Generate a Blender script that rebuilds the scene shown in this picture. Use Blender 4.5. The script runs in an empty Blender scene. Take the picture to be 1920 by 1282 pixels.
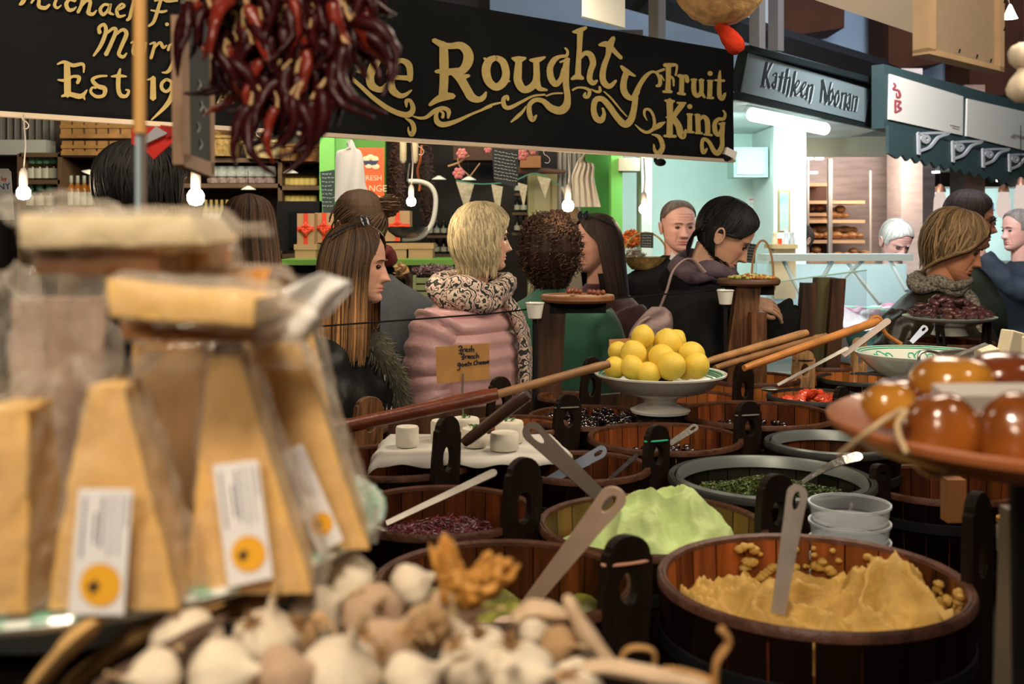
import bpy, math, random
from mathutils import Vector, Matrix, noise, Euler
random.seed(7)
PI = math.pi
SC = bpy.context.scene
COL = SC.collection
# ---------------------------------------------------------------- camera
FPX = 2000.0; CH = 1.6; HY = 430.0
cam = bpy.data.cameras.new('camera'); camo = bpy.data.objects.new('camera', cam); COL.objects.link(camo)
camo.location = (0, 0, CH); camo.rotation_euler = (PI/2, 0, 0)
cam.sensor_width = 36; cam.lens = FPX/1920*36
cam.shift_y = -(641-HY)/1920
cam.clip_start = 0.05
cam.dof.use_dof = True; cam.dof.focus_distance = 3.3; cam.dof.aperture_fstop = 5.2
SC.camera = camo
SC.view_settings.view_transform = 'Standard'; SC.view_settings.look = 'None'
SC.view_settings.gamma = 1; SC.view_settings.use_curve_mapping = False
SC.view_settings.exposure = 0.0
# ---------------------------------------------------------------- world + lights
w = bpy.data.worlds.new('world'); SC.world = w; w.use_nodes = True
w.node_tree.nodes['Background'].inputs[0].default_value = (0.55, 0.6, 0.65, 1)
w.node_tree.nodes['Background'].inputs[1].default_value = 0.05
def area(name, loc, target, size, power, color, sy=None, spread=PI):
    l = bpy.data.lights.new(name, 'AREA'); l.energy = power; l.color = color; l.size = size
    if sy: l.shape = 'RECTANGLE'; l.size_y = sy
    l.spread = spread
    o = bpy.data.objects.new(name, l); COL.objects.link(o); o.location = loc
    d = Vector(target)-Vector(loc); o.rotation_euler = d.to_track_quat('-Z', 'Y').to_euler()
    return o
def spot(name, loc, target, power, color, ang=70, r=.05):
    l = bpy.data.lights.new(name, 'SPOT'); l.energy = power; l.color = color; l.spot_size = math.radians(ang); l.spot_blend = .6; l.shadow_soft_size = r
    o = bpy.data.objects.new(name, l); COL.objects.link(o); o.location = loc
    d = Vector(target)-Vector(loc); o.rotation_euler = d.to_track_quat('-Z', 'Y').to_euler()
def point(name, loc, power, color, r=.03):
    l = bpy.data.lights.new(name, 'POINT'); l.energy = power; l.color = color; l.shadow_soft_size = r
    o = bpy.data.objects.new(name, l); COL.objects.link(o); o.location = loc
WARM = (1, .76, .50); WARM2 = (1, .84, .64); CYAN = (.72, 1, .93); WHITE = (1, .97, .93)
area('canopy_lamp_counter', (.9, 2.6, 2.95), (.5, 2.6, 1.0), .5, 25, WARM2, .7)
area('canopy_lamp_front', (-.1, .1, 2.45), (-.15, .8, 1.35), .22, 17, WARM2, .22)
area('added_fill_behind_camera', (-.45, -.55, 2.15), (-.2, .75, 1.45), .3, 9, WARM2, .3)  # unseen fill added behind the camera to brighten the shaded cheese stack
area('canopy_lamp_left', (-1.2, 2.1, 2.75), (-.4, 3.4, 1.3), .5, 17, WARM2, .4)
area('canopy_lamp_right', (2.0, 2.9, 2.75), (1.3, 3.9, 1.2), .5, 26, WARM2, .5)
spot('canopy_spot_dish', (1.0, .5, 2.4), (.5, .95, 1.4), 11, WARM2, 50)
area('added_fill_aprons', (-.5, 4.1, 2.7), (-.6, 5.6, 1.7), .4, 22, WARM2, .3)  # added fill, not a stall lamp: brightens the hanging aprons and poster
area('banner_lamp', (.9, 1.2, 2.2), (-.2, 4.0, 2.3), .5, 9, WARM2, .3)
area('stall_tube_light', (1.75, 6.35, 2.12), (1.5, 7.0, .8), .7, 9, CYAN, .2)
area('stall_wall_light', (.95, 5.9, 2.15), (1.25, 7.2, 1.7), .4, 9, CYAN, .3)
area('cafe_ceiling_light', (4.2, 10.0, 1.95), (4.2, 11.0, 1.3), 1.6, 45, (.8, 1, .95), .4)
area('bakery_light', (2.6, 7.7, 2.1), (2.6, 8.6, 1.4), .6, 13, (1, .83, .70), .5)
area('awning_light', (2.3, 5.2, 3.2), (3.2, 7.2, 2.3), .6, 95, (.95, .97, 1), .5)
area('hall_roof_light', (3.0, 7.0, 4.6), (2.4, 9.5, 3.2), 2.0, 62, (.7, .82, 1), 1.2)
area('shop_light_left', (-1.9, 5.6, 2.75), (-1.9, 7.0, 1.7), 1.0, 21, (1, .82, .6), .4)
area('shop_light_middle', (-.1, 5.4, 2.75), (0, 7.0, 1.6), .8, 12, (1, .88, .62), .4)
area('green_frame_light', (-1.0, 5.0, 2.6), (-1.0, 6.0, 2.0), .4, 7, (1, .95, .8), .3)
# ---------------------------------------------------------------- materials
MC = {}
def nt(m):
    m.use_nodes = True; return m.node_tree
def mat(name, col, rough=.5, metal=0, var=0, vs=8, bump=0, bs=40, spec=.5, stretch=None, col2=None, sheen=0, coat=0, sss=0, attr=False, alpha=None, trans=0, ior=1.45, dist=0, emi=0, wave=0, obj=True, aniso=0):
    if name in MC: return MC[name]
    m = bpy.data.materials.new(name); t = nt(m); N = t.nodes; L = t.links
    b = N['Principled BSDF']
    c = (*col, 1) if len(col) == 3 else col
    b.inputs['Base Color'].default_value = c
    b.inputs['Roughness'].default_value = rough; b.inputs['Metallic'].default_value = metal
    b.inputs['Specular IOR Level'].default_value = spec; b.inputs['IOR'].default_value = ior
    b.inputs['Coat Weight'].default_value = coat; b.inputs['Coat Roughness'].default_value = .08
    b.inputs['Sheen Weight'].default_value = sheen
    b.inputs['Transmission Weight'].default_value = trans
    if sss:
        b.inputs['Subsurface Weight'].default_value = sss; b.inputs['Subsurface Radius'].default_value = (1, .4, .2); b.inputs['Subsurface Scale'].default_value = .006
    if emi:
        b.inputs['Emission Color'].default_value = c; b.inputs['Emission Strength'].default_value = emi
    src = None
    if var or col2 or bump or wave:
        tc = N.new('ShaderNodeTexCoord'); mp = N.new('ShaderNodeMapping'); L.new(tc.outputs['Object'], mp.inputs[0])
        if stretch: mp.inputs['Scale'].default_value = stretch
        vec = mp.outputs[0]
    if col2 or var:
        n = N.new('ShaderNodeTexNoise'); n.inputs['Scale'].default_value = vs; n.inputs['Detail'].default_value = 6; n.inputs['Distortion'].default_value = dist
        L.new(vec, n.inputs[0])
        r = N.new('ShaderNodeValToRGB'); r.color_ramp.elements[0].position = .32; r.color_ramp.elements[1].position = .68
        c2 = col2 if col2 else tuple(x*(1-var) for x in col[:3])
        r.color_ramp.elements[0].color = (*c2, 1); r.color_ramp.elements[1].color = c
        L.new(n.outputs[0], r.inputs[0]); src = r.outputs[0]
    if attr:
        a = N.new('ShaderNodeAttribute'); a.attribute_name = 'Col'
        mx = N.new('ShaderNodeMix'); mx.data_type = 'RGBA'; mx.blend_type = 'MULTIPLY'; mx.inputs[0].default_value = 1
        L.new(a.outputs[0], mx.inputs[6])
        if src: L.new(src, mx.inputs[7])
        else: mx.inputs[7].default_value = c
        src = mx.outputs[2]
    if src: L.new(src, b.inputs['Base Color'])
    if bump or wave:
        bp = N.new('ShaderNodeBump'); bp.inputs['Strength'].default_value = min(1, bump or wave); bp.inputs['Distance'].default_value = .004
        n2 = N.new('ShaderNodeTexNoise'); n2.inputs['Scale'].default_value = bs; n2.inputs['Detail'].default_value = 4
        L.new(vec, n2.inputs[0]); L.new(n2.outputs[0], bp.inputs['Height']); L.new(bp.outputs[0], b.inputs['Normal'])
    MC[name] = m; return m
def emit(name, col, s):
    if name in MC: return MC[name]
    m = bpy.data.materials.new(name); t = nt(m); t.nodes.clear()
    e = t.nodes.new('ShaderNodeEmission'); e.inputs[0].default_value = (*col, 1); e.inputs[1].default_value = s
    o = t.nodes.new('ShaderNodeOutputMaterial'); t.links.new(e.outputs[0], o.inputs[0]); MC[name] = m; return m
def film(name, col=(.9, .9, .9), a=.3, rough=.2, spec=.8, scale=30, bump=1.0, milk=.5):
    """thin plastic film or pane: transparent mixed with a soft white reflective layer"""
    if name in MC: return MC[name]
    m = bpy.data.materials.new(name); t = nt(m); N = t.nodes; L = t.links; N.clear()
    tr = N.new('ShaderNodeBsdfTransparent'); gl = N.new('ShaderNodeBsdfGlossy'); gl.inputs['Roughness'].default_value = rough
    df = N.new('ShaderNodeBsdfPrincipled'); df.inputs['Base Color'].default_value = (*col, 1); df.inputs['Roughness'].default_value = rough; df.inputs['Specular IOR Level'].default_value = spec
    m1 = N.new('ShaderNodeMixShader'); lw = N.new('ShaderNodeLayerWeight'); lw.inputs[0].default_value = .35
    ad = N.new('ShaderNodeMath'); ad.operation = 'MULTIPLY_ADD'; ad.inputs[1].default_value = milk; ad.inputs[2].default_value = a; ad.use_clamp = True
    L.new(lw.outputs['Facing'], ad.inputs[0]); L.new(ad.outputs[0], m1.inputs[0])
    L.new(tr.outputs[0], m1.inputs[1]); L.new(df.outputs[0], m1.inputs[2])
    if bump:
        tc = N.new('ShaderNodeTexCoord'); n = N.new('ShaderNodeTexNoise'); n.inputs['Scale'].default_value = scale; n.inputs['Detail'].default_value = 3; n.inputs['Distortion'].default_value = 1.5
        bp = N.new('ShaderNodeBump'); bp.inputs['Strength'].default_value = bump; bp.inputs['Distance'].default_value = .006
        L.new(tc.outputs['Object'], n.inputs[0]); L.new(n.outputs[0], bp.inputs['Height']); L.new(bp.outputs[0], df.inputs['Normal'])
    o = N.new('ShaderNodeOutputMaterial'); L.new(m1.outputs[0], o.inputs[0]); MC[name] = m; return m
# ---------------------------------------------------------------- geometry helpers
def W(px, py, D): return Vector(((px-960)/FPX*D, D, CH-(py-HY)/FPX*D))
class MB:
    def __init__(s): s.v = []; s.f = []; s.c = []; s.col = None
    def add(s, vs, fs, col=None):
        o = len(s.v); s.v += [tuple(p) for p in vs]; s.f += [tuple(i+o for i in f) for f in fs]
        s.c += [col or (1, 1, 1)]*len(vs)
        return s
    def box(s, c, d, rot=None, col=None, taper=1):
        c = Vector(c); R = Euler(rot).to_matrix() if rot else Matrix.Identity(3)
        vs = []
        for z in (-1, 1):
            k = taper if z > 0 else 1
            for x, y in ((-1, -1), (1, -1), (1, 1), (-1, 1)):
                vs.append(c + R @ Vector((x*d[0]/2*k, y*d[1]/2*k, z*d[2]/2)))
        return s.add(vs, [(0, 3, 2, 1), (4, 5, 6, 7), (0, 1, 5, 4), (1, 2, 6, 5), (2, 3, 7, 6), (3, 0, 4, 7)], col)
    def grid(s, rows, closed=True, caps=True, col=None):
        n = len(rows[0]); vs = [p for r in rows for p in r]; fs = []
        for i in range(len(rows)-1):
            for j in range(n if closed else n-1):
                k = (j+1) % n
                fs.append((i*n+j, i*n+k, (i+1)*n+k, (i+1)*n+j))
        if caps and closed:
            fs.append(tuple(reversed(range(n)))); b = (len(rows)-1)*n; fs.append(tuple(b+j for j in range(n)))
        return s.add(vs, fs, col)
    def lathe(s, prof, c=(0, 0, 0), n=32, col=None, caps=True, sx=1, sy=1, fn=None):
        rows = []
        for r, z in prof:
            row = []
            for j in range(n):
                a = 2*PI*j/n; q = fn(a, z) if fn else 1
                row.append((c[0]+r*q*sx*math.cos(a), c[1]+r*q*sy*math.sin(a), c[2]+z))
            rows.append(row)
        return s.grid(rows, True, caps, col)
    def tube(s, pts, r, n=8, col=None, flat=1.0, caps=True, up=None):
        pts = [Vector(p) for p in pts]; m = len(pts)
        if not hasattr(r, '__len__'): r = [r]*m
        rows = []; prev = None
        for i, p in enumerate(pts):
            t = (pts[min(i+1, m-1)]-pts[max(i-1, 0)])
            t = t.normalized() if t.length > 1e-9 else Vector((0, 0, 1))
            if prev is None:
                u = Vector(up) if up else (Vector((0, 0, 1)) if abs(t.z) < .9 else Vector((1, 0, 0)))
            else: u = prev
            a = (u - t*u.dot(t))
            a = a.normalized() if a.length > 1e-6 else t.orthogonal().normalized()
            b = t.cross(a); prev = a
            rows.append([p + (a*math.cos(2*PI*j/n)*flat + b*math.sin(2*PI*j/n))*r[i] for j in range(n)])
        return s.grid(rows, True, caps, col)
    def ell(s, c, r, n=16, m=10, rot=None, col=None, fn=None):
        c = Vector(c); R = Euler(rot).to_matrix() if rot else None; rows = []
        for i in range(m+1):
            th = PI*i/m; th = max(.02, min(PI-.02, th)); row = []
            for j in range(n):
                a = 2*PI*j/n
                d = Vector((math.sin(th)*math.cos(a), math.sin(th)*math.sin(a), -math.cos(th)))
                q = fn(d) if fn else 1
                p = Vector((d.x*r[0], d.y*r[1], d.z*r[2]))*q
                row.append(c + (R @ p if R else p))
            rows.append(row)
        return s.grid(rows, True, True, col)
    def prism(s, poly, org, ux, uy, th, col=None):
        """extrude 2D polygon; ux, uy plane axes, th thickness vector"""
        org, ux, uy, th = map(Vector, (org, ux, uy, th)); n = len(poly)
        a = [org+ux*x+uy*y for x, y in poly]; b = [p+th for p in a]
        fs = [tuple(range(n)), tuple(reversed(range(n, 2*n)))]
        fs += [(i, n+i, n+(i+1) % n, (i+1) % n) for i in range(n)]
        return s.add(a+b, fs, col)
    def mesh(s, name, m, smooth=True, ang=None):
        me = bpy.data.meshes.new(name); me.from_pydata(s.v, [], s.f)
        import bmesh
        bm = bmesh.new(); bm.from_mesh(me); bmesh.ops.recalc_face_normals(bm, faces=bm.faces); bm.to_mesh(me); bm.free()
        if any(c != (1, 1, 1) for c in s.c):
            at = me.color_attributes.new('Col', 'FLOAT_COLOR', 'POINT')
            for i, c in enumerate(s.c): at.data[i].color = (*c, 1)
        if m: me.materials.append(m)
        if smooth:
            me.polygons.foreach_set('use_smooth', [True]*len(me.polygons))
            try: me.set_sharp_from_angle(angle=math.radians(ang or 40))
            except Exception: pass
        return me
def link(name, me, parent=None):
    o = bpy.data.objects.new(name, me); COL.objects.link(o)
    if parent: o.parent = parent
    return o
def obj(name, mb, m, parent=None, smooth=True, ang=None):
    return link(name, mb.mesh(name, m, smooth, ang), parent)
def tag(o, label, cat, group=None):
    o['label'] = label; o['category'] = cat
    if group: o['group'] = group
    return o
def thing(name, label, cat, loc=(0, 0, 0), rz=0, group=None, rot=None):
    o = bpy.data.objects.new(name, None); COL.objects.link(o); o.location = loc
    o.rotation_euler = rot if rot else (0, 0, rz); o.empty_display_size = .05
    return tag(o, label, cat, group)
def struct(name, mb, m, smooth=False):
    o = obj(name, mb, m, None, smooth); o['kind'] = 'structure'; return o
def dup(root, loc, rot=None, label=None, group=None, scale=None):
    r = root.copy(); COL.objects.link(r); r.location = loc
    if rot is not None: r.rotation_euler = rot
    if scale: r.scale = (scale,)*3 if not hasattr(scale, '__len__') else scale
    if label: r['label'] = label
    if group: r['group'] = group
    for ch in list(root.children):
        c = ch.copy(); COL.objects.link(c); c.parent = r
        for g in ch.children:
            d = g.copy(); COL.objects.link(d); d.parent = c
    return r
def cr(P, k=8):
    """catmull-rom through points of any dimension"""
    P = [tuple(p) for p in P]; out = []
    if len(P) < 3:
        if len(P) == 2: return [tuple(a+(b-a)*i/k for a, b in zip(*P)) for i in range(k+1)]
        return P
    for i in range(len(P)-1):
        p0 = P[max(i-1, 0)]; p1 = P[i]; p2 = P[i+1]; p3 = P[min(i+2, len(P)-1)]
        for j in range(k):
            t = j/k
            out.append(tuple(.5*((2*b)+(-a+c)*t+(2*a-5*b+4*c-d)*t*t+(-a+3*b-3*c+d)*t**3) for a, b, c, d in zip(p0, p1, p2, p3)))
    out.append(P[-1]); return out
def interp(tab, x):
    if x >= tab[0][0]: return tab[0][1:]
    if x <= tab[-1][0]: return tab[-1][1:]
    for a, b in zip(tab, tab[1:]):
        if a[0] >= x >= b[0]:
            t = (a[0]-x)/(a[0]-b[0]+1e-12); t = t
            return tuple(p+(q-p)*t for p, q in zip(a[1:], b[1:]))
class Plane:
    """a vertical sign plane through two ground-plan points; gives metres along it for a measured sight line"""
    def __init__(s, a, b):
        s.o = Vector((a[0], a[1], 0)); s.u = (Vector((b[0], b[1], 0))-s.o).normalized(); s.n = Vector((s.u.y, -s.u.x, 0))
    def uv(s, px, py):
        d = Vector(((px-960)/FPX, 1, -(py-HY)/FPX)); c = Vector((0, 0, CH))
        t = (s.o-c).dot(s.n)/d.dot(s.n); p = c+d*t
        return ((p-s.o).dot(s.u), p.z)
    def at(s, u, z, out=0): return s.o+s.u*u+s.n*out+Vector((0, 0, z))
def ribbon(mb, pl, pts, out, th, k=6):
    """pts (px,py,width px) -> a flat painted/cut stroke of thickness th lying on plane pl"""
    P = cr(pts, k); L = []; R = []
    for i, (x, y, w_) in enumerate(P):
        a = P[max(i-1, 0)]; b = P[min(i+1, len(P)-1)]
        dx, dy = b[0]-a[0], b[1]-a[1]; l = math.hypot(dx, dy) or 1
        nx, ny = -dy/l, dx/l; h = max(w_, .6)/2
        L.append((x+nx*h, y+ny*h)); R.append((x-nx*h, y-ny*h))
    def cap(i, j):
        x, y, w_ = P[i]; x2, y2, _ = P[j]; dx, dy = x-x2, y-y2; l = math.hypot(dx, dy) or 1
        return (x+dx/l*w_*.38, y+dy/l*w_*.38)
    sec = [[L[i], R[i]] for i in range(len(P))]
    vs = []; fs = []
    def V(p, o): u, z = pl.uv(*p); return pl.at(u, z, o)
    for a, b in sec: vs += [V(a, out), V(b, out), V(a, out+th), V(b, out+th)]
    n = len(sec)
    for i in range(n-1):
        o = i*4; q = o+4
        fs += [(o+2, o+3, q+3, q+2), (o, q, q+1, o+1), (o, o+2, q+2, q), (o+1, q+1, q+3, o+3)]
    for i, j in ((0, 1), (n-1, n-2)):
        c = cap(i, j); vs += [V(c, out), V(c, out+th)]; e = len(vs)-2; o = i*4
        fs += [(o+2, e+1, o+3), (o, o+1, e), (o, e, e+1, o+2), (o+1, o+3, e+1, e)]
    mb.add(vs, fs)
def strokes(mb, pl, ox, oy, s, lst, out=.004, th=.003):
    for n_, st in enumerate(lst):
        out += .00007
        if len(st) == 1:
            u, v, w_ = st[0]; x, y, r = ox+u/s, oy+v/s, w_/s/2
            poly = []
            for i in range(14):
                a = 2*PI*i/14; poly.append(pl.uv(x+r*math.cos(a), y+r*math.sin(a)))
            mb.prism(poly, pl.at(0, 0, out), pl.u, (0, 0, 1), pl.n*th)
        else: ribbon(mb, pl, [(ox+u/s, oy+v/s, w_/s) for u, v, w_ in st], out, th)
def text(name, s, size, loc, rot, m, parent=None, ext=.001, align='CENTER'):
    """painted lettering: text curve turned to mesh"""
    cu = bpy.data.curves.new(name, 'FONT'); cu.body = s; cu.size = size; cu.extrude = ext; cu.align_x = align; cu.align_y = 'CENTER'
    t = bpy.data.objects.new(name, cu); COL.objects.link(t)
    dg = bpy.context.evaluated_depsgraph_get(); me = bpy.data.meshes.new_from_object(t.evaluated_get(dg))
    bpy.data.objects.remove(t); me.materials.clear(); me.materials.append(m)
    o = link(name, me, parent); o.location = loc; o.rotation_euler = rot; return o
# ================================================================ materials list
wood_in = mat('stave_wood', (.30, .085, .020), .45, spec=.25, var=.85, vs=20, stretch=(1, 1, .12), bump=.5, bs=60, attr=True, dist=1)
wood_out = mat('shaded_outer_wood', (.012, .005, .003), .7, spec=.06, var=.6, vs=12, stretch=(1, 1, .15), bump=.5, bs=50, attr=True)  # near-black: shadow on the tubs' outsides is put into the wood colour
wood_lit = mat('orange_lit_wood', (.60, .20, .045), .42, var=.5, vs=14, stretch=(1, 1, .12), bump=.5, bs=60, attr=True)  # lit copy of the tub wood: orange light painted into its colour
wood_rim = mat('rim_wood', (.10, .04, .022), .42, spec=.22, var=.5, vs=25, bump=.6, bs=90)
wood_ear = mat('dark_ear_wood', (.016, .009, .006), .45, spec=.15, var=.6, vs=10, stretch=(3, 3, .3), bump=.6, bs=50)
wood_earb = mat('brown_ear_wood', (.20, .085, .03), .42, var=.8, vs=12, stretch=(3, 3, .35), bump=.6, bs=50, dist=2)
wood_earl = mat('light_ear_wood', (.50, .28, .12), .5, var=.6, vs=12, stretch=(3, 3, .35), bump=.6, bs=50, dist=2)
black_rim = mat('dark_metal_rim', (.030, .032, .030), .5, spec=.3, var=.4, vs=40)
table_m = mat('counter_dark', (.012, .009, .008), .7, spec=.15, var=.4)
post_m = mat('post_wood', (.085, .036, .018), .45, var=.7, vs=8, stretch=(4, 4, .3), bump=.5, bs=50)
tan_w = mat('tan_stick', (.52, .27, .11), .45, var=.4, vs=12, bump=.3, bs=80)
red_w = mat('redbrown_stick', (.20, .05, .022), .35, var=.5, vs=10, bump=.3, bs=80)
or_w = mat('orange_stick', (.62, .25, .065), .38, var=.35, vs=10, bump=.3, bs=80)
steel = mat('spoon_steel', (.62, .60, .56), .28, metal=1, var=.15, vs=60, bump=.2, bs=120)
steel_d = mat('dull_steel', (.30, .28, .25), .45, metal=.85, var=.3, vs=30)
gold = mat('gold_paint', (.46, .34, .115), .6, var=.12, vs=40)
board_black = mat('banner_black', (.008, .009, .010), .8, spec=.12, var=.35, vs=4, bump=.6, bs=9)
white_c = mat('glazed_white', (.78, .76, .70), .18, var=.04, vs=10, coat=.3)
green_g = mat('green_glaze', (.05, .33, .22), .25)
cheese_m = mat('cheese_paste', (.76, .465, .155), .55, var=.16, vs=25, bump=.4, bs=60, sss=.3)
rind_m = mat('cheese_rind', (.60, .26, .05), .5, var=.45, vs=18, bump=.5, bs=70)
label_w = mat('label_paper', (.80, .78, .78), .5)
ink = mat('black_ink', (.02, .02, .025), .5)
orange_p = mat('orange_print', (.85, .42, .03), .5)
film_m = film('clear_plastic_bag', (.94, .84, .70), .05, .14, 1.0, 26, 1.0, .42)
film_w = film('milky_plastic', (.85, .84, .82), .45, .25, 1.0, 18, 1.0, .5)
glass_m = film('counter_glass', (.03, .035, .03), .05, .03, .6, 1, 0, .25)
case_glass = film('case_glass', (.55, .75, .75), .10, .05, .7, 1, 0, .25)
black_m = mat('matt_black', (.010, .010, .011), .7, spec=.15)
string_m = mat('raffia', (.62, .45, .25), .7, var=.3, vs=60)
# ================================================================ structure
mb = MB().box((1.5, 5, -.05), (16, 14, .1)); struct('floor', mb, mat('stone_floor', (.16, .145, .13), .35, var=.4, vs=3))
mb = MB().box((1.5, 5, 4.95), (16, 14, .1)); struct('ceiling', mb, mat('roof_dark', (.03, .03, .035), .8))
mb = MB().box((1.5, 12.0, 2.45), (16, .1, 5)); struct('wall_back', mb, mat('hall_blue', (.20, .27, .36), .8, var=.15, vs=2))
mb = MB().box((-6.5, 5, 2.45), (.1, 14, 5)); struct('wall_left', mb, mat('hall_grey', (.10, .10, .10), .8))
mb = MB().box((9.5, 5, 2.45), (.1, 14, 5)); struct('wall_right', mb, mat('hall_grey2', (.10, .11, .12), .8))
# shop back wall (left), side wall of the grocery, butcher wall
mb = MB().box((-2.3, 7.35, 1.5), (2.5, .1, 3.0)); struct('wall_shop_left', mb, mat('shop_wall', (.075, .06, .05), .8, var=.2))
mb = MB().box((-.25, 8.6, 1.6), (2.6, .1, 3.2)); struct('wall_shop_middle', mb, mat('shop_wall_dark', (.035, .028, .02), .8, var=.3))
mb = MB().box((1.27, 7.25, 1.15), (1.1, .1, 2.3)); struct('wall_butcher', mb, mat('butcher_wall', (.62, .78, .74), .55, var=.05))
mb = MB().box((1.72, 6.9, 1.12), (.20, .6, 2.24)); mb.box((.78, 6.3, 1.12), (.06, .25, 2.24)); struct('wall_butcher_pillar', mb, mat('butcher_white', (.72, .78, .76), .5, var=.05))
mb = MB().prism([(1.05, 5.35), (1.125, 5.38), (2.37, 6.95), (2.37, 8.2), (.7, 8.2), (.7, 5.6)], (0, 0, 2.245), (1, 0, 0), (0, 1, 0), (0, 0, .05)); struct('ceiling_butcher', mb, mat('soffit_white', (.66, .74, .72), .6))
mb = MB().box((2.30, 7.55, 2.185), (.68, .06, .14)); struct('wall_bulkhead', mb, mat('cream_bulkhead', (.62, .55, .38), .6))
tile = mat('pinkish_tile', (.40, .30, .26), .45, var=.35, vs=7, stretch=(.6, 1, 4), bump=.3, bs=20)
mb = MB().box((2.78, 8.7, 1.12), (1.3, .1, 2.24)); struct('wall_bakery', mb, tile)
mb = MB().box((2.98, 8.1, 1.4), (.16, .3, 2.8)); struct('wall_tiled_pillar', mb, mat('pillar_tile', (.62, .50, .46), .4, var=.2, vs=6, stretch=(1, 1, 5)))
mb = MB().box((3.84, 9.0, 1.4), (.17, .3, 2.8)); struct('wall_brick_pillar', mb, mat('brick_pillar', (.36, .22, .17), .6, var=.4, vs=10, stretch=(1, 1, 4)))
mb = MB().box((4.3, 11.0, 1.5), (4.0, .1, 3.0)); struct('wall_cafe', mb, mat('cafe_wall', (.66, .78, .76), .6, var=.06))
mb = MB().box((4.3, 10.2, 2.07), (3.2, .4, .14)); struct('trim_1', mb, mat('cafe_dark_beam', (.10, .07, .06), .7))
mb = MB().box((3.9, 9.3, 2.16), (3.0, 1.2, .06)); struct('ceiling_cafe', mb, mat('pink_soffit', (.55, .42, .38), .6))
# upper hall: blue-grey wall with brown beams, roof truss
mb = MB().box((3.0, 9.7, 3.75), (6.4, .1, 2.3)); struct('wall_upper', mb, mat('upper_blue', (.24, .32, .42), .8, var=.15, vs=1.5))
mb = MB().box((.30, 9.9, 3.6), (2.4, .1, 2.6)); struct('wall_upper_left', mb, mat('upper_dark', (.035, .03, .03), .8))
brn = mat('brown_beam', (.055, .020, .010), .7, spec=.1, var=.3, vs=4)
def boxthing(name, label, cat, c, d, m, rot=None, group=None):
    mb = MB().box((0, 0, 0), d); o = obj(name, mb, m, None, False); o.location = c
    if rot: o.rotation_euler = rot
    return tag(o, label, cat, group)
def ipoly(name, label, cat, pts, D, th, m, group=None):
    """solid board standing at distance D with outline measured from the photo"""
    P = [W(x, y, D) for x, y in pts]; c = sum(P, Vector())/len(P)
    mb = MB().prism([(p.x-c.x, p.z-c.z) for p in P], (0, 0, 0), (1, 0, 0), (0, 0, 1), (0, th, 0))
    o = obj(name, mb, m, None, False); o.location = c; return tag(o, label, cat, group)
ipoly('roof_board', 'brown timber board high on the grey-blue wall beside the lantern', 'board', [(1468, -60), (1585, -60), (1583, 52), (1478, 68), (1466, 58)], 8.9, .5, brn)
ipoly('roof_board', 'dark brown timber board between blue-grey wall sections above the white cafe sign', 'board', [(1665, -60), (1790, -60), (1768, 118), (1690, 128), (1666, 118)], 8.9, .5, brn)
ipoly('roof_board', 'dark brown timber board at top right edge behind the spotlight', 'board', [(1818, -60), (1990, -60), (1990, 170), (1850, 180), (1818, 172)], 8.9, .5, brn)
# long dark truss above the shop signs
def bar(p, q, r, n=4): return MB().tube([p, q], r, n)
mb = bar(W(1090, -35, 6.0), W(1660, 132, 8.2), .085); o = obj('roof_beam', mb, black_m, None, False); tag(o, 'long black roof beam running down behind the gold-lettered banner and grey shop sign', 'beam')
for x, D in ((1232, 6.2), (1420, 6.6), (1455, 6.8)):
    mb = bar(W(x, -60, D), W(x, 90 if x < 1300 else 96, D), .05); o = obj('roof_strut', mb, mat('strut_brown', (.09, .08, .075), .7), None, False)
    tag(o, {1232: 'grey upright strut above the word ending in ty on the banner', 1420: 'upright strut left of two above the grey shop sign', 1455: 'upright strut right of two above the grey shop sign'}[x], 'strut')
ipoly('ceiling_board', 'small white panel on top edge above the black banner', 'panel', [(1092, -30), (1172, -30), (1172, 52), (1092, 30)], 5.6, .05, mat('panel_white', (.50, .48, .44), .6))
ipoly('wall_panel', 'pale blue-white panel between the lantern and the brown roof board', 'panel', [(1300, -60), (1464, -60), (1464, 72), (1300, 20)], 9.2, .05, mat('panel_blue', (.50, .55, .62), .7))
# ================================================================ main banner
A = (-1.50, 2.86); B = (1.045, 5.02)
ban = Plane(W(-60, 0, 2.87).xy, W(1376, 0, 5.02).xy)
# keep the measured sign line: direction (1.2, 1)
ban = Plane((1.044-1.202*2.2, 5.02-2.2), (1.044, 5.02))
bt = thing('shop_banner', 'large black shop banner with curly gold lettering reading The Roughty Fruit King', 'sign', ban.at(0, 0, 0))
b0 = ban.o.copy()
class LP:  # local version of a plane relative to the banner's empty
    pass
def local_plane(pl, o):
    q = Plane((pl.o.x, pl.o.y), (pl.o.x+pl.u.x, pl.o.y+pl.u.y)); q.uv = pl.uv
    q.at = lambda u, z, out=0, pl=pl, o=o: pl.at(u, z, out)-Vector(o)
    return q
bl = local_plane(ban, ban.o)
def bpt(px, py): return ban.uv(px, py)
zb0 = ban.uv(0, 210)[1]; zt = ban.uv(1376, 95)[1]; uR = ban.uv(1376, 200)[0]; uL = ban.uv(-260, 200)[0]
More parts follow.
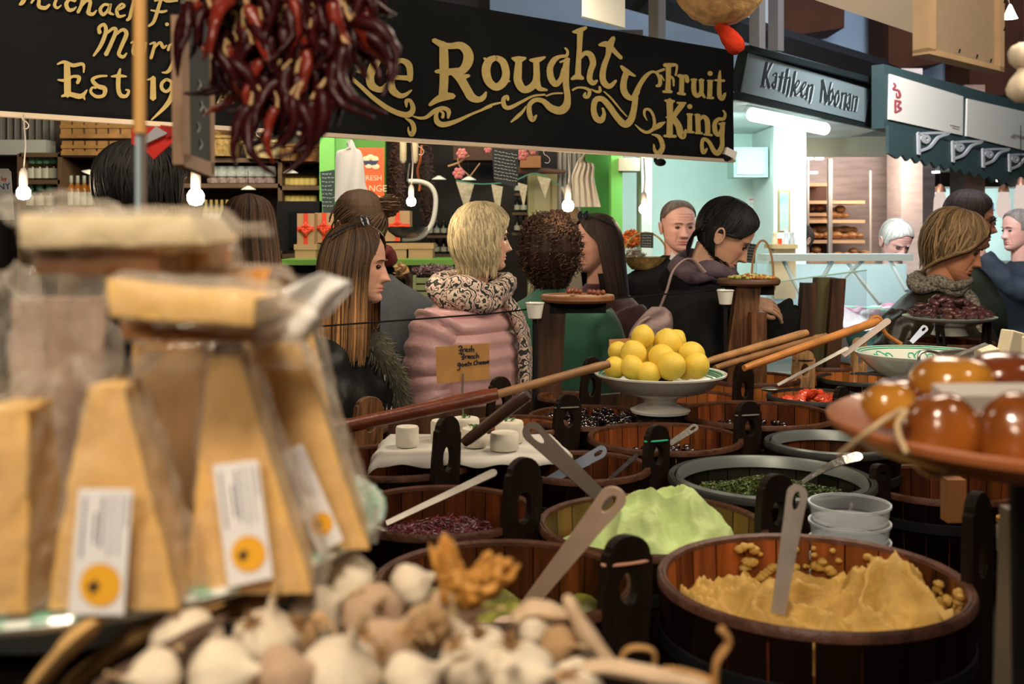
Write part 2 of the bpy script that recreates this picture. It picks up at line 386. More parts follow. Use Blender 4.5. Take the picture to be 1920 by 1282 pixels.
# gently rippled board surface
mb = MB(); rows = []
NU, NZ = 90, 16
for i in range(NZ+1):
    z = zb0+(zt-zb0)*i/NZ; rows.append([bl.at(uL+(uR-uL)*j/NU, z, .0015*math.sin(j*.35+i*.6)-.002) for j in range(NU+1)])
mb.grid(rows, False, False)
rows2 = [[p-ban.n*.02 for p in r] for r in rows]; mb.grid(rows2, False, False)
for a, b in ((rows[0], rows2[0]), (rows[-1], rows2[-1])): mb.grid([a, b], False, False)
mb.grid([[r[0] for r in rows], [r[0] for r in rows2]], False, False); mb.grid([[r[-1] for r in rows], [r[-1] for r in rows2]], False, False)
obj('board', mb, board_black, bt)
mb = MB().prism([(uL, zb0-.012), (uR, zb0-.012), (uR, zb0+.002), (uL, zb0+.002)], bl.at(0, 0, -.02), ban.u, (0, 0, 1), ban.n*.03)
obj('bottom_batten', mb, mat('batten_pale', (.55, .44, .33), .6), bt, False)
def lettering(lst, lab):
    mb = MB()
    for (ox, oy, s, L) in lst: strokes(mb, bl, ox, oy, s, L)
    o = obj('lettering', mb, gold, bt, False); o['label'] = lab
c1 = (620, 40, 5.34); c2 = (900, 40, 5.34); c3 = (1140, 60, 5.127); c4 = (0, 0, 4.8)
lettering([(*c1, [
 [(-520, 60, 70), (-300, -20, 80), (-100, 60, 70), (60, 30, 40)], [(-230, 60, 80), (-220, 300, 90), (-260, 520, 90), (-360, 600, 50)],
 [(275, -40, 50), (255, 120, 60), (215, 380, 90)], [(120, 410, 30), (190, 450, 60), (290, 510, 30)], [(215, 380, 80), (240, 440, 60), (295, 505, 25)],
 [(290, 190, 20), (340, 165, 40), (400, 190, 60), (450, 260, 80), (465, 360, 80), (420, 450, 90), (385, 550, 80), (400, 640, 80), (470, 685, 60), (520, 670, 50), (545, 625, 20)],
 [(800, 690, 15), (740, 735, 40), (680, 745, 55), (610, 690, 75), (590, 600, 75), (590, 500, 75), (630, 420, 65), (700, 395, 50), (765, 430, 65), (785, 500, 60), (782, 590, 55)], [(600, 560, 45), (790, 572, 52)]])], 'gold word The')
lettering([(*c1, [
 [(1120, 230, 80), (1125, 400, 90), (1125, 600, 85), (1115, 740, 85)], [(1020, 190, 45), (1075, 220, 60), (1140, 250, 70)],
 [(1075, 230, 50), (1180, 250, 60), (1290, 245, 75), (1360, 310, 95), (1365, 400, 100), (1310, 490, 80), (1220, 505, 70), (1130, 510, 70)],
 [(1040, 505, 30), (1110, 500, 60)], [(1220, 520, 60), (1290, 580, 85), (1350, 680, 85), (1400, 760, 85), (1470, 785, 60), (1520, 760, 50), (1545, 710, 20)],
 [(1310, 560, 60), (1375, 545, 30)], [(980, 840, 30), (1050, 790, 60), (1130, 755, 80), (1220, 750, 55)]]),
 (*c2, [
 [(150, 365, 50), (80, 400, 75), (50, 490, 85), (75, 600, 80), (150, 660, 75), (225, 610, 80), (250, 520, 75), (220, 410, 70), (150, 365, 50)], [(30, 370, 20), (70, 400, 40)], [(285, 600, 20), (240, 600, 30)],
 [(310, 370, 20), (370, 385, 70), (445, 370, 25)], [(380, 380, 60), (370, 500, 75), (370, 600, 80), (420, 680, 75), (490, 670, 70), (550, 600, 70), (555, 480, 60), (550, 390, 60)], [(490, 390, 25), (560, 390, 55), (640, 360, 20)], [(560, 600, 60), (580, 670, 55), (660, 690, 20)],
 [(840, 270, 20), (865, 300, 25), (855, 345, 30), (790, 355, 35), (730, 390, 55), (690, 470, 60), (700, 570, 65), (745, 630, 60), (800, 580, 50), (835, 480, 60)], [(790, 410, 20), (880, 380, 30)],
 [(862, 380, 50), (845, 500, 70), (850, 640, 60), (865, 760, 60), (850, 850, 80), (790, 895, 80), (700, 870, 70), (620, 800, 50), (540, 790, 45), (485, 840, 45), (485, 930, 50), (515, 985, 50), (555, 940, 15)],
 [(915, 110, 20), (970, 100, 50), (1050, 65, 30)], [(990, 100, 60), (985, 250, 50), (975, 400, 50), (970, 540, 60)], [(905, 580, 25), (965, 555, 60), (1020, 575, 30)],
 [(990, 370, 30), (1040, 320, 45), (1095, 340, 60), (1120, 420, 60), (1095, 500, 55), (1085, 580, 55), (1120, 620, 50), (1160, 595, 25)],
 [(1325, 165, 40), (1290, 240, 70), (1270, 340, 50), (1230, 450, 55), (1215, 560, 60), (1240, 630, 60), (1290, 650, 50), (1350, 595, 25)], [(1180, 240, 25), (1240, 230, 60), (1290, 250, 50), (1340, 310, 45), (1400, 370, 40)],
 [(1400, 450, 25), (1450, 500, 50), (1540, 550, 20)], [(1460, 500, 60), (1430, 590, 60), (1425, 680, 65), (1460, 750, 60), (1520, 770, 50), (1570, 700, 45)],
 [(1545, 760, 55), (1525, 900, 60), (1490, 1000, 70), (1430, 1030, 70), (1350, 950, 60), (1280, 850, 60), (1210, 780, 55), (1145, 790, 55), (1125, 880, 55), (1150, 970, 60), (1200, 990, 60), (1230, 930, 35), (1215, 870, 20)]]),
 (*c3, [[(240, 640, 60), (290, 520, 45), (350, 430, 40), (410, 385, 25), (460, 400, 25), (490, 460, 35), (485, 510, 35), (455, 520, 25)]])], 'gold word Roughty')
lettering([(*c1, [[(90, 540, 20), (180, 560, 35), (300, 660, 40), (420, 770, 45), (560, 870, 50), (680, 925, 55), (770, 935, 60), (815, 880, 50), (790, 800, 35), (750, 800, 40), (750, 860, 12)],
 [(-85, 580, 25), (-70, 665, 40), (-30, 730, 48), (20, 725, 40)],
 [(810, 950, 12), (880, 970, 28), (950, 960, 35), (1030, 900, 45), (1110, 870, 40), (1170, 900, 45), (1165, 970, 20)],
 [(1110, 965, 30), (1115, 920, 25), (1070, 895, 25), (1045, 950, 40), (1060, 1010, 55), (1120, 1035, 55), (1250, 1000, 40), (1400, 930, 25), (1600, 850, 22)],
 [(740, 975, 12), (800, 1010, 40), (825, 1080, 45), (800, 1135, 45), (770, 1100, 20), (768, 1060, 10)]]),
 (*c2, [[(0, 890, 20), (100, 840, 25), (200, 815, 18)], [(270, 790, 25), (260, 755, 35), (225, 780, 40), (235, 850, 45), (290, 865, 40), (400, 810, 30), (520, 750, 22), (640, 735, 20)],
 [(300, 1010, 15), (370, 950, 35), (420, 900, 25), (450, 850, 10)], [(650, 750, 15), (720, 725, 18), (815, 720, 18)],
 [(915, 690, 20), (970, 665, 20), (1040, 670, 25), (1085, 700, 35), (1070, 755, 35), (1035, 750, 35), (1045, 715, 15)], [(1100, 680, 10), (1150, 705, 25), (1190, 700, 30), (1185, 655, 20)], [(1230, 705, 12), (1300, 770, 18), (1400, 890, 16), (1460, 955, 12)]]),
 (*c3, [[(250, 890, 8), (310, 945, 25), (370, 965, 30), (430, 920, 30), (430, 820, 25), (390, 750, 25), (345, 750, 25), (340, 800, 20), (365, 850, 8)], [(425, 950, 5), (480, 900, 50), (540, 865, 10)], [(410, 985, 10), (480, 1010, 40), (515, 1100, 45), (480, 1165, 50), (440, 1140, 30), (430, 1080, 10)]])], 'gold scroll flourishes under the words')
lettering([(*c3, [
 [(530, 320, 35), (590, 320, 40), (650, 325, 22), (640, 420, 18)], [(570, 330, 50), (570, 450, 45), (565, 570, 50)], [(520, 575, 25), (600, 575, 30)], [(570, 430, 40), (615, 450, 22), (620, 520, 15)], [(460, 385, 22), (530, 360, 25)], [(495, 420, 25), (530, 470, 10)],
 [(665, 420, 30), (705, 430, 40)], [(700, 430, 45), (695, 590, 45)], [(660, 590, 25), (730, 600, 25)], [(710, 435, 30), (740, 430, 38), (752, 480, 40)],
 [(790, 460, 22), (840, 460, 20)], [(815, 460, 42), (815, 570, 45), (845, 615, 40), (885, 575, 40), (885, 460, 42)], [(865, 465, 20), (908, 465, 20)], [(888, 590, 40), (918, 632, 20)],
 [(970, 400, 48)], [(970, 480, 45), (965, 630, 45)], [(940, 635, 20), (1000, 635, 25)], [(945, 470, 18), (995, 470, 18)],
 [(1065, 375, 15), (1060, 440, 32), (1058, 600, 42), (1085, 642, 42), (1115, 590, 20)], [(1015, 465, 20), (1105, 470, 25)]])], 'gold word Fruit')
lettering([(*c3, [
 [(583, 660, 65), (585, 800, 55), (582, 1000, 60)], [(540, 660, 25), (625, 668, 25)], [(530, 1000, 25), (640, 1004, 30)], [(552, 820, 20), (590, 830, 30)],
 [(710, 690, 50), (660, 755, 50), (610, 830, 40)], [(655, 682, 20), (735, 685, 22)], [(615, 830, 60), (665, 900, 60), (688, 985, 62), (715, 1005, 45), (738, 940, 20)],
 [(775, 718, 48)], [(775, 795, 42), (775, 955, 45)], [(745, 962, 20), (812, 964, 22)], [(750, 792, 20), (800, 794, 20)],
 [(850, 800, 45), (857, 965, 45)], [(830, 972, 20), (892, 974, 22)], [(825, 797, 20), (870, 800, 20)], [(862, 850, 25), (905, 815, 38), (942, 860, 48), (947, 985, 45)], [(910, 985, 20), (987, 992, 22)],
 [(1095, 755, 15), (1115, 790, 22), (1100, 835, 30), (1050, 840, 35), (1015, 880, 40), (1020, 960, 45), (1050, 990, 35), (1080, 940, 35)],
 [(1090, 880, 45), (1085, 1000, 40), (1085, 1090, 42), (1050, 1160, 50), (1010, 1150, 45), (960, 1060, 35), (910, 1030, 35), (890, 1080, 32), (905, 1160, 38), (940, 1120, 15)], [(1055, 885, 20), (1110, 875, 20)]])], 'gold word King')
lettering([(*c4, [
 [(170, 45, 20), (200, 20, 40), (240, -60, 25)], [(275, 30, 20), (330, -40, 25), (345, 0, 30), (345, 60, 35), (400, 75, 35), (440, 45, 20)],
 [(500, 0, 25), (485, 50, 28), (510, 75, 22), (545, 50, 10)], [(670, 10, 30), (620, 0, 30), (590, 40, 35), (610, 90, 35), (650, 90, 28), (680, 65, 12)],
 [(740, -20, 30), (725, 50, 30), (695, 115, 30)], [(725, 60, 20), (770, 10, 30), (805, 20, 32), (795, 80, 32), (790, 120, 38), (830, 130, 30), (862, 95, 12)],
 [(975, 50, 25), (930, 45, 25), (895, 90, 30), (920, 135, 30), (960, 100, 25), (988, 40, 22), (975, 110, 30), (1015, 135, 15)],
 [(1050, 95, 20), (1110, 60, 25), (1085, 40, 22), (1045, 90, 28), (1060, 150, 30), (1120, 140, 15)], [(1205, -10, 30), (1180, 80, 30), (1160, 160, 30), (1135, 185, 25)],
 [(1385, 10, 20), (1450, -5, 25), (1500, 15, 25), (1590, 10, 15)], [(1440, 0, 30), (1410, 100, 32), (1375, 200, 30), (1330, 237, 22)], [(1350, 95, 15), (1440, 110, 25), (1492, 100, 20)], [(1495, 222, 34)],
 [(890, 300, 35), (885, 250, 30), (930, 225, 30), (945, 290, 35), (900, 410, 35), (835, 505, 20)], [(945, 310, 20), (1010, 260, 30), (1035, 285, 35), (990, 400, 35), (945, 495, 38)],
 [(1030, 320, 20), (1095, 270, 30), (1130, 310, 38), (1085, 420, 35), (1062, 490, 32), (1100, 515, 30), (1132, 480, 12)],
 [(1170, 390, 15), (1205, 380, 25), (1190, 470, 30), (1230, 505, 30), (1285, 470, 25), (1305, 385, 20)], [(1340, 400, 15), (1385, 390, 25), (1370, 460, 28), (1350, 528, 28)], [(1370, 450, 15), (1430, 385, 25), (1460, 430, 28), (1492, 410, 12)],
 [(1505, 455, 25), (1520, 410, 22), (1570, 400, 25), (1565, 520, 30), (1510, 640, 32), (1450, 655, 12)], [(1570, 430, 20), (1640, 400, 28), (1660, 460, 28), (1590, 520, 20)]])], 'gold italic name above Est 19')
lettering([(*c4, [
 [(595, 570, 50), (600, 700, 60), (602, 860, 60)], [(510, 580, 15), (570, 560, 30), (650, 590, 35), (740, 580, 28), (747, 655, 12)], [(515, 720, 15), (580, 725, 30), (650, 690, 25), (705, 700, 35), (690, 750, 30)], [(550, 868, 20), (620, 850, 40), (720, 868, 45), (778, 810, 12)], [(740, 860, 30), (757, 898, 12)],
 [(955, 685, 18), (880, 690, 25), (825, 720, 32), (870, 775, 38), (935, 800, 42), (925, 860, 32), (860, 870, 30), (810, 830, 25), (825, 790, 20), (858, 795, 15)],
 [(1075, 620, 15), (1060, 690, 38), (1058, 800, 38), (1080, 860, 38), (1130, 865, 30), (1152, 820, 22), (1125, 810, 15)], [(995, 690, 15), (1060, 685, 32), (1130, 690, 15)],
 [(1370, 700, 45), (1370, 890, 55)], [(1320, 720, 15), (1360, 710, 25)], [(1490, 715, 25), (1450, 750, 30), (1450, 800, 30), (1490, 825, 28), (1530, 790, 30), (1535, 740, 30), (1490, 715, 25)], [(1548, 750, 25), (1540, 860, 45), (1480, 960, 38), (1355, 1080, 12)]]),
 (0, 0, 2.743, [[(1115, 530, 9), (1145, 475, 10)], [(1145, 475, 10), (1177, 530, 13)], [(1127, 512, 6), (1165, 512, 6)], [(1193, 528, 12)], [(1228, 552, 8), (1240, 538, 10), (1258, 542, 8)]])], 'gold letters Est 19')
# S hooks under the banner
hk = mat('pale_hook', (.7, .55, .48), .4)
for i, x in enumerate((45, 482, 784, 1020)):
    y = 210+90/1376*x; u, z = ban.uv(x, y+2); p = ban.at(u, z, .02)
    k = .0012*p.y/3
    mb = MB().tube([Vector((a*k, 0, -b*k)) for a, b, _ in cr([(0, 0, 0), (-8, 6, 0), (-7, 14, 0), (0, 18, 0), (6, 26, 0), (2, 34, 0), (-6, 33, 0)], 4)], .0016, 6)
    o = obj('hook', mb, hk); o.location = p
    tag(o, ['small pale S-hook beside the left bulb cord under the banner', 'small pale S-hook under the banner by the hanging chillies', 'small pale S-hook under the banner right of the hanging bulb cord', 'small pale S-hook under the banner above the small writing board'][i], 'hook', )
# small cameras at banner right end
for i, (x, y) in enumerate(((1237, 305), (1358, 297))):
    t = thing('security_camera', ['small black camera under the banner below the word King, left of two', 'white and black camera at the lower right corner of the black banner'][i], 'camera', W(x, y, 4.9 if i == 0 else 5.0))
    if i: obj('housing', MB().box((.01, 0, .022), (.06, .09, .035), (0, .4, .3)), white_c, t, False)
    obj('lens_body', MB().ell((0, -.02, 0), (.026, .03, .018), 14, 8), black_m, t)
    if not i: obj('bracket', MB().box((-.02, 0, .018), (.014, .014, .03)), black_m, t, False)
# ================================================================ grey shop sign (right of banner)
kp = Plane(W(1378, 140, 5.35).xy, W(1640, 190, 6.9).xy)
kt = thing('shop_sign', 'grey shop name sign with dark narrow lettering in a black frame', 'sign', kp.o)
kl = local_plane(kp, kp.o)
def quadp(mb, pl, pts, out, th): mb.prism([pl.uv(*p) for p in pts], pl.at(0, 0, out), pl.u, (0, 0, 1), pl.n*th)
mb = MB(); quadp(mb, kl, [(1378, 186), (1640, 241), (1645, 152), (1402, 92)], -.05, .05)
quadp(mb, kl, [(1396, 97), (1644, 162), (1648, 152), (1392, 86)], -.01, .05)
obj('frame', mb, mat('frame_black', (.010, .014, .014), .5, spec=.15), kt, False)
mb = MB(); quadp(mb, kl, [(1388, 172), (1620, 229), (1630, 168), (1402, 99)], 0, .006); obj('panel', mb, mat('sign_grey', (.13, .165, .17), .7, spec=.2), kt, False)
K = [[(415, 300, 26), (385, 450, 28), (362, 590, 30)], [(475, 310, 18), (410, 450, 20), (425, 530, 24), (445, 605, 26)], [(340, 585, 14), (390, 600, 14)],
 [(490, 450, 14), (530, 440, 20), (510, 610, 22)], [(515, 520, 12), (480, 570, 20), (510, 615, 14)], [(605, 420, 22), (565, 640, 24)], [(555, 470, 12), (620, 485, 12)],
 [(665, 380, 24), (615, 665, 24)], [(640, 510, 12), (690, 490, 20), (665, 660, 22), (650, 710, 10)], [(755, 410, 22), (705, 700, 24)],
 [(755, 620, 12), (800, 545, 14), (785, 520, 14), (745, 600, 24), (760, 690, 20), (805, 650, 10)], [(835, 640, 12), (880, 565, 14), (865, 540, 14), (825, 620, 24), (840, 710, 20), (880, 670, 10)],
 [(910, 570, 22), (885, 740, 24)], [(905, 610, 12), (960, 575, 22), (935, 740, 20), (922, 790, 10)],
 [(1085, 510, 22), (1060, 770, 20)], [(1080, 515, 28), (1110, 650, 30), (1125, 775, 30)], [(1185, 540, 14), (1150, 680, 18), (1110, 800, 14)],
 [(1200, 620, 18), (1160, 700, 24), (1165, 800, 18), (1205, 720, 20), (1200, 620, 14)], [(1270, 640, 18), (1230, 720, 24), (1235, 820, 18), (1275, 740, 20), (1270, 640, 14)],
 [(1320, 665, 20), (1295, 840, 22)], [(1320, 690, 12), (1365, 680, 20), (1345, 860, 20)], [(1385, 700, 12), (1415, 690, 18), (1400, 860, 20)], [(1405, 770, 12), (1370, 820, 20), (1395, 865, 14)],
 [(1450, 700, 20), (1430, 870, 22)], [(1450, 730, 12), (1495, 720, 20), (1470, 880, 20)]]
mb = MB(); strokes(mb, kl, 1370, 70, 6.4, [[(a+18, b+10, c*.7) for a, b, c in s] for s in K], .0065, .002); obj('letter_highlight', mb, mat('pale_grey_paint', (.40, .45, .45), .6), kt, False)
mb = MB(); strokes(mb, kl, 1370, 70, 6.4, K, .009, .003); obj('lettering', mb, mat('sign_letter_dark', (.015, .02, .022), .5), kt, False)
# fluorescent fitting
t = thing('fluorescent_light', 'long white lit strip light under the grey shop sign', 'light', W(1478, 226, 5.9))
a = W(1408, 214, 5.45)-t.location; b = W(1548, 242, 6.2)-t.location
obj('diffuser', MB().tube([a, a.lerp(b, .02), a.lerp(b, .98), b], [.02, .036, .036, .02], 12), emit('tube_glow', (1, 1, .97), 5), t)
obj('housing', MB().tube([a+Vector((0, .05, .03)), b+Vector((0, .05, .03))], .03, 8, flat=.5), mat('fitting_green', (.35, .48, .42), .5), t)
# cafe sign + awning
cp = Plane(W(1660, 200, 6.6).xy, W(1960, 250, 8.5).xy)
ct = thing('cafe_sign', 'dark green framed pale fascia sign with small red letters & B', 'sign', cp.o)
cl = local_plane(cp, cp.o)
grn = mat('dark_green_paint', (.032, .055, .055), .55, spec=.2)
mb = MB(); quadp(mb, cl, [(1657, 240), (1990, 330), (1990, 212), (1657, 120)], -.08, .08); obj('fascia', mb, grn, ct, False)
pale = mat('pale_sign_panel', (.62, .58, .50), .5)
mb = MB(); quadp(mb, cl, [(1664, 224), (1802, 254), (1803, 181), (1666, 139)], 0, .012); obj('panel', mb, pale, ct, False)
mb = MB(); quadp(mb, cl, [(1809, 255), (1990, 300), (1990, 226), (1811, 185)], 0, .012); obj('panel', mb, pale, ct, False)
mb = MB(); strokes(mb, cl, 1640, 100, 5.343, [[(170, 300, 14), (185, 330, 20), (165, 360, 18), (215, 375, 20), (230, 430, 24), (200, 440, 14), (195, 400, 12)], [(185, 470, 20), (185, 590, 20)], [(185, 475, 14), (235, 490, 22), (210, 530, 18), (240, 560, 22), (190, 592, 14)]], .013, .003)
obj('lettering', mb, mat('red_paint', (.30, .06, .07), .5), ct, False)
mb = MB(); strokes(mb, cl, 1640, 100, 5.343, [[(740, 720, 10), (830, 740, 10)], [(760, 745, 6), (825, 762, 6)], [(1350, 830, 26), (1385, 845, 20)], [(1370, 815, 16), (1490, 850, 26)]], .013, .002)
obj('small_lettering', mb, mat('faded_print', (.33, .27, .23), .5), ct, False)
at = thing('awning', 'dark green awning with pale scalloped edge and white scroll brackets below the cafe sign', 'awning', cp.o)
poly = [(1655, 236), (1990, 328), (1990, 385)]
for i in range(17): x = 1960-i*18; yb = 290+(x-1655)*.245; poly += [(x+9, yb-4), (x, yb+4)]
poly += [(1655, 288)]
mb = MB(); mb.prism([cp.uv(*p) for p in poly], cl.at(0, 0, .02), cp.u, (0, 0, 1), cp.n*.02); obj('valance', mb, grn, at, False)
for i, (x, y, s) in enumerate(((1708, 250, 1), (1773, 266, .95), (1830, 280, .85), (1880, 290, .8), (1930, 303, .75))):
    mb = MB()
    def q(pts): ribbon(mb, cl, [(x+a*s, y+b*s, 4.5*s) for a, b in pts], .042, .012)
    q([(0, 0), (1, 40)]); q([(0, 2), (25, 0), (58, 0)]); q([(2, 34), (22, 26), (38, 8), (56, 2)])
    q([(14, 16), (10, 10), (16, 6), (20, 12), (14, 18), (6, 12), (10, 2)])
    obj('scroll_bracket', mb, mat('bracket_grey', (.42, .42, .42), .5), at, False)
# ================================================================ grocery shop behind (left)
shelf_m = mat('shelf_brown', (.17, .105, .055), .6, var=.3, vs=8)
def bx(mb, x0, y0, x1, y1, D, dep, col=None):
    """box whose front face at distance D covers the measured outline"""
    a = W(x0, y0, D); b = W(x1, y1, D)
    return mb.box(((a.x+b.x)/2, D+dep/2, (a.z+b.z)/2), (abs(b.x-a.x), dep, abs(a.z-b.z)), None, col)
def shelfunit(label, uprights, shelves, x0, x1, y0, y1, D=6.9, dep=.3):
    c = W((x0+x1)/2, y1, D); t = thing('shelf_unit', label, 'shelves', c)
    def part(name, m, f):
        mb = MB(); f(mb); mb.v = [tuple(Vector(v)-c) for v in mb.v]; return obj(name, mb, m, t, False)
    part('back_panel', mat('shelf_back', (.05, .035, .022), .8), lambda mb: bx(mb, x0, y0, x1, y1, D+dep, .02))
    for u in uprights: part('upright', shelf_m, lambda mb: bx(mb, u-4, y0, u+4, y1, D, dep))
    for a, b, y in shelves: part('shelf', shelf_m, lambda mb: bx(mb, a, y-4, b, y+4, D, dep))
    return t
shelfunit('dark brown shelf unit with green-topped bottles on the left behind the black-haired head', (36, 112, 190, 330), ((36, 330, 290), (36, 112, 341), (112, 190, 390), (190, 330, 300)), 36, 330, 288, 560)
shelfunit('brown shelf unit with cellophane bags and jars behind the long-haired woman', (335, 525, 604), ((335, 604, 300), (335, 525, 348), (525, 604, 352), (335, 604, 420), (335, 604, 480)), 335, 604, 296, 600)
# corrugated metal and pale duct
a = W(-60, 180, 7.2); b = W(100, 275, 7.2); mb = MB(); rows = []
for z in (a.z, b.z): rows.append([(a.x+(b.x-a.x)*i/96, 7.2+.02*math.sin(i*PI/4), z) for i in range(97)])
mb.grid(rows, False, False); mb.grid([[(x, y+.01, z) for x, y, z in r] for r in rows], False, False)
o = obj('corrugated_sheet', mb, mat('corrugated', (.22, .21, .19), .5, metal=.3)); tag(o, 'grey corrugated metal sheet at the upper left under the banner', 'sheet')
mb = MB(); bx(mb, -60, 262, 86, 290, 7.0, .15); o = obj('duct', mb, mat('pale_duct', (.55, .58, .54), .5), None, False); tag(o, 'pale horizontal duct below the corrugated sheet', 'duct')
bt_c = W(170, 262, 6.95)
def crate(label, x0, y0, x1, y1, D):
    c = W((x0+x1)/2, y1, D); t = thing('wooden_crate', label, 'crate', c)
    n = 6; m1 = mat('crate_wood', (.46, .25, .08), .6, var=.4, vs=12)
    mb = MB()
    for i in range(n):
        xa = x0+(x1-x0)*i/n; bx(mb, xa+2, y0, xa+(x1-x0)/n-2, y1, D, .02)
    mb.v = [tuple(Vector(v)-c) for v in mb.v]; obj('slats', mb, m1, t, False)
    mb = MB(); bx(mb, x0, y0+8, x1, y0+14, D-.01, .01); bx(mb, x0, y1-8, x1, y1, D-.02, .25); mb.v = [tuple(Vector(v)-c) for v in mb.v]; obj('rail', mb, m1, t, False)
crate('upper wooden slatted crate on the top of the left shelves', 112, 226, 248, 259, 6.95)
crate('lower wooden slatted crate on the top of the left shelves', 114, 264, 248, 291, 6.9)
# baskets
def basket(label, px, py, w, h, D, m, lid=0):
    c = W(px, py+h/2, D); k = D/FPX; t = thing('wicker_basket', label, 'basket', c)
    W_, H_ = w*k/2, h*k; mb = MB(); rows = []
    for i in range(13):
        f = i/12; z = H_*f
        rows.append([( (W_*(.8+.2*f))*math.copysign(abs(math.cos(a))**.6, math.cos(a)), (.13*(.8+.2*f))*math.copysign(abs(math.sin(a))**.6, math.sin(a)), z+.004*math.sin(j*PI+i)) for j, a in enumerate([2*PI*q/40 for q in range(40)])])
    for i, r in enumerate(rows):
        for j in range(40):
            x, y, z = r[j]; s = 1+.02*((i+j//2) % 2); r[j] = (x*s, y*s, z)
    mb.grid(rows, True, True); obj('woven_body', mb, m, t)
    mb = MB().tube([(W_*1.0*math.copysign(abs(math.cos(a))**.6, math.cos(a)), .13*math.copysign(abs(math.sin(a))**.6, math.sin(a)), H_) for a in [2*PI*q/32 for q in range(33)]], .012, 6); obj('rim', mb, m, t)
wk1 = mat('wicker_gold', (.58, .38, .12), .6, var=.6, vs=40, bump=.8, bs=80); wk2 = mat('wicker_brown', (.36, .19, .06), .6, var=.6, vs=40, bump=.8, bs=80); wk3 = mat('wicker_pale', (.66, .52, .26), .6, var=.4, vs=30, bump=.8, bs=60)
basket('golden wicker basket beside the hanging chalkboard on the shelf top', 420, 277, 66, 34, 6.95, wk1)
basket('pale gold wicker basket, middle of the shelf top', 496, 283, 76, 30, 6.9, wk3)
basket('small brown-gold basket right of the pale basket', 546, 289, 40, 28, 6.95, wk2)
basket('reddish wicker basket next to the green pillar', 584, 290, 38, 28, 6.95, mat('wicker_red', (.40, .16, .05), .6, var=.5, vs=40))
basket('tipped dark wicker basket on top of the golden basket', 405, 250, 44, 24, 7.0, wk2)
# bottles and jars
def bottle_kinds():
    g = mat('bottle_glass', (.05, .03, .01), .12, spec=.8)
    pl_ = mat('bottle_label', (.60, .62, .50), .6); gc = mat('green_cap', (.20, .48, .30), .5); cg = mat('clear_neck', (.45, .5, .42), .15); am = mat('amber', (.35, .13, .02), .15)
    lg = mat('cellophane_green', (.32, .42, .33), .2, var=.3, vs=30)
    return g, pl_, gc, cg, am, lg
g_, pl_, gc, cg, am, lg = bottle_kinds()
def bottle(name, label, group, prof, m, lab=None, labm=None, cap=None, capm=None, cat='bottle'):
    t = thing(name, label, cat, (0, 0, -5), group=group)
    obj('glass_body', MB().lathe(prof, n=14), m, t)
    if lab: obj('paper_label', MB().lathe([(lab[0], lab[1]), (lab[0], lab[2])], n=14, caps=False), labm, t)
    if cap: obj('cap', MB().lathe([(cap[0]*.9, cap[1]), (cap[0], cap[1]+.006), (cap[0], cap[2]-.004), (cap[0]*.8, cap[2])], n=12), capm, t)
    return t
def row(proto, pts, D, labels=None, group=None, first=True):
    for i, (px, py) in enumerate(pts):
        p = W(px, py, D+.12)
        lab = labels[i] if labels else None
        if i == 0 and first: proto.location = p; 
        else: dup(proto, p, label=lab, group=group)
        if i == 0 and lab: proto['label'] = lab
P1 = [(.0, 0), (.033, .002), (.034, .08), (.03, .095), (.014, .11), (.013, .15)]
b1 = bottle('cordial_bottle', 'brown bottle with green cloth cap and pale label on the upper left shelf', 'green-capped bottles on the upper left shelf', P1, g_, (.0345, .01, .075), pl_, (.024, .105, .15), gc)
row(b1, [(60+i*13.5, 337) for i in range(4)], 6.9)
for i in range(3): dup(b1, W(56+i*19, 388, 7.0), label='green-capped bottle on the lower left shelf behind the bright bulb', group='green-capped bottles on the lower left shelf')
P2 = [(0, 0), (.03, .002), (.031, .10), (.026, .12), (.011, .15), (.010, .19)]
b2 = bottle('dressing_bottle', 'tall amber bottle with pale label and clear neck on the left shelf', 'tall amber bottles in a row on the left shelf', P2, am, (.0315, .005, .09), pl_, (.012, .15, .2), cg)
row(b2, [(121+i*12.3, 386) for i in range(6)], 6.9)
P3 = [(0, 0), (.024, .002), (.025, .045), (.02, .05)]
b3 = bottle('jam_jar', 'small yellow jar with dark lid on the shelf by the green pillar', 'yellow jars on the small shelf by the green pillar', P3, mat('jar_yellow', (.62, .45, .08), .3), (.0255, .008, .04), mat('jar_label', (.66, .55, .18), .5), (.026, .05, .065), g_, 'jar')
row(b3, [(537+i*10.2, 348) for i in range(6)], 6.9)
for i in range(6): dup(b3, W(540+i*9.5, 381, 7.0), label='yellow jar on the lower small shelf above the black screen', group='yellow jars on the lower small shelf')
P4 = [(0, 0), (.045, .003), (.05, .05), (.045, .1), (.042, .13)]
b4 = bottle('cellophane_bag', 'cellophane bag of biscuits with pale top on the middle shelf', 'cellophane bags on the middle shelf', [(0, 0), (.04, .002), (.043, .03), (.02, .05), (.035, .075), (.04, .10)], mat('bag_pink', (.5, .38, .36), .3, col2=(.16, .13, .12), vs=40), None, None, (.045, .045, .115), mat('bag_top', (.42, .50, .46), .2, col2=(.66, .72, .68), vs=50), 'bag')
row(b4, [(400+i*17.5, 344) for i in range(7)], 6.9)
b5 = bottle('oil_bottle', 'clear oil bottle with gold cap behind the long-haired woman', 'small oil bottles behind the long-haired woman', [(0, 0), (.022, .002), (.023, .08), (.009, .11), (.009, .14)], mat('oil', (.42, .35, .16), .15), (.0235, .01, .06), pl_, (.011, .12, .15), mat('gold_cap', (.5, .38, .1), .3))
row(b5, [(386+i*10, 417) for i in range(5)], 6.9)
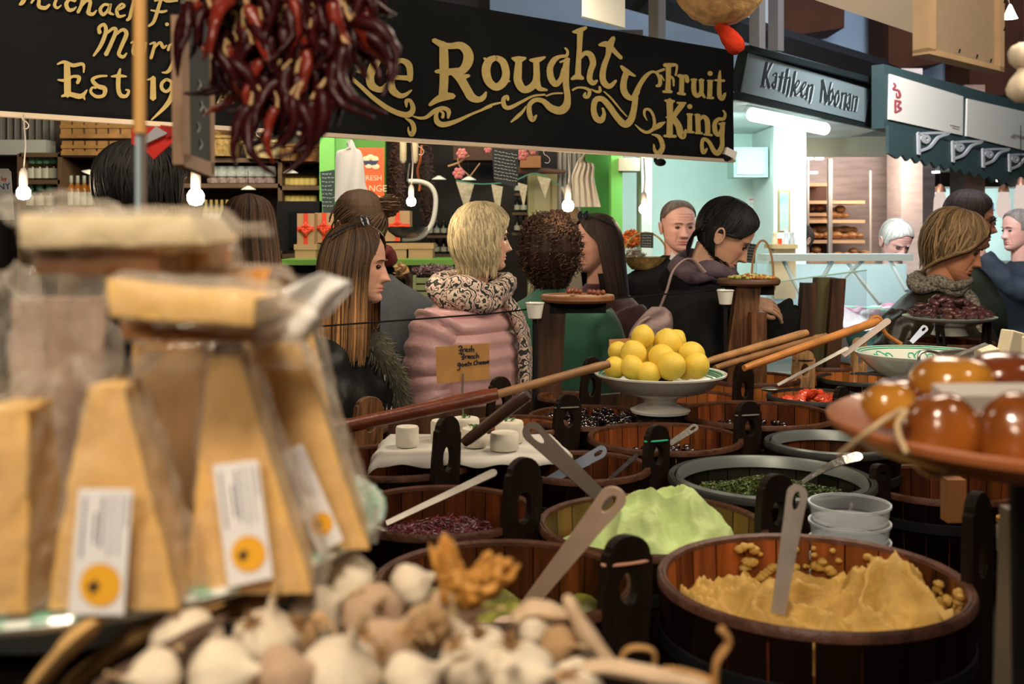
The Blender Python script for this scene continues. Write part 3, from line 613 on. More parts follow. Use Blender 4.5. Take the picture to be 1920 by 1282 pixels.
# dark shelves right inside the green frame with bottles
def rowshelf(y, x0, x1, D, label):
    mb = MB(); bx(mb, x0, y, x1, y+5, D, .25); o = obj('shelf_board', mb, shelf_m, None, False); tag(o, label, 'shelf')
for y, s in ((441, 'upper'), (476, 'middle'), (512, 'lower')): rowshelf(y, 800, 880, 8.0, s+' dark shelf board with small bottles behind the scale pan')
b6 = bottle('wine_bottle', 'small dark bottle with white label on the shelves behind the scale pan', 'dark bottles on the shelves behind the scale pan', [(0, 0), (.022, .002), (.023, .07), (.009, .095), (.009, .12)], mat('dark_glass', (.015, .018, .015), .15), (.0235, .015, .05), pl_, (.010, .11, .125), g_)
row(b6, [(806+i*13, y) for y in (440, 475, 511) for i in range(6)], 8.0)
for y, x0, x1 in ((362, 965, 1000), (398, 960, 1002), (436, 960, 1002)):
    rowshelf(y, x0, x1, 7.9, {362: 'upper', 398: 'middle', 436: 'lower'}[y]+' pale shelf board right of the blonde hair')
for y in (361, 397, 435):
    for i in range(3): dup(b6, W(970+i*12, y, 8.0), label='small dark bottle on the shelves right of the blonde hair', group='dark bottles right of the blonde hair')
# small pendant lampshades in the shop
t = thing('pendant_lamp', 'small white enamel pendant shade hanging in the left shop, tilted', 'lamp', W(168, 322, 6.4))
obj('shade', MB().lathe([(.045, -.012), (.043, -.008), (.015, .008), (.008, .012)], n=20), mat('enamel', (.75, .78, .70), .3), t)
obj('cord', MB().tube([(0, 0, .01), (-.004, 0, .10)], .002, 5), black_m, t)
for x, y, l in ((208, 313, 'small white pendant shade hanging right of the tilted one'), (466, 352, 'small white pendant shade under the middle shelf above the long-haired woman'), (545, 321, 'small white pendant shade in front of the yellow jars'), (879, 334, 'lit small pendant shade with flowers in the dark shop'), (823, 333, 'dim small pendant shade left of the lit one in the dark shop')):
    dup(t, W(x, y, 6.4), rot=(0, 0, 0), label=l)
t.rotation_euler = (0, .35, 0)
# pale sign at far left edge
t = thing('price_card', 'white card with red and blue lettering at the left edge behind the bulb', 'card', W(4, 362, 3.6))
k = 3.6/FPX
poly = [(-40*k, -50*k), (22*k, -50*k), (16*k, 40*k), (10*k, 46*k), (-40*k, 46*k)]
obj('card', MB().prism(poly, (0, 0, 0), (1, 0, 0), (0, 0, 1), (0, .004, 0)), mat('card_white', (.62, .60, .58), .5), t, False)
text('lettering', 'ONY', .030, (-.004, -.002, .02), (PI/2, -.1, 0), mat('blue_print', (.02, .12, .32), .5), t)
text('lettering', 'by', .020, (.008, -.002, .048), (PI/2, -.1, 0), mat('red_print', (.6, .05, .03), .5), t)
# green frame of the shop door
lg_ = mat('bright_green_paint', (.20, .58, .12), .4); dg_ = mat('dark_green_wall', (.07, .25, .02), .5)
D = 6.2
def gpart(name, label, x0, y0, x1, y1, D, dep, m):
    mb = MB(); bx(mb, x0, y0, x1, y1, D, dep); c = W((x0+x1)/2, y1, D); mb.v = [tuple(Vector(v)-c) for v in mb.v]
    o = obj(name, mb, m, None, False); o.location = c; return tag(o, label, 'post' if 'post' in name else 'panel')
gpart('door_post', 'bright green door post left of the hanging apron', 599, 180, 627, 950, D, .12, lg_)
gpart('door_post', 'bright green door post beside the pale butcher wall', 1146, 180, 1167, 950, 6.1, .14, lg_)
gpart('painted_board', 'bright green panel right of the left door post behind the apron', 629, 180, 657, 950, D+.05, .05, mat('green2', (.16, .48, .10), .4))
gpart('painted_board', 'darker green panel behind the orange egg poster', 657, 180, 722, 950, D+.08, .05, dg_)
gpart('painted_board', 'dark green panel left of the right door post', 1090, 180, 1146, 950, 6.35, .05, mat('dark_green2', (.03, .16, .02), .5))
mb = MB(); bx(mb, 1160, 296, 1200, 320, 6.05, .2); o = obj('lintel', mb, mat('beige_lintel', (.5, .40, .28), .6), None, False); tag(o, 'beige lintel block under the right end of the banner', 'lintel')
# egg poster
pt = thing('egg_poster', 'orange-red poster for fresh free range eggs with pale lettering', 'poster', W(695, 385, 6.1)); k = 6.1/FPX
obj('poster_sheet', MB().box((0, 0, .052*6.1/2*1.0), (.155, .006, .34)), mat('poster_orange', (.80, .11, .02), .5), pt, False)
cream = mat('poster_cream', (.82, .62, .40), .5)
for s, sz, z in (('FRESH', .042, .155), ('RANGE', .052, .095), ('EGGS', .070, .028)): text('lettering', s, sz, (.008, -.005, z), (PI/2, 0, 0), cream, pt)
mb = MB()
for x, z in ((-.025, .265), (0, .275), (.025, .265), (-.01, .225), (.03, .22)): mb.ell((x, -.006, z), (.022, .004, .017), 12, 8)
obj('egg_picture', mb, cream, pt)
obj('bowl_picture', MB().prism([(-.045, .255), (.045, .255), (.03, .23), (-.03, .23)], (0, -.009, 0), (1, 0, 0), (0, 0, 1), (0, .004, 0)), mat('poster_navy', (.02, .03, .10), .5), pt, False)
# chalk price board on pillar
def chalkboard(name, label, pts, D, dep, rows, sc, parent=None, jitter=1, colr=(.45, .55, .50), face=(.025, .045, .045)):
    c = W(sum(p[0] for p in pts)/len(pts), max(p[1] for p in pts), D); t = thing(name, label, 'chalkboard', c)
    P = [W(x, y, D)-c for x, y in pts]
    obj('board', MB().prism([(p.x, p.z) for p in P], (0, 0, 0), (1, 0, 0), (0, 0, 1), (0, dep, 0)), mat('slate_%s' % name, face, .6), t, False)
    mb = MB(); pl = Plane((-10, D), (10, D)); q = local_plane(pl, c); R = random.Random(len(label))
    for (x0, x1, y, s) in rows:
        x = x0
        while x < x1-2:
            wl = R.uniform(3, 8)*sc; n = max(3, int(wl/2)); xs = [x+wl*i/n for i in range(n+1)]
            ribbon(mb, q, [(xx, y+s*(xx-x0)+(R.uniform(-1.6, 1.6) if i % 2 else R.uniform(-.5, .5))*sc, 1.1*sc) for i, xx in enumerate(xs)], .002, .001, 2)
            x += wl+R.uniform(2, 3)*sc
    obj('chalk_writing', mb, mat('chalk_%d' % int(colr[0]*100), colr, .8), t, False)
    return t
chalkboard('price_board', 'dark green chalk price board on the green pillar', [(600, 322), (627, 318), (627, 398), (606, 402)], 6.05, .012, [(604, 624, 326+i*7.5, 0) for i in range(9)], .8)
chalkboard('writing_board', 'tilted black board covered with white handwriting hanging below the banner', [(922, 276), (972, 282), (972, 330), (966, 352), (926, 338)], 5.2, .01, [(927, 969, 283+i*6.2, .18) for i in range(9)], .75, colr=(.6, .62, .58), face=(.02, .025, .03))
chalkboard('price_card', 'small black handwritten card in the flower basket before the butcher wall', [(1201, 436), (1225, 436), (1225, 465), (1201, 464)], 5.4, .008, [(1204, 1222, 441+i*5, 0) for i in range(5)], .6, colr=(.4, .42, .4), face=(.02, .025, .025))
chalkboard('price_card', 'black handwritten card in the basket right of the dark-haired woman', [(1392, 454), (1418, 458), (1415, 494), (1390, 490)], 4.9, .008, [(1395, 1414, 461+i*5.5, .1) for i in range(6)], .6, colr=(.35, .37, .36), face=(.02, .022, .025))
chalkboard('price_board', 'small chalk sign on the green crates behind the oranges', [(832, 523), (868, 520), (868, 552), (834, 556)], 6.3, .01, [(838, 862, 531, 0), (838, 850, 544, 0)], 1.3, colr=(.6, .6, .5), face=(.03, .035, .025))
# hanging bags / aprons
cloth = mat('white_cloth', (.72, .71, .70), .8, bump=.4, bs=30)
def hangcloth(name, label, outline, D, m, ripples, nm='bag'):
    """outline rows: (y, xleft, xright)"""
    c = W(outline[0][1], outline[0][0], D); mb = MB(); rows = []
    O = cr(outline, 4)
    for y, a, b in O:
        row = []
        for j in range(29):
            f = j/28; x = a+(b-a)*f; p = W(x, y, D)
            row.append(p-c+Vector((0, -.02*math.sin(f*PI)+.008*math.sin(f*ripples*PI+y*.03), 0)))
        back = [q+Vector((0, .012+.05*math.sin(PI*i/28), 0)) for i, q in enumerate(row)][::-1]
        rows.append(row+back)
    mb.grid(rows, True, True); o = obj(name, mb, m); o.location = c; return tag(o, label, nm)
hangcloth('carrier_bag', 'white folded cloth apron hanging in front of the green pillar', [(262, 654, 660), (268, 649, 664), (278, 649, 668), (283, 632, 676), (300, 629, 681), (340, 629, 684), (378, 628, 690)], 5.0, cloth, 3, 'apron')
hangcloth('carrier_bag', 'translucent white plastic bag bundle hanging by the right green door post', [(288, 1094, 1099), (302, 1083, 1098), (308, 1080, 1114), (330, 1072, 1114), (352, 1073, 1118), (388, 1074, 1127)], 5.1, mat('thin_bag', (.78, .70, .58), .4, bump=.5, bs=25, sss=.3), 9)
# interior deep: beam, flowers, cream cupboard, bunting, scale
mb = MB(); bx(mb, 850, 268, 1010, 300, 7.9, .3); o = obj('wooden_beam', mb, mat('interior_beam', (.12, .05, .02), .6, var=.5), None, False); tag(o, 'rough dark wooden beam inside the shop behind the writing board', 'beam')
mb = MB().tube([W(960, 318, 7.0), W(1060, 322, 7.1)], [.035, .012], 10); o = obj('wooden_plank', mb, mat('driftwood', (.16, .07, .035), .6)); tag(o, 'dark driftwood plank on top of the cream cupboard', 'plank')
mb = MB(); bx(mb, 975, 292, 1014, 314, 6.9, .2); o = obj('wooden_box', mb, mat('brown_box', (.34, .13, .04), .6, var=.3), None, False); tag(o, 'brown wooden box on the driftwood plank', 'box')
t = thing('cream_cupboard', 'cream painted cupboard behind the curly-haired woman', 'cupboard', W(1030, 560, 7.4))
def lp(mb): mb.v = [tuple(Vector(v)-t.location) for v in mb.v]; return mb
obj('body', lp(bx(MB(), 990, 326, 1075, 560, 7.4, .4)), mat('cream_paint', (.52, .47, .22), .6, var=.15), t, False)
obj('door', lp(bx(MB(), 1002, 340, 1032, 540, 7.38, .02)), mat('cream_paint2', (.58, .52, .28), .6), t, False)
obj('door', lp(bx(MB(), 1036, 340, 1068, 540, 7.38, .02)), mat('cream_paint2', (.58, .52, .28), .6), t, False)
mb = MB(); bx(mb, 1046, 262, 1092, 420, 7.2, .1)
for i in range(5): mb.tube([W(1050+i*9, 262, 7.18), W(1050+i*9, 420, 7.18)], .012, 8)
o = obj('curtain', mb, mat('grey_curtain', (.30, .26, .22), .8)); tag(o, 'grey ribbed curtain panel behind the white plastic bag', 'curtain')
bun = mat('bunting_cloth', (.44, .36, .24), .8, col2=(.62, .55, .42), vs=50)
for i, (x, y, w_, h) in enumerate(((872, 340, 34, 60), (932, 345, 22, 70), (980, 342, 18, 50), (1020, 330, 26, 42), (1062, 350, 22, 30), (1113, 378, 22, 24))):
    P = [(x-w_/2, y), (x+w_/2, y+5), (x+2, y+h)]
    ipoly('bunting_flag', ['widest', 'second', 'third', 'fourth', 'fifth', 'last'][i]+' lace bunting flag from the left inside the shop', 'bunting', P, 6.6, .004, bun, 'lace bunting inside the shop')
mb = MB().tube([W(x, y, 6.62) for x, y in cr([(855, 338), (900, 345), (960, 340), (1005, 325), (1055, 350), (1115, 378)], 5)], .004, 5); o = obj('bunting_string', mb, mat('green_string', (.1, .3, .2), .6)); tag(o, 'green string carrying the lace bunting', 'string')
pink = mat('pink_petals', (.80, .25, .26), .6, var=.25, vs=30)
for i, (x, y, r) in enumerate(((866, 288, 11), (860, 325, 12), (915, 280, 8), (950, 283, 7), (980, 290, 12), (1000, 283, 8))):
    t = thing('paper_flower', ['pink paper flower on the twig, upper left', 'pink paper flower by the lit small pendant shade', 'pink flower at the left top of the writing board', 'pink flower over the middle of the writing board', 'largest pink flower right of the writing board', 'pink flower above the brown wooden box'][i], 'flower', W(x, y, 5.3)); k = 5.3/FPX*r
    for a in range(6):
        obj('petal', MB().ell((k*.5*math.cos(a*1.05), 0, k*.5*math.sin(a*1.05)), (k*.5, k*.25, k*.42), 10, 6, (0, -a*1.05, .3)), pink, t)
    obj('centre', MB().ell((0, -k*.2, 0), (k*.25, k*.25, k*.25), 8, 6), mat('flower_core', (.6, .35, .12), .6), t)
mb = MB().tube([W(x, y, 5.35) for x, y in cr([(840, 312), (860, 305), (880, 292)], 4)], .006, 6); mb.tube([W(x, y, 5.35) for x, y in cr([(858, 296), (862, 312), (880, 330)], 4)], .004, 6); mb.tube([W(900, 306, 5.35), W(882, 330, 5.35)], .004, 6)
o = obj('twig', mb, mat('pale_twig', (.42, .24, .12), .6)); tag(o, 'forked pale twig with pink flowers hanging in the shop', 'twig')
# hanging dried bundle, scale with hook
def leafmass(name, label, c, r, n, m, sz, cat, seed=1, flat=False):
    R = random.Random(seed); mb = MB()
    for i in range(n):
        d = Vector((R.gauss(0, 1), R.gauss(0, 1), R.gauss(0, 1))).normalized()*R.uniform(.5, 1)
        p = Vector((d.x*r[0], d.y*r[1], d.z*r[2])); u = Vector((R.gauss(0, 1), R.gauss(0, 1), R.gauss(0, 1))).normalized(); v = u.orthogonal().normalized()
        t = R.uniform(.5, 1.2); cc = (t, t, t)
        mb.add([p-u*sz, p+v*sz*.4, p+u*sz, p-v*sz*.4, p+u.cross(v)*sz*.15], [(0, 1, 4), (1, 2, 4), (2, 3, 4), (3, 0, 4)], cc)
    mb.ell((0, 0, 0), tuple(x*.75 for x in r), 12, 8, None, (.5, .5, .5))
    o = obj(name, mb, m, None, False); o.location = c; o['kind'] = 'stuff'; return tag(o, label, cat)
leafmass('dried_herb_bunch', 'dark brown dried bunch hanging beside the orange poster', W(745, 335, 6.6), (.05, .05, .32), 700, mat('dry_brown', (.10, .045, .03), .8, attr=True), .02, 'dried bunch')
leafmass('dried_herb_bunch', 'dark dried bunch hanging behind the white scale hook', W(800, 345, 6.8), (.05, .05, .30), 600, mat('dry_dark', (.06, .03, .02), .8, attr=True), .02, 'dried bunch', 2)
t = thing('hanging_scale', 'hanging scale with white curved arm and round metal pan', 'scale', W(770, 270, 4.9)); o0 = t.location
def T(x, y, dy=0): return W(x, y, 4.9)-o0+Vector((0, dy, 0))
cr_w = mat('cream_enamel', (.72, .62, .40), .4)
for x in (756, 778): obj('cream_housing', MB().tube([T(x, 262), T(x, 268), T(x, 300), T(x, 306)], [.014, .016, .016, .008], 12), cr_w, t)
obj('curved_arm', MB().tube([T(x, y) for x, y in cr([(766, 340), (790, 341), (808, 350), (817, 372), (813, 410), (802, 432), (785, 446), (755, 449)], 6)], .0115, 10), mat('arm_white', (.70, .72, .64), .3), t)
c = T(763, 426); obj('pan', MB().lathe([(.002, -.052), (.05, -.045), (.085, -.02), (.096, 0), (.098, .002), (.084, -.018), (.05, -.041), (.002, -.048)], c, 32, caps=False), steel, t)
obj('pan_peg', MB().lathe([(.009, -.02), (.009, .0)], T(754, 444), 10), steel_d, t)
obj('hook_chain', MB().tube([T(768, 306), T(766, 320), T(764, 340)], .004, 6), steel_d, t)
mb = MB().tube([W(x, y, 5.0) for x, y in cr([(791, 272), (788, 300), (783, 320), (787, 345), (786, 358)], 5)], [.004]*9+[.008]*8+[.012]*4 if False else .006, 6); o = obj('hanging_ribbon', mb, mat('orange_ribbon', (.55, .13, .03), .6)); tag(o, 'orange ribbon hanging behind the scale arm', 'ribbon')
# bare bulbs
def bulb(label, px, py, D, s, ycord, glow=12, power=4, kind=0, rw=1):
    k = D/FPX; t = thing('light_bulb', label, 'light bulb', W(px, py, D), group='bare bulbs hanging on cords' if False else None)
    obj('glass', MB().lathe([(.1*s*k, -s*k), (.7*s*k, -.85*s*k), (1.0*s*k*rw, -.35*s*k), (1.0*s*k*rw, .35*s*k), (.75*s*k, .8*s*k), (.5*s*k, 1*s*k)], n=20), emit('bulb_glow_%d' % glow, (1, .93, .78), glow), t)
    obj('socket', MB().lathe([(.6*s*k, 1.0*s*k), (.62*s*k, 1.5*s*k), (.6*s*k, 3*s*k), (.3*s*k, 3.6*s*k)], n=14), mat('socket_grey', (.36, .31, .30), .5), t)
    zt_ = (py-ycord)*k
    obj('cord', MB().tube([(0, 0, 3*s*k), (.006, 0, zt_*.6), (0, 0, zt_)], .003*D/4, 6), mat('cord_grey', (.4, .36, .33), .5), t)
    point('bulb_light', W(px, py, D)+Vector((0, -s*k*1.6, 0)), power, (1, .78, .5), .03)
bulb('bare lit bulb on a grey cord at the far left before the shelves', 44, 362, 2.95, 13, 214, 14, 3)
bulb('bright bare bulb beside the black-haired man', 367, 370, 3.15, 16, 240, 16, 4)
bulb('lit bare bulb hanging before the scale arm', 771, 378, 3.9, 9, 262, 12, 3)
bulb('round lit bulb beside the plastic bag bundle', 1065, 386, 4.5, 11, 285, 14, 3)
bulb('small lit bulb hanging before the pale butcher wall', 1207, 392, 5.2, 9, 296, 8, 2)
# gift boxes, screen, crates, oranges
t = thing('computer_screen', 'black till screen behind the long-haired woman', 'screen', W(560, 470, 6.2)); o0 = t.location
def L2(f): mb = MB(); f(mb); mb.v = [tuple(Vector(v)-o0) for v in mb.v]; return mb
obj('case', L2(lambda m: bx(m, 519, 377, 604, 470, 6.2, .12)), black_m, t, False)
obj('screen', L2(lambda m: bx(m, 541, 397, 603, 465, 6.18, .02)), mat('screen_black', (.008, .01, .012), .15), t, False)
card = mat('kraft_box', (.47, .29, .15), .7, var=.1); rib = mat('red_ribbon', (.75, .06, .02), .5)
def giftbox(label, x0, y0, x1, y1, D, ribbon_=True, bow=None):
    global o0
    t = thing('gift_box', label, 'box', W((x0+x1)/2, y1, D)); o0 = t.location
    obj('box', L2(lambda m: bx(m, x0, y0, x1, y1, D, .16)), card, t, False)
    if not ribbon_: obj('lid', L2(lambda m: bx(m, x0-2, y0, x1+2, y0+(y1-y0)*.35, D-.005, .17)), card, t, False)
    if ribbon_:
        xm = (x0+x1)/2; ym = (y0+y1)/2
        obj('ribbon', L2(lambda m: (bx(m, xm-4, y0, xm+4, y1, D-.004, .006), bx(m, x0, ym-4, x1, ym+4, D-.004, .006))), rib, t, False)
        c = W(xm, ym, D-.02)-o0; mb = MB()
        for a in range(8): mb.ell(c+Vector((.02*math.cos(a*.8), 0, .02*math.sin(a*.8))), (.022, .008, .009), 8, 6, (0, a*.8, 0))
        obj('bow', mb, rib, t)
giftbox('kraft gift box with red ribbon before the black screen', 557, 400, 589, 458, 5.9)
giftbox('kraft gift box with red ribbon right of its neighbour, half behind the bun hair', 590, 399, 625, 455, 6.0)
giftbox('kraft box without ribbon under the two ribboned boxes', 553, 458, 592, 487, 5.9, False)
giftbox('kraft gift box with red bow behind the scale pan', 722, 395, 768, 452, 6.0)
giftbox('plain kraft box left of the pair below the scale pan', 726, 456, 762, 488, 5.9, False)
giftbox('plain kraft box right of the pair below the scale pan', 766, 456, 811, 486, 5.9, False)
t0 = thing('display_table', 'green-edged display table with crates of fruit behind the blonde woman', 'table', W(770, 960, 5.7)); o0 = t0.location
obj('table_top', L2(lambda m: bx(m, 520, 487, 850, 497, 5.6, .6)), mat('green_edge', (.16, .36, .06), .5), t0, False)
for x in (530, 760): obj('leg', L2(lambda m: bx(m, x, 497, x+12, 950, 5.65, .06)), shelf_m, t0, False)
obj('front_panel', L2(lambda m: bx(m, 540, 500, 830, 760, 5.95, .03)), mat('dark_panel', (.035, .025, .015), .7), t0, False)
crm = mat('green_crate', (.32, .38, .17), .6, var=.3)
t = thing('fruit_crate', 'pale green slatted crate behind the blonde woman', 'crate', W(815, 600, 5.5)); o0 = t.location
for i in range(4): obj('slat', L2(lambda m: bx(m, 776, 521+i*13, 848, 531+i*13, 5.45, .02)), crm, t, False)
for x in (774, 844): obj('corner_post', L2(lambda m: bx(m, x, 516, x+6, 575, 5.44, .03)), crm, t, False)
obj('crate_bottom', L2(lambda m: bx(m, 776, 572, 848, 578, 5.45, .35)), crm, t, False)
leafmass('wrapped_sweets', 'cellophane wrapped dark red sweets in the green crate', W(812, 507, 5.6), (.115, .10, .035), 900, mat('wrapped', (.40, .28, .29), .25, attr=True, col2=(.10, .02, .03), vs=60), .014, 'sweets', 3)
orr = mat('orange_peel', (.85, .33, .03), .45, bump=.3, bs=150)
for i, (x, y, m) in enumerate(((784, 573, mat('pale_orange', (.80, .50, .25), .5)), (811, 571, orr), (827, 577, orr))):
    o = obj('orange', MB().ell((0, 0, 0), (.037, .037, .036), 20, 14), m); o.location = W(x, y, 5.25)
    tag(o, ['pale peach-coloured fruit left of the oranges behind the blonde woman', 'bright orange, middle fruit, in the paper tub behind the pink jacket', 'orange half hidden by the pink jacket'][i], 'fruit')
t = thing('fruit_tub', 'beige paper tub holding the oranges', 'tub', W(805, 640, 5.25)); k = 5.25/FPX
obj('tub', MB().lathe([(.05, 0), (.06, .01), (.085, .13), (.088, .135), (.082, .13)], n=24), mat('paper_tub', (.5, .34, .2), .7), t)
t = thing('confetti_crate', 'long wooden crate with printed lettering behind the pink jacket', 'crate', W(790, 745, 5.1)); o0 = t.location
obj('crate_board', L2(lambda m: bx(m, 766, 640, 860, 658, 5.1, .3)), mat('pale_crate', (.45, .27, .15), .6), t, False)
obj('lower_body', L2(lambda m: bx(m, 764, 659, 862, 745, 5.12, .35)), mat('dark_crate', (.05, .03, .018), .6), t, False)
text('lettering', 'UCO IL CONFETTI', .019, W(805, 649, 5.09)-o0, (PI/2, 0, 0), mat('red_brown_print', (.35, .1, .05), .5), t)
leafmass('loaf_bag', 'brown paper wrapped bundle under the gift boxes', W(752, 505, 5.6), (.04, .04, .05), 100, mat('kraft2', (.55, .33, .14), .7, attr=True), .02, 'bundle', 5)
# tall shelf of flowers right: orange flowers basket
t = thing('flower_basket', 'cane basket with a tall hoop handle before the butcher wall', 'basket', W(1210, 505, 5.5)); k = 5.5/FPX
obj('basket_body', MB().lathe([(.07, 0), (.09, .02), (.11, .06), (.115, .065), (.1, .06)], n=28, fn=lambda a, z: 1+.02*math.sin(a*28)), wk1, t)
obj('handle', MB().tube([(.115*math.cos(a), 0, .06+.13*math.sin(a)) for a in [PI*i/16 for i in range(17)]], .005, 6), wk1, t)
leafmass('orange_flowers', 'bunch of orange flowers behind the cane basket', W(1184, 448, 5.7), (.055, .04, .05), 500, mat('orange_flower', (.75, .20, .03), .6, attr=True), .016, 'flowers', 8)
leafmass('sweet_bags', 'coloured wrapped sweets below the orange flowers', W(1190, 482, 5.6), (.06, .05, .045), 400, mat('sweet_mix', (.45, .55, .45), .4, attr=True, col2=(.25, .08, .10), vs=45), .016, 'sweets', 9)
t = thing('card_basket', 'cane hoop handle basket right of the dark-haired woman', 'basket', W(1430, 520, 4.9))
obj('handle', MB().tube([(.05*math.cos(a)-.0, 0, .0+.17*math.sin(a)) for a in [PI*i/16 for i in range(17)]], .005, 6), mat('cane_handle', (.45, .22, .08), .5), t)
obj('basket_body', MB().lathe([(.055, -.06), (.07, 0), (.06, 0)], n=24), wk1, t)
# ================================================================ butcher stall
t = thing('fuse_box', 'pale green metal box on the butcher wall', 'box', W(1407, 335, 6.75)); o0 = t.location
gb = mat('box_green', (.38, .58, .50), .5)
obj('case', L2(lambda m: bx(m, 1376, 276, 1440, 332, 6.7, .2)), gb, t, False)
obj('door', L2(lambda m: bx(m, 1381, 281, 1435, 327, 6.69, .01)), gb, t, False)
t = thing('wall_calendar', 'white paper calendar with red heading on the butcher wall', 'calendar', W(1415, 420, 7.15)); o0 = t.location
obj('sheet', L2(lambda m: bx(m, 1400, 370, 1434, 420, 7.15, .006)), mat('calendar_paper', (.72, .74, .72), .6), t, False)
obj('heading', L2(lambda m: bx(m, 1405, 373, 1432, 375, 7.145, .004)), mat('calendar_red', (.65, .12, .12), .6), t, False)
mb = MB()
for r in range(5):
    for c in range(5): bx(mb, 1406+c*5.4, 380+r*7, 1409+c*5.4, 384+r*7, 7.146, .003)
mb.v = [tuple(Vector(v)-o0) for v in mb.v]; obj('printed_days', mb, mat('grey_print', (.5, .55, .55), .6), t, False)
t = thing('framed_picture', 'tall narrow picture in a gold frame leaning by the bread racks', 'picture', W(1470, 430, 6.4)); o0 = t.location
obj('frame', L2(lambda m: bx(m, 1459, 356, 1482, 436, 6.4, .02)), mat('gold_frame', (.42, .27, .09), .5), t, False)
obj('picture', L2(lambda m: bx(m, 1462, 359, 1479, 433, 6.39, .01)), mat('picture_face', (.50, .42, .33), .6, col2=(.20, .42, .45), vs=8), t, False)
t = thing('votive_candle', 'small red votive candle on the wooden ledge by the framed picture', 'candle', W(1462, 458, 6.2))
obj('glass', MB().lathe([(.012, 0), (.014, .005), (.014, .035), (.011, .035)], n=14), emit('red_candle', (1, .06, .02), 2.2), t)
for i, (x, l) in enumerate(((1453, 'small cream figurine left of the red candle'), (1474, 'small pale blue figurine right of the red candle'), (1485, 'small grey figurine on the ledge beside the bread rack'))):
    o = obj('figurine', MB().lathe([(.018, 0), (.016, .03), (.010, .05), (.014, .06), (.012, .075), (.002, .085)], n=14), mat('figurine%d' % i, [(.6, .48, .3), (.5, .58, .6), (.4, .4, .4)][i], .5)); o.location = W(x, 458, 6.2); tag(o, l, 'figurine')
mb = MB(); bx(mb, 1448, 458, 1496, 466, 6.1, .2); bx(mb, 1452, 466, 1492, 560, 6.15, .12); o = obj('wooden_ledge', mb, mat('ledge_wood', (.42, .30, .13), .6, var=.3), None, False); tag(o, 'yellow-brown wooden ledge carrying figurines and red candle', 'ledge')
# bread racks
rk = mat('rack_metal', (.55, .47, .42), .35, metal=.6); brd = mat('bread_crust', (.50, .24, .09), .6, var=.5, vs=18)
t = thing('bread_rack', 'steel bread rack with wooden shelves full of loaves', 'rack', W(1560, 700, 8.0)); o0 = t.location
for x, D, r in ((1513, 7.9, .018), (1556, 7.9, .020), (1478, 8.2, .014), (1632, 8.2, .012)): obj('upright', L2(lambda m: m.tube([W(x, 298 if D < 8 else 320, D), W(x, 640, D)], r, 8)), rk, t)
shl = []
for a, b, y, D in ((1480, 1552, 345, 8.2), (1515, 1622, 378, 8.1), (1480, 1550, 401, 8.2), (1515, 1622, 414, 8.1), (1480, 1550, 409, 8.25), (1480, 1622, 452, 8.1), (1480, 1640, 490, 8.1)):
    obj('shelf', L2(lambda m: bx(m, a, y-2, b, y+4, D, .35)), mat('rack_shelf', (.50, .30, .16), .5), t, False)
obj('side_panel', L2(lambda m: bx(m, 1480, 345, 1550, 490, 8.5, .02)), mat('rack_back', (.12, .05, .03), .7), t, False)
R = random.Random(4); loaf = None
spots = [(1490+i*16, 396, 8.3) for i in range(4)]+[(1554+i*14, 410, 8.25) for i in range(3)]+[(1560+i*15, 400, 8.3) for i in range(2)]+[(1520+i*15, 448, 8.2) for i in range(7)]+[(1524+i*15, 438, 8.25) for i in range(6)]+[(1520+i*17, 486, 8.15) for i in range(7)]+[(1486, 446, 8.3), (1500, 446, 8.3), (1530, 476, 8.2), (1600, 478, 8.2), (1620, 480, 8.2)]
brd2 = mat('bread_pale', (.62, .38, .18), .6, var=.4, vs=18)
for i, (x, y, D) in enumerate(spots):
    p = W(x, y, D)+Vector((0, 0, .01))
    if loaf is None:
        loaf = obj('bread_loaf', MB().ell((0, 0, .018), (.034, .06, .024), 14, 10, None, None, lambda d: 1+.06*noise.noise(d*3)), brd); loaf.location = p; tag(loaf, 'brown crusty loaf on the bread rack shelves', 'bread', 'loaves on the bread rack')
    else:
        c = loaf.copy(); COL.objects.link(c); c.location = p; c.rotation_euler = (0, 0, R.uniform(-.8, .8)); s = R.uniform(.8, 1.3); c.scale = (s, s, s)
# display fridge
t = thing('display_counter', 'white refrigerated meat counter with slanted glass front', 'counter', W(1565, 900, 5.6)); o0 = t.location
wh = mat('fridge_white', (.62, .76, .78), .35)
D1 = 5.5
obj('top_rail', L2(lambda m: m.box(W(1565, 482, D1), (.76, .16, .035), (0, 0, .06))), wh, t, False)
obj('base', L2(lambda m: bx(m, 1400, 700, 1720, 960, 5.4, .8)), mat('fridge_base', (.45, .55, .56), .5), t, False)
obj('shelf_bed', L2(lambda m: m.box(W(1550, 600, 5.8), (.85, .7, .02))), mat('fridge_bed', (.48, .46, .58), .4), t, False)
obj('back_panel', L2(lambda m: bx(m, 1420, 495, 1700, 600, 6.2, .02)), mat('fridge_back', (.38, .55, .55), .4), t, False)
for a, b in (((1470, 490), (1505, 560)), ((1560, 490), (1510, 580)), ((1618, 488), (1540, 560)), ((1668, 488), (1700, 545)), ((1590, 495), (1650, 570))): obj('frame_strut', L2(lambda m: m.tube([W(*a, 5.48), W(*b, 5.35)], .012, 6)), wh, t, False)
obj('glass_front', L2(lambda m: m.add([W(1440, 490, 5.46), W(1690, 488, 5.46), W(1730, 620, 5.1), W(1410, 620, 5.1)], [(0, 1, 2, 3)])), case_glass, t, False)
point('case_light', W(1560, 520, 5.75), 3, (.75, .85, 1), .1)
R = random.Random(11)
meat = mat('meat_pink', (.60, .22, .34), .35, var=.4, vs=20); m2 = mat('meat_pale', (.62, .55, .60), .35, var=.2); m3 = mat('green_pack', (.20, .62, .42), .4); m4 = mat('yellow_pack', (.60, .58, .35), .4)
pr = {}
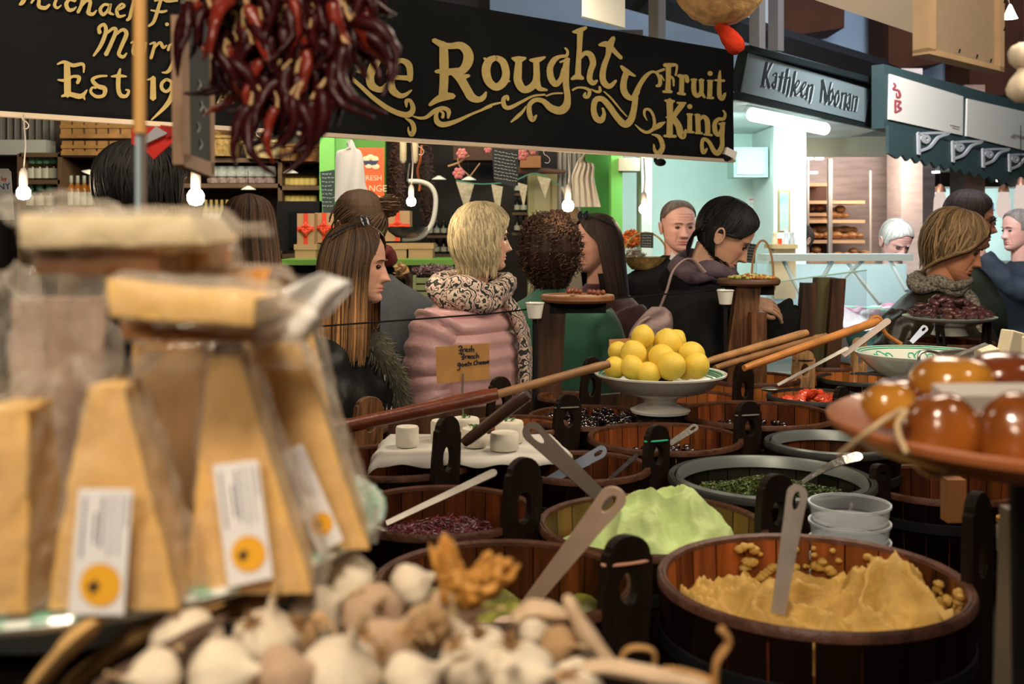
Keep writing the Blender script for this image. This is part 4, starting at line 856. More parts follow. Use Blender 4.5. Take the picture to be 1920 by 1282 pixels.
for i in range(44):
    x = R.uniform(1420, 1690); D = R.uniform(5.5, 6.05); kk = R.choice('ppppwwgy')
    z = CH-(600-HY)/FPX*5.8+.012
    p = Vector(((x-960)/FPX*D, D, z))
    if kk not in pr:
        mm = {'p': meat, 'w': m2, 'g': m3, 'y': m4}[kk]
        if kk in 'pw': mb = MB().ell((0, 0, .02), (.045, .04, .022), 12, 8, None, None, lambda d: 1+.2*noise.noise(d*2.5))
        else: mb = MB().box((0, 0, .02), (.07, .06, .04))
        o = obj('meat_cut' if kk in 'pw' else 'food_packet', mb, mm); pr[kk] = o
        tag(o, {'p': 'pink cut of meat laid in the glass meat counter', 'w': 'pale whitish cut of meat in the glass meat counter', 'g': 'green packet in the glass meat counter', 'y': 'yellowish packet in the glass meat counter'}[kk], 'meat' if kk in 'pw' else 'packet', {'p': 'pink meat cuts in the counter', 'w': 'pale meat cuts in the counter', 'g': 'green packets in the counter', 'y': 'yellowish packets in the counter'}[kk])
    else:
        o = pr[kk].copy(); COL.objects.link(o)
    o.location = p; o.rotation_euler = (0, 0, R.uniform(0, 3)); o.scale = (1.5, 1.5, 1.6)
# ceiling spots
for i, (x, y, D) in enumerate(((1516, 299, 7.0), (1525, 325, 7.6), (1536, 299, 7.4), (1755, 324, 8.3), (1831, 345, 9), (1875, 340, 9), (1909, 341, 9))):
    o = obj('ceiling_spot', MB().lathe([(.001, -.002), (.03, 0), (.03, .012), (.001, .014)], n=16, caps=False), emit('spot_glow', (1, .98, .92), 9)); o.location = W(x, y, D)
    tag(o, ['round lit ceiling spot upper left over the bread rack', 'round lit ceiling spot in the pink soffit over the bread rack', 'round lit ceiling spot upper right over the bread rack', 'round ceiling spot by the brick pillar', 'left ceiling spot of the three at the right edge', 'middle ceiling spot of the three at the right edge', 'rightmost ceiling spot at the right edge'][i], 'ceiling spot')
text('x', 'The', .2, (0, 0, 0), (0, 0, 0), ink) if False else None
t = thing('cafe_lettering', 'dark blue letters on the pale cafe back wall', 'sign', W(1740, 388, 10.6))
blue_l = mat('dark_blue_letters', (.02, .06, .16), .5)
text('lettering', 'The', .20, W(1741, 380, 10.6)-t.location, (PI/2, 0, 0), blue_l, t)
text('lettering', 'an', .20, W(1868, 384, 10.6)-t.location, (PI/2, 0, 0), blue_l, t)
text('lettering', 'h', .20, W(1912, 378, 10.6)-t.location, (PI/2, 0, 0), blue_l, t)
# cafe pieces
for i, (x0, y0, x1, y1, D, c_, l) in enumerate(((1690, 356, 1764, 372, 10.4, (.85, .9, .88), 'bright lit strip above the blue letters, left'), (1798, 350, 1826, 366, 10.4, (.85, .92, .88), 'bright lit strip right of the brick pillar'))):
    mb = MB(); bx(mb, x0, y0, x1, y1, D, .05); o = obj('lit_panel', mb, emit('lit_strip', c_, 1.6), None, False); tag(o, l, 'light')
t = thing('extractor_hood', 'white extractor hood on the cafe wall left of the letters', 'hood', W(1715, 440, 10.2)); o0 = t.location
obj('hood', L2(lambda m: bx(m, 1700, 408, 1728, 432, 10.2, .4)), mat('hood_white', (.60, .70, .68), .5), t, False)
obj('rail', L2(lambda m: bx(m, 1677, 370, 1712, 374, 10.2, .05)), black_m, t, False)
for i, (x, y) in enumerate(((1763, 385), (1882, 385), (1914, 372))):
    t = thing('pendant_lamp', ['hanging glass pendant lamp by the brick pillar', 'hanging glass pendant lamp with copper top at right', 'hanging pendant lamp cut by the right edge'][i], 'lamp', W(x, y, 8.0))
    obj('lamp_glass', MB().lathe([(.03, .10), (.045, .05), (.05, -.05), (.03, -.09), (.001, -.095)], n=20), emit('lamp_warm', (1, .80, .70), .75), t)
    obj('lamp_cap', MB().lathe([(.01, .16), (.035, .13), (.04, .10)], n=16), mat('copper_cap', (.50, .25, .16), .4, metal=.5), t)
    obj('cord', MB().tube([(0, 0, .15), (0, 0, .55)], .003, 5), black_m, t)
t = thing('cafe_counter', 'cream counter with dark panel mouldings at the right edge', 'counter', W(1900, 900, 7.4)); o0 = t.location
obj('body', L2(lambda m: bx(m, 1800, 500, 1990, 900, 7.4, .6)), mat('counter_cream', (.40, .37, .32), .5), t, False)
obj('panel_moulding', L2(lambda m: [m.tube([W(a, b, 7.38), W(c, d, 7.38)], .008, 4) for a, b, c, d in ((1868, 575, 1900, 571), (1900, 571, 1900, 610), (1900, 610, 1868, 616), (1868, 616, 1868, 575))]), mat('moulding_grey', (.10, .13, .15), .5), t, False)
obj('counter_top', L2(lambda m: bx(m, 1790, 494, 1990, 500, 7.35, .7)), mat('counter_top', (.10, .08, .07), .3), t, False)
# lantern, boards at top right
t = thing('woven_lantern', 'round woven basket lantern with red tassel at the top edge', 'lantern', W(1350, -38, 3.4)); k = 3.4/FPX
obj('lantern_body', MB().ell((0, 0, 0), (88*k, 88*k, 86*k), 40, 24, None, None, lambda d: 1+.012*math.sin(d.z*46)+.006*math.sin(math.atan2(d.y, d.x)*40)), mat('lantern_wicker', (.62, .36, .14), .7, var=.5, vs=30, bump=.8, bs=60), t)
red_c = mat('red_tassel', (.50, .035, .012), .9, spec=.1, var=.4, vs=30, bump=.8, bs=40)
mb = MB().tube([(x*k, 0, z*k) for x, z in cr([(-4, -82), (10, -98), (22, -114), (38, -136)], 4)], [10*k, 11*k, 12*k, 13*k, 14*k, 16*k, 17*k, 18*k, 18*k, 19*k, 18*k, 15*k, 9*k], 12); obj('tassel', mb, red_c, t)
t = thing('hanging_board', 'pale painted board hung sideways across the top right corner', 'board', W(1600, -40, 2.6)); pw = mat('warm_white_board', (.66, .58, .48), .7, spec=.2)
pl2 = Plane(W(1530, 0, 2.75).xy, W(1725, 0, 2.3).xy); q = local_plane(pl2, t.location)
mb = MB(); mb.prism([pl2.uv(*p) for p in ((1480, -60), (1735, -60), (1735, 62), (1725, 62), (1530, -3))], q.at(0, 0, 0), pl2.u, (0, 0, 1), pl2.n*.02); obj('board', mb, pw, t, False)
pl3 = Plane(W(1726, 0, 2.05).xy, W(1865, 0, 2.2).xy)
t = thing('framed_board', 'back of a wooden framed board hanging at the upper right', 'frame', pl3.o); q = local_plane(pl3, pl3.o)
mb = MB(); quadp(mb, q, [(1732, -80), (1862, -80), (1862, 130), (1732, 96)], 0, .008); obj('board', mb, mat('hardboard', (.36, .27, .19), .8, spec=.15, var=.1, vs=60), t, False)
fw = mat('frame_pine', (.56, .38, .22), .5, var=.25, vs=10)
for pts in ([(1724, -80), (1738, -80), (1738, 98), (1724, 99)], [(1858, -80), (1867, -80), (1866, 136), (1858, 134)], [(1724, 92), (1866, 128), (1866, 137), (1724, 103)]):
    mb = MB(); quadp(mb, q, pts, -.015, .035); obj('frame_side', mb, fw, t, False)
mb = MB()
for x, y in ((1779, 102), (1812, 112), (1838, 120), (1864, 60), (1864, 8)): strokes(mb, q, 0, 0, 1, [[(x, y, 1.6), (x+2, y-7, 1.4)]], .021, .002)
obj('pins', mb, black_m, t, False)
t = thing('spotlight', 'small lit spotlight with wire at the top right corner', 'light', W(1894, 22, 3.0)); k = 3/FPX
obj('reflector', MB().lathe([(14*k, -13*k), (13*k, -12*k), (4*k, 10*k), (2*k, 14*k)], n=20), emit('halogen', (1, .88, .66), 7), t)
obj('wire', MB().tube([(0, 0, 13*k), (-10*k, 0, 40*k), (-18*k, 0, 70*k)], .002, 5), steel_d, t)
# ================================================================ people
HT = [(.122, .002, .0, .012), (.119, .024, -.022, .035), (.112, .040, -.042, .052), (.10, .054, -.060, .068), (.085, .0655, -.074, .082), (.065, .0725, -.085, .093), (.045, .0755, -.0895, .0985), (.02, .0755, -.090, .100), (0, .0745, -.0880, .097), (-.02, .0710, -.0870, .088), (-.04, .0665, -.0860, .074), (-.06, .0620, -.0850, .056), (-.08, .0550, -.0835, .038), (-.095, .0460, -.0820, .022), (-.108, .034, -.079, .008), (-.118, .020, -.070, -.010), (-.1225, .002, -.052, -.04)]
def G(x, s): return math.exp(-x*x/(2*s*s))
def headmesh(mb, M, skin, fat=0, old=0):
    rows = []; cols = []; n = 112
    zs = [.1219-(.2443)*(i/96) for i in range(97)]
    for z in zs:
        w_, yf, yb = interp(HT, z); w_ *= 1+fat*.10*(z < .0)*min(1, -z/.06 if z < 0 else 0); yc = (yf+yb)/2; hd = (yb-yf)/2; row = []
        for j in range(n):
            u = 2*PI*j/n; a = u-.55*math.sin(u)  # denser at front (angle 0 = front)
            ex = 2.25
            ca, sa = math.cos(a), math.sin(a)
            q = (abs(ca)**ex+abs(sa)**ex)**(-1/ex)
            x = w_*sa*q; y = yc-hd*ca*q; f = max(0, ca)**.5 if ca > 0 else 0; dy = 0
            if f > 0:
                if z > -.046: nb = max(0, (.012-z)/.05)**1.15*.0235
                else: nb = .022*G(z+.046, .0045)
                ws = .0065+.0045*max(0, min(1, (.005-z)/.045))
                dy -= nb*G(x, ws)
                dy -= .007*G(abs(x)-.0135, .006)*G(z+.040, .006)
                dy += .0085*G(abs(x)-.031, .014)*G(z-.0, .0095)
                dy -= .0038*G(abs(x)-.030, .018)*G(z-.0185, .006)
                dy -= .003*G(abs(x)-.048, .014)*G(z+.022, .014)
                dy -= .0052*G(x, .017)*G(z+.0665, .0038)+.0058*G(x, .015)*G(z+.0775, .0042)
                dy += .0050*G(x, .021)*G(z+.072, .0016)
                dy += .0015*G(x, .004)*G(z+.056, .006)
                dy += .0045*G(x, .02)*G(z+.087, .0045)
                dy -= .0055*G(x, .016)*G(z+.103, .009)
                dy += .0025*(1+old)*G(abs(x)-.030-.25*max(0, -.045-z), .0030)*G(z+.058, .012)
                dy += .002*old*G(z-.045, .0016)*G(x, .04)+.002*old*G(z-.058, .0016)*G(x, .04)
                # eye ball swell and lid crease
                dy -= .0050*G(abs(x)-.031, .010)*G(z+.001, .0058)
                dy += .0020*G(abs(x)-.031, .012)*G(z-.0085, .0013)+.0015*G(abs(x)-.031, .011)*G(z+.0095, .0016)
            row.append(M @ Vector((x, y+dy*f, z)))
            r, g, b = skin
            if f > 0:
                k = G(x, .018)*(G(z+.067, .0032)+G(z+.077, .0040))*(1 if ca > .3 else 0); k = min(1, k)
                r, g, b = r*(1-.12*k), g*(1-.48*k), b*(1-.42*k)
                k = .35*G(abs(x)-.045, .018)*G(z+.03, .016)+.3*G(x, .012)*G(z+.038, .012); g *= 1-.3*k; b *= 1-.3*k
                k = G(abs(x)-.031, .0115)*G(z-.0015, .0011); r, g, b = r*(1-.8*k), g*(1-.85*k), b*(1-.85*k)
            cols.append((r, g, b))
        rows.append(row)
    o = len(mb.v); mb.grid(rows, True, True); mb.c[o:] = cols
    for s in (-1, 1):  # ears
        er = []; ec = Vector((s*.0755, .012, -.008))
        for i in range(25):
            t_ = i/24*2*PI; rr = 1-.22*(math.sin(t_) < 0)*abs(math.sin(t_))
            p = ec+Vector((s*(.010+.004*math.sin(t_)), .0145*math.cos(t_)*rr+.004*math.sin(t_), .027*math.sin(t_)))
            er.append(M @ p)
        mb.tube(er, .0042, 7, skin)
        sh = [M @ (ec+Vector((s*(.002+.008*(i/3)), .0145*(i/3)*math.cos(2*PI*j/20)+.001, .027*(i/3)*math.sin(2*PI*j/20)))) for i in range(1, 4) for j in range(20)]
        mb.grid([sh[0:20], sh[20:40], sh[40:60]], True, True, tuple(c*.86 for c in skin))
        mb.ell(M @ (ec+Vector((s*.008, -.009, -.006))), (.004, .005, .006), 8, 6, None, skin)
def brows(mb, M):
    for s in (-1, 1):
        pts = []; rr = []
        for i in range(9):
            f = i/8; x = s*(.013+.034*f); z = .0165+.0055*math.sin(f*PI*.8)-.003*f
            y = -.0955+.0155*(f**2)+.001; pts.append(M @ Vector((x, y, z))); rr.append(.0028*(1-.6*f))
        mb.tube(pts, rr, 6)
def mk_hair_rows(tab, M, hairz, op, ztop, ridges, amp, seed, n=120, m=70, side=0):
    pass
def shell(M, tab, face, seed, n=128, m=64, amp=.0025, freq=26, wav=0.0, cut=True):
    """hair shell; tab rows (z, w, yf, yb); face(a, z)->True where the face is open"""
    R = random.Random(seed); z0, z1 = tab[0][0], tab[-1][0]; rows = []
    for i in range(m+1):
        z = z0+(z1-z0)*(i/m)**.9*1.0 if i else z0
        w_, yf, yb = interp(tab, z); yc = (yf+yb)/2; hd = (yb-yf)/2; row = []
        for j in range(n):
            a = 2*PI*j/n-PI+1e-4
            ca, sa = math.cos(a), math.sin(a); q = (abs(ca)**2.2+abs(sa)**2.2)**(-1/2.2)
            nn = noise.noise(Vector((ca*freq*.18+seed, sa*freq*.18, z*2.2)))+.6*noise.noise(Vector((ca*freq*.6, sa*freq*.6+seed, z*3)))
            q *= 1+amp/.08*nn+wav*math.sin(z*60+a*3)
            x = w_*sa*q; y = yc-hd*ca*q
            row.append(((x, y, z-.0*0), a))
        rows.append(row)
    vs = [M @ Vector(p) for r in rows for p, a in r]; fs = []
    for i in range(m):
        for j in range(n):
            k = (j+1) % n; z = rows[i][j][0][2]; a = rows[i][j][1]
            if cut and face(a, z): continue
            fs.append((i*n+j, i*n+k, (i+1)*n+k, (i+1)*n+j))
    fs.append(tuple(range(n)))
    return vs, fs
def locks(mb, M, tab, face, R, count, r=.0035, zend=None, out=.004, curl=0, wander=.12, tip=.03, tones=(.6, 1.4), side=.0, ombre=None, arange=None, sweep=False):
    z0 = tab[0][0]; zl = zend if zend is not None else tab[-1][0]
    for c in range(count):
        a = R.uniform(-PI, PI) if arange is None else R.uniform(*arange)
        L = zl+R.uniform(-tip, tip*.5); t = R.uniform(*tones); pts = []; ph = R.uniform(0, 6); o = out*R.uniform(.1, 1.3); z = z0-.001; rs = []; a0 = a; wd = R.uniform(-wander, wander)
        steps = 18; cc = []
        ps = []
        for i in range(steps+1):
            f = i/steps; z = z0+(L-z0)*(f**1.25)
            zc = max(z, tab[-1][0])
            w_, yf, yb = interp(tab, zc); yc = (yf+yb)/2; hd = (yb-yf)/2
            aa = a0+wd*f+curl*.12*math.sin(f*22+ph)
            if sweep and face(aa, z):
                sg = 1 if aa > 0 else -1; tr = 0
                while face(aa, z) and tr < 60: aa += sg*.03; tr += 1
                aa += sg*.02*(c % 7); dz = aa-a0-wd*f; a0 += dz
            elif face(aa, z) and f > .12: break
            ca, sa = math.cos(aa), math.sin(aa); q = (abs(ca)**2.2+abs(sa)**2.2)**(-1/2.2)
            k = o+curl*.006*math.cos(f*22+ph)
            ps.append(M @ Vector(((w_*q+k)*sa, yc-(hd*q+k)*ca, z)))
        if len(ps) < 4: continue
        mlen = len(ps); rr = [r*(.35+.65*math.sin(PI*min(1, (i+1.5)/(mlen+1)))**.6) for i in range(mlen)]; rr[-1] = r*.12
        o1 = len(mb.v); mb.tube(ps, rr, 4, (t, t, t), .55)
        if ombre:
            for i in range(mlen):
                for j in range(4):
                    zz = (i/ mlen)
                    g = max(0, min(1, (zz-ombre[0])/.3))*(ombre[1] if c % 3 else ombre[1]*.4)
                    mb.c[o1+i*4+j] = (t*(1+g), t*(1+g*.85), t*(1+g*.6))
skin_m = mat('skin', (1, 1, 1), .45, attr=True, sss=.25, bump=.15, bs=180)
def hairm(name, c): return mat('hair_'+name, c, .42, attr=True, var=.35, vs=30, stretch=(6, 6, .6), bump=.5, bs=120, spec=.22)
iris = mat('iris_dark', (.03, .02, .015), .1); eyew = mat('eye_white', (.62, .56, .52), .2)
def facefn(hairz, w0, zs=-.03):
    return lambda a, z: abs(a) < w0 and z < hairz-.0*abs(a)
def person(label, px, py, D, byaw, hyaw, hpitch=0, s=1.0, skin=(.62, .36, .25), hair=None, coat=None, coatfn=None, hroll=0, lean=(0, 0), build=1.0, fat=0, old=0, eyes=True, legs=(.02, .02, .03), arms=None, neck=True, nk=.205, ey=None, browc=(.05, .03, .02), hc=None, off=(0, 0)):
    hw = W(px, py, D); by = math.radians(byaw)
    base = Vector((hw.x, hw.y, 0)); t = thing('person', label, 'person', base, by)
    hy = math.radians(hyaw-byaw); hz = hw.z
    hp = Vector((0, 0, hz))
    M = Matrix.Translation(hp) @ Matrix.Rotation(hy, 4, 'Z') @ Matrix.Rotation(math.radians(hpitch), 4, 'X') @ Matrix.Rotation(math.radians(hroll), 4, 'Y') @ Matrix.Scale(s, 4)
    mb = MB(); headmesh(mb, M, skin, fat, old)
    nb = Vector((off[0], off[1]+.02*s, hz-nk*s))  # neck base
    h0 = M @ Vector((0, .018, -.05))
    pts = cr([h0, h0.lerp(nb, .5)+Vector((0, .0, 0)), nb, nb+Vector((0, .02, -.06))], 4)
    mb.tube(pts, [.056*s*build if i < 8 else .062*s*build for i in range(len(pts))], 24, skin)
    # under-clothes torso and legs continue the figure down to the floor
    hipz = max(.8, hz*.54); hipp = Vector((nb.x*.3+lean[0], .04+lean[1], hipz))
    tb = [(nb, .06, .06), (nb+Vector((0, .01, -.05)), .13*s, .08*s), (nb+Vector((0, .01, -.12)), .16*s, .10*s), (nb.lerp(hipp, .5), .14*s, .10*s), (hipp, .155*s, .105*s)]
    rows = [[p+Vector((a*math.cos(q)*build, b*math.sin(q)*build, 0)) for q in [2*PI*i/24 for i in range(24)]] for p, a, b in cr3(tb)]
    mb.grid(rows, True, True, tuple(c*.9 for c in skin))
    for sd in (-1, 1): mb.tube([hipp+Vector((sd*.08, 0, 0)), (hipp.x+sd*.085, hipp.y-.01, hipz*.52), (hipp.x+sd*.085, hipp.y+.01, .09), (hipp.x+sd*.085, hipp.y-.1, .04)], [.075, .055, .04, .035], 12, skin)
    obj('body', mb, skin_m, t, True, 60)
    if eyes:
        for sd in (-1, 1): obj('eye', MB().ell(M @ Vector((sd*.031, -.0765, -.001)), (.0112*s, .0112*s, .0072*s), 14, 10), iris, t)
        mb = MB(); brows(mb, M); obj('eyebrows', mb, mat('brow_%d' % int(browc[0]*100), browc, .7), t)
    if hair: hair(M, t, s)
    # trousers
    mb = MB(); mb.lathe([(.17, 0), (.17, .15)], (hipp.x, hipp.y, hipz-.12), 20, sy=.7)
    for sd in (-1, 1): mb.tube([hipp+Vector((sd*.08, 0, 0)), (hipp.x+sd*.085, hipp.y-.01, hipz*.52), (hipp.x+sd*.085, hipp.y+.01, .10)], [.095, .075, .06], 14)
    obj('trousers', mb, mat('trousers_%d' % int(sum(legs)*1000), legs, .8), t)
    if coat: coat(t, nb, hipp, s, build)
    return t, M, nb
def cr3(tb):
    F = cr([(p.x, p.y, p.z, a, b) for p, a, b in tb], 4); return [(Vector(f[:3]), f[3], f[4]) for f in F]
def coatmaker(m, arms=None, quilt=0, fold=.006, col=None, length=.75, wide=1, collar=None, seed=1, hood=None, folds=None):
    """jacket body and sleeves; arms: two lists of joint points relative to the neck base"""
    def f(t, nb, hipp, s, build):
        mb = MB(); k = s*build*wide
        hem = nb.lerp(hipp, 1)+Vector((0, 0, -(length-.6)))
        tb = [(nb+Vector((0, .005, .035)), .066, .064), (nb+Vector((0, .01, .0)), .082*k, .074*k), (nb+Vector((0, .012, -.03)), .128*k, .088*k), (nb+Vector((0, .015, -.065)), .172*k, .102*k), (nb+Vector((0, .015, -.12)), .195*k, .118*k), (nb.lerp(hem, .35), .196*k, .135*k), (nb.lerp(hem, .6), .185*k, .132*k), (nb.lerp(hem, .8), .195*k, .135*k), (hem, .205*k, .14*k)]
        F = cr([(p.x, p.y, p.z, a, b) for p, a, b in tb], 10); rows = []; n = 60
        ztop = F[0][2]
        for i, (x, y, z, a, b) in enumerate(F):
            q = 0
            if quilt and z < nb.z-.05: q = .022*abs(math.sin((ztop-z)*PI/quilt))**.6-.005
            row = []
            for j in range(n):
                an = 2*PI*j/n; ca, sa = math.cos(an), math.sin(an); e = 2.4; r = (abs(ca)**e+abs(sa)**e)**(-1/e)
                nn = noise.noise(Vector((ca*2+seed, sa*2, z*5)))*fold*2.5+noise.noise(Vector((ca*5+seed, sa*5, z*14)))*fold
                row.append(Vector((x+(a+q+nn)*ca*r, y+(b+q+nn)*sa*r, z)))
            rows.append(row)
        mb.grid(rows, True, True)
        AR = arms or [None, None]
        for idx, sd in enumerate((-1, 1)):
            A = AR[idx] or [(.165*sd, .012, -.085), (.215*sd, .03, -.20), (.245*sd, .02, -.36), (.235*sd, -.08, -.50), (.20*sd, -.17, -.56)]
            P = [nb+Vector((a*k if i < 2 else a, b, c*s)) for i, (a, b, c) in enumerate(A)]
            C = cr(P, 10); L = len(C); rr = []
            for i in range(L):
                f_ = i/(L-1); r = (.074-.026*f_)*k
                if quilt: r += .017*abs(math.sin(f_*.62*PI/quilt))**.6
                rr.append(r)
            o1 = len(mb.v); mb.tube(C, rr, 22)
            for q in range(o1, len(mb.v)):
                v = Vector(mb.v[q]); i = (q-o1)//22
                if i < L:
                    c = Vector(C[i]); d = v-c; nn = noise.noise(v*22+Vector((seed, 0, 0)))*fold*1.6/.06
                    mb.v[q] = tuple(c+d*(1+nn))
        o = obj('jacket', mb, m, t, True, 70)
        if not quilt:
            rm = o.modifiers.new('blend', 'REMESH'); rm.mode = 'VOXEL'; rm.voxel_size = .012; rm.use_smooth_shade = True
            sm = o.modifiers.new('soft', 'SMOOTH'); sm.factor = .6; sm.iterations = 4
        if collar: collar(t, nb, s)
        if hood: hood(t, nb, s)
    return f
# ---- hair styles
def tight(f=1.05, zmin=-.09, back=1.0):
    return [(z*f+.004 if z > 0 else z, w_*f+.004, yf*f-.002, (yb*f+.004)*back) for z, w_, yf, yb in HT if z >= zmin]
def longhair(m, tabl, hairz, op, n=260, seed=1, ombre=None, r=.0042, amp=.0028, tones=(.55, 1.5), curl=0, out=.004, tip=.03, extra=None, facef=None, name='hair', shelltone=.5, wander=.12, sweep=True):
    def f(M, t, s):
        ff = facef or (lambda a, z: abs(a) < op(z) and z < hairz)
        mb = MB(); vs, fs = shell(M, tabl, ff, seed, amp=amp); mb.add(vs, fs, (shelltone,)*3)
        if ombre:
            z1 = tabl[-1][0]; z0 = tabl[0][0]
            for i in range(len(mb.v)):
                f_ = min(1, max(0, (i//128)/64-ombre[0])/.3)*ombre[1]*.6; q = shelltone; mb.c[i] = (q*(1+f_), q*(1+f_*.75), q*(1+f_*.45))
        locks(mb, M, tabl, ff, random.Random(seed), n, r*s, out=out, ombre=ombre, curl=curl, tones=tones, tip=tip, wander=wander, sweep=sweep)
        if extra: extra(mb, M, s)
        o = obj(name, mb, m, t, True, 80)
    return f
def shorthair(m, hairz, zb=-.06, op=1.15, n=260, seed=2, f=1.03, tones=(.6, 1.4), recede=0, r=.0028):
    tb = tight(f, zb)
    def fn(M, t, s):
        ff = lambda a, z: (z < hairz+.022 and abs(a) < op*min(1, (hairz+.022-z)/.05)**.5) or z < zb+.03*(abs(a) < 2.1)+.015
        mb = MB(); vs, fs = shell(M, tb, ff, seed, amp=.0012); mb.add(vs, fs, (.75,)*3)
        locks(mb, M, tb, ff, random.Random(seed), n, r*s, out=.002, tones=tones, tip=.02)
        obj('hair', mb, m, t, True, 80)
    return fn
opw = lambda a, b=None: (lambda z: a if z > -.09 else (b if b is not None else a))
# front brown-haired woman
LT = [(.135, .005, -.01, .02), (.128, .04, -.035, .05), (.108, .065, -.068, .080), (.08, .080, -.088, .100), (.04, .089, -.098, .114), (0, .094, -.094, .120), (-.05, .097, -.090, .120), (-.10, .100, -.088, .118), (-.16, .103, -.088, .115), (-.22, .106, -.088, .112), (-.28, .106, -.085, .108)]
leather = mat('black_leather', (.010, .010, .011), .38, var=.4, vs=8, spec=.35, bump=.7, bs=14)
def fur_collar(t, nb, s):
    R = random.Random(5); mb = MB(); C = nb+Vector((.06, -.06, -.10))
    for i in range(1500):
        a = R.uniform(0, 1); p = nb+Vector((.125*math.sin(a*2.2)-.0, -.105-.035*math.sin(a*3), -.035-.36*a+R.uniform(-.02, .02)))
        d = Vector((R.gauss(0, 1), R.gauss(0, 1), R.gauss(0, 1))).normalized(); p += d*.04
        q = p+d*.025+Vector((0, 0, -.012)); tt = R.uniform(.4, 1.3); mb.tube([p, q], [.0022, .0004], 3, (tt, tt, tt*.95))
    P = [nb+Vector((.125*math.sin(a*2.2), -.105-.035*math.sin(a*3), -.035-.36*a)) for a in [i/10 for i in range(11)]]
    mb.tube(P, .045, 12, (.5, .5, .5)); obj('fur_trim', mb, mat('grey_fur', (.17, .155, .11), .9, attr=True), t)
def clip(mb, M, s): pass
def shades_on_head(t, M, s, z=.118, y=-.03, tilt=0):
    mb = MB()
    for sd in (-1, 1):
        P = [M @ Vector((sd*(.035+.024*math.cos(a)), y-.012+.006*math.sin(a), z+.008+.016*math.sin(a))) for a in [2*PI*i/16 for i in range(17)]]
        mb.tube(P, .0022*s, 6); c = sum([Vector(p) for p in P[:-1]], Vector())/16; mb.add([tuple(p) for p in P[:-1]]+[tuple(c)], [(i, (i+1) % 16, 16) for i in range(16)])
        mb.tube([M @ Vector((sd*.06, y, z)), M @ Vector((sd*.082, y+.04, z-.02)), M @ Vector((sd*.086, y+.09, z-.05))], .0026*s, 6)
    mb.tube([M @ Vector((-.012, y-.014, z+.012)), M @ Vector((.012, y-.014, z+.012))], .0025*s, 6)
    obj('sunglasses', mb, mat('glossy_black_blue', (.010, .016, .03), .6, spec=.2), t)
hb = hairm('brown_ombre', (.070, .040, .021))
def hl(top, amax, pw=.6, low=None):
    def f(a, z):
        if z > top: return False
        w = amax*min(1, ((top-z)/.09))**pw
        if low and z < low[0]: w = low[1]
        return abs(a) < w
    return f
t, M, nb = person('woman with long brown hair, sunglasses pushed up and black leather jacket, facing right', 668, 497, 3.45, 70, 84, 2, 1.02, (.66, .36, .25),
    longhair(hb, LT, .055, None, 620, 3, (.42, 5.0), r=.003, tones=(.3, 1.9), facef=hl(.108, .86, .5, (-.10, .66)), shelltone=.35), coatmaker(leather, seed=2, fold=.008, length=.7, wide=1.02), old=.4, off=(0, .03))
fur_collar(t, nb, 1); shades_on_head(t, M, 1, .132, -.012)
mb = MB()
for a, b in (((.10, -.128, -.13), (.05, -.150, -.30)), ((.03, -.135, -.12), (.02, -.150, -.26))): mb.tube([nb+Vector(a), nb+Vector(b)], .0035, 6)
mb.ell(nb+Vector((.05, -.155, -.31)), (.008, .004, .012), 8, 6); obj('zip', mb, steel, t)
# blonde woman
BT = [(.140, .005, -.01, .02), (.134, .04, -.035, .05), (.115, .068, -.068, .082), (.085, .086, -.092, .106), (.05, .097, -.102, .120), (.01, .102, -.098, .126), (-.03, .102, -.092, .123), (-.065, .096, -.088, .112), (-.095, .084, -.082, .098), (-.115, .076, -.07, .090)]
bl_h = hairm('blonde', (.66, .54, .32))
def puff(name, c): return mat(name, c, .38, bump=1, bs=26, sheen=.15)
def scarf(t, nb, s, m, r=.055, drop=True, R0=.105, nm='scarf', z0=.0, loops=3, tail=None):
    mb = MB(); P = []; rr = []
    for i in range(loops*28+1):
        a = 2*PI*i/28; k = R0+.014*math.sin(i*.37)
        P.append(nb+Vector((k*1.12*math.cos(a), k*.95*math.sin(a)-.01, z0+.045-.020*(i/28)+.016*math.sin(a*1.0+1)+.01*math.sin(i*.9)))); rr.append(r*(.75+.18*math.sin(i*.55)))
    mb.tube(P, rr, 14)
    if tail:
        for tl in tail: mb.tube([nb+Vector(p) for p in cr(tl, 6)], [r*.9]*(len(cr(tl, 6))), 14, None, .55)
    for i, v in enumerate(mb.v):
        v = Vector(v); q = noise.noise(v*28)*.010; d = Vector((v.x-nb.x, v.y-nb.y, 0)).normalized(); mb.v[i] = tuple(v+d*q)
    obj(nm, mb, m, t, True, 80)
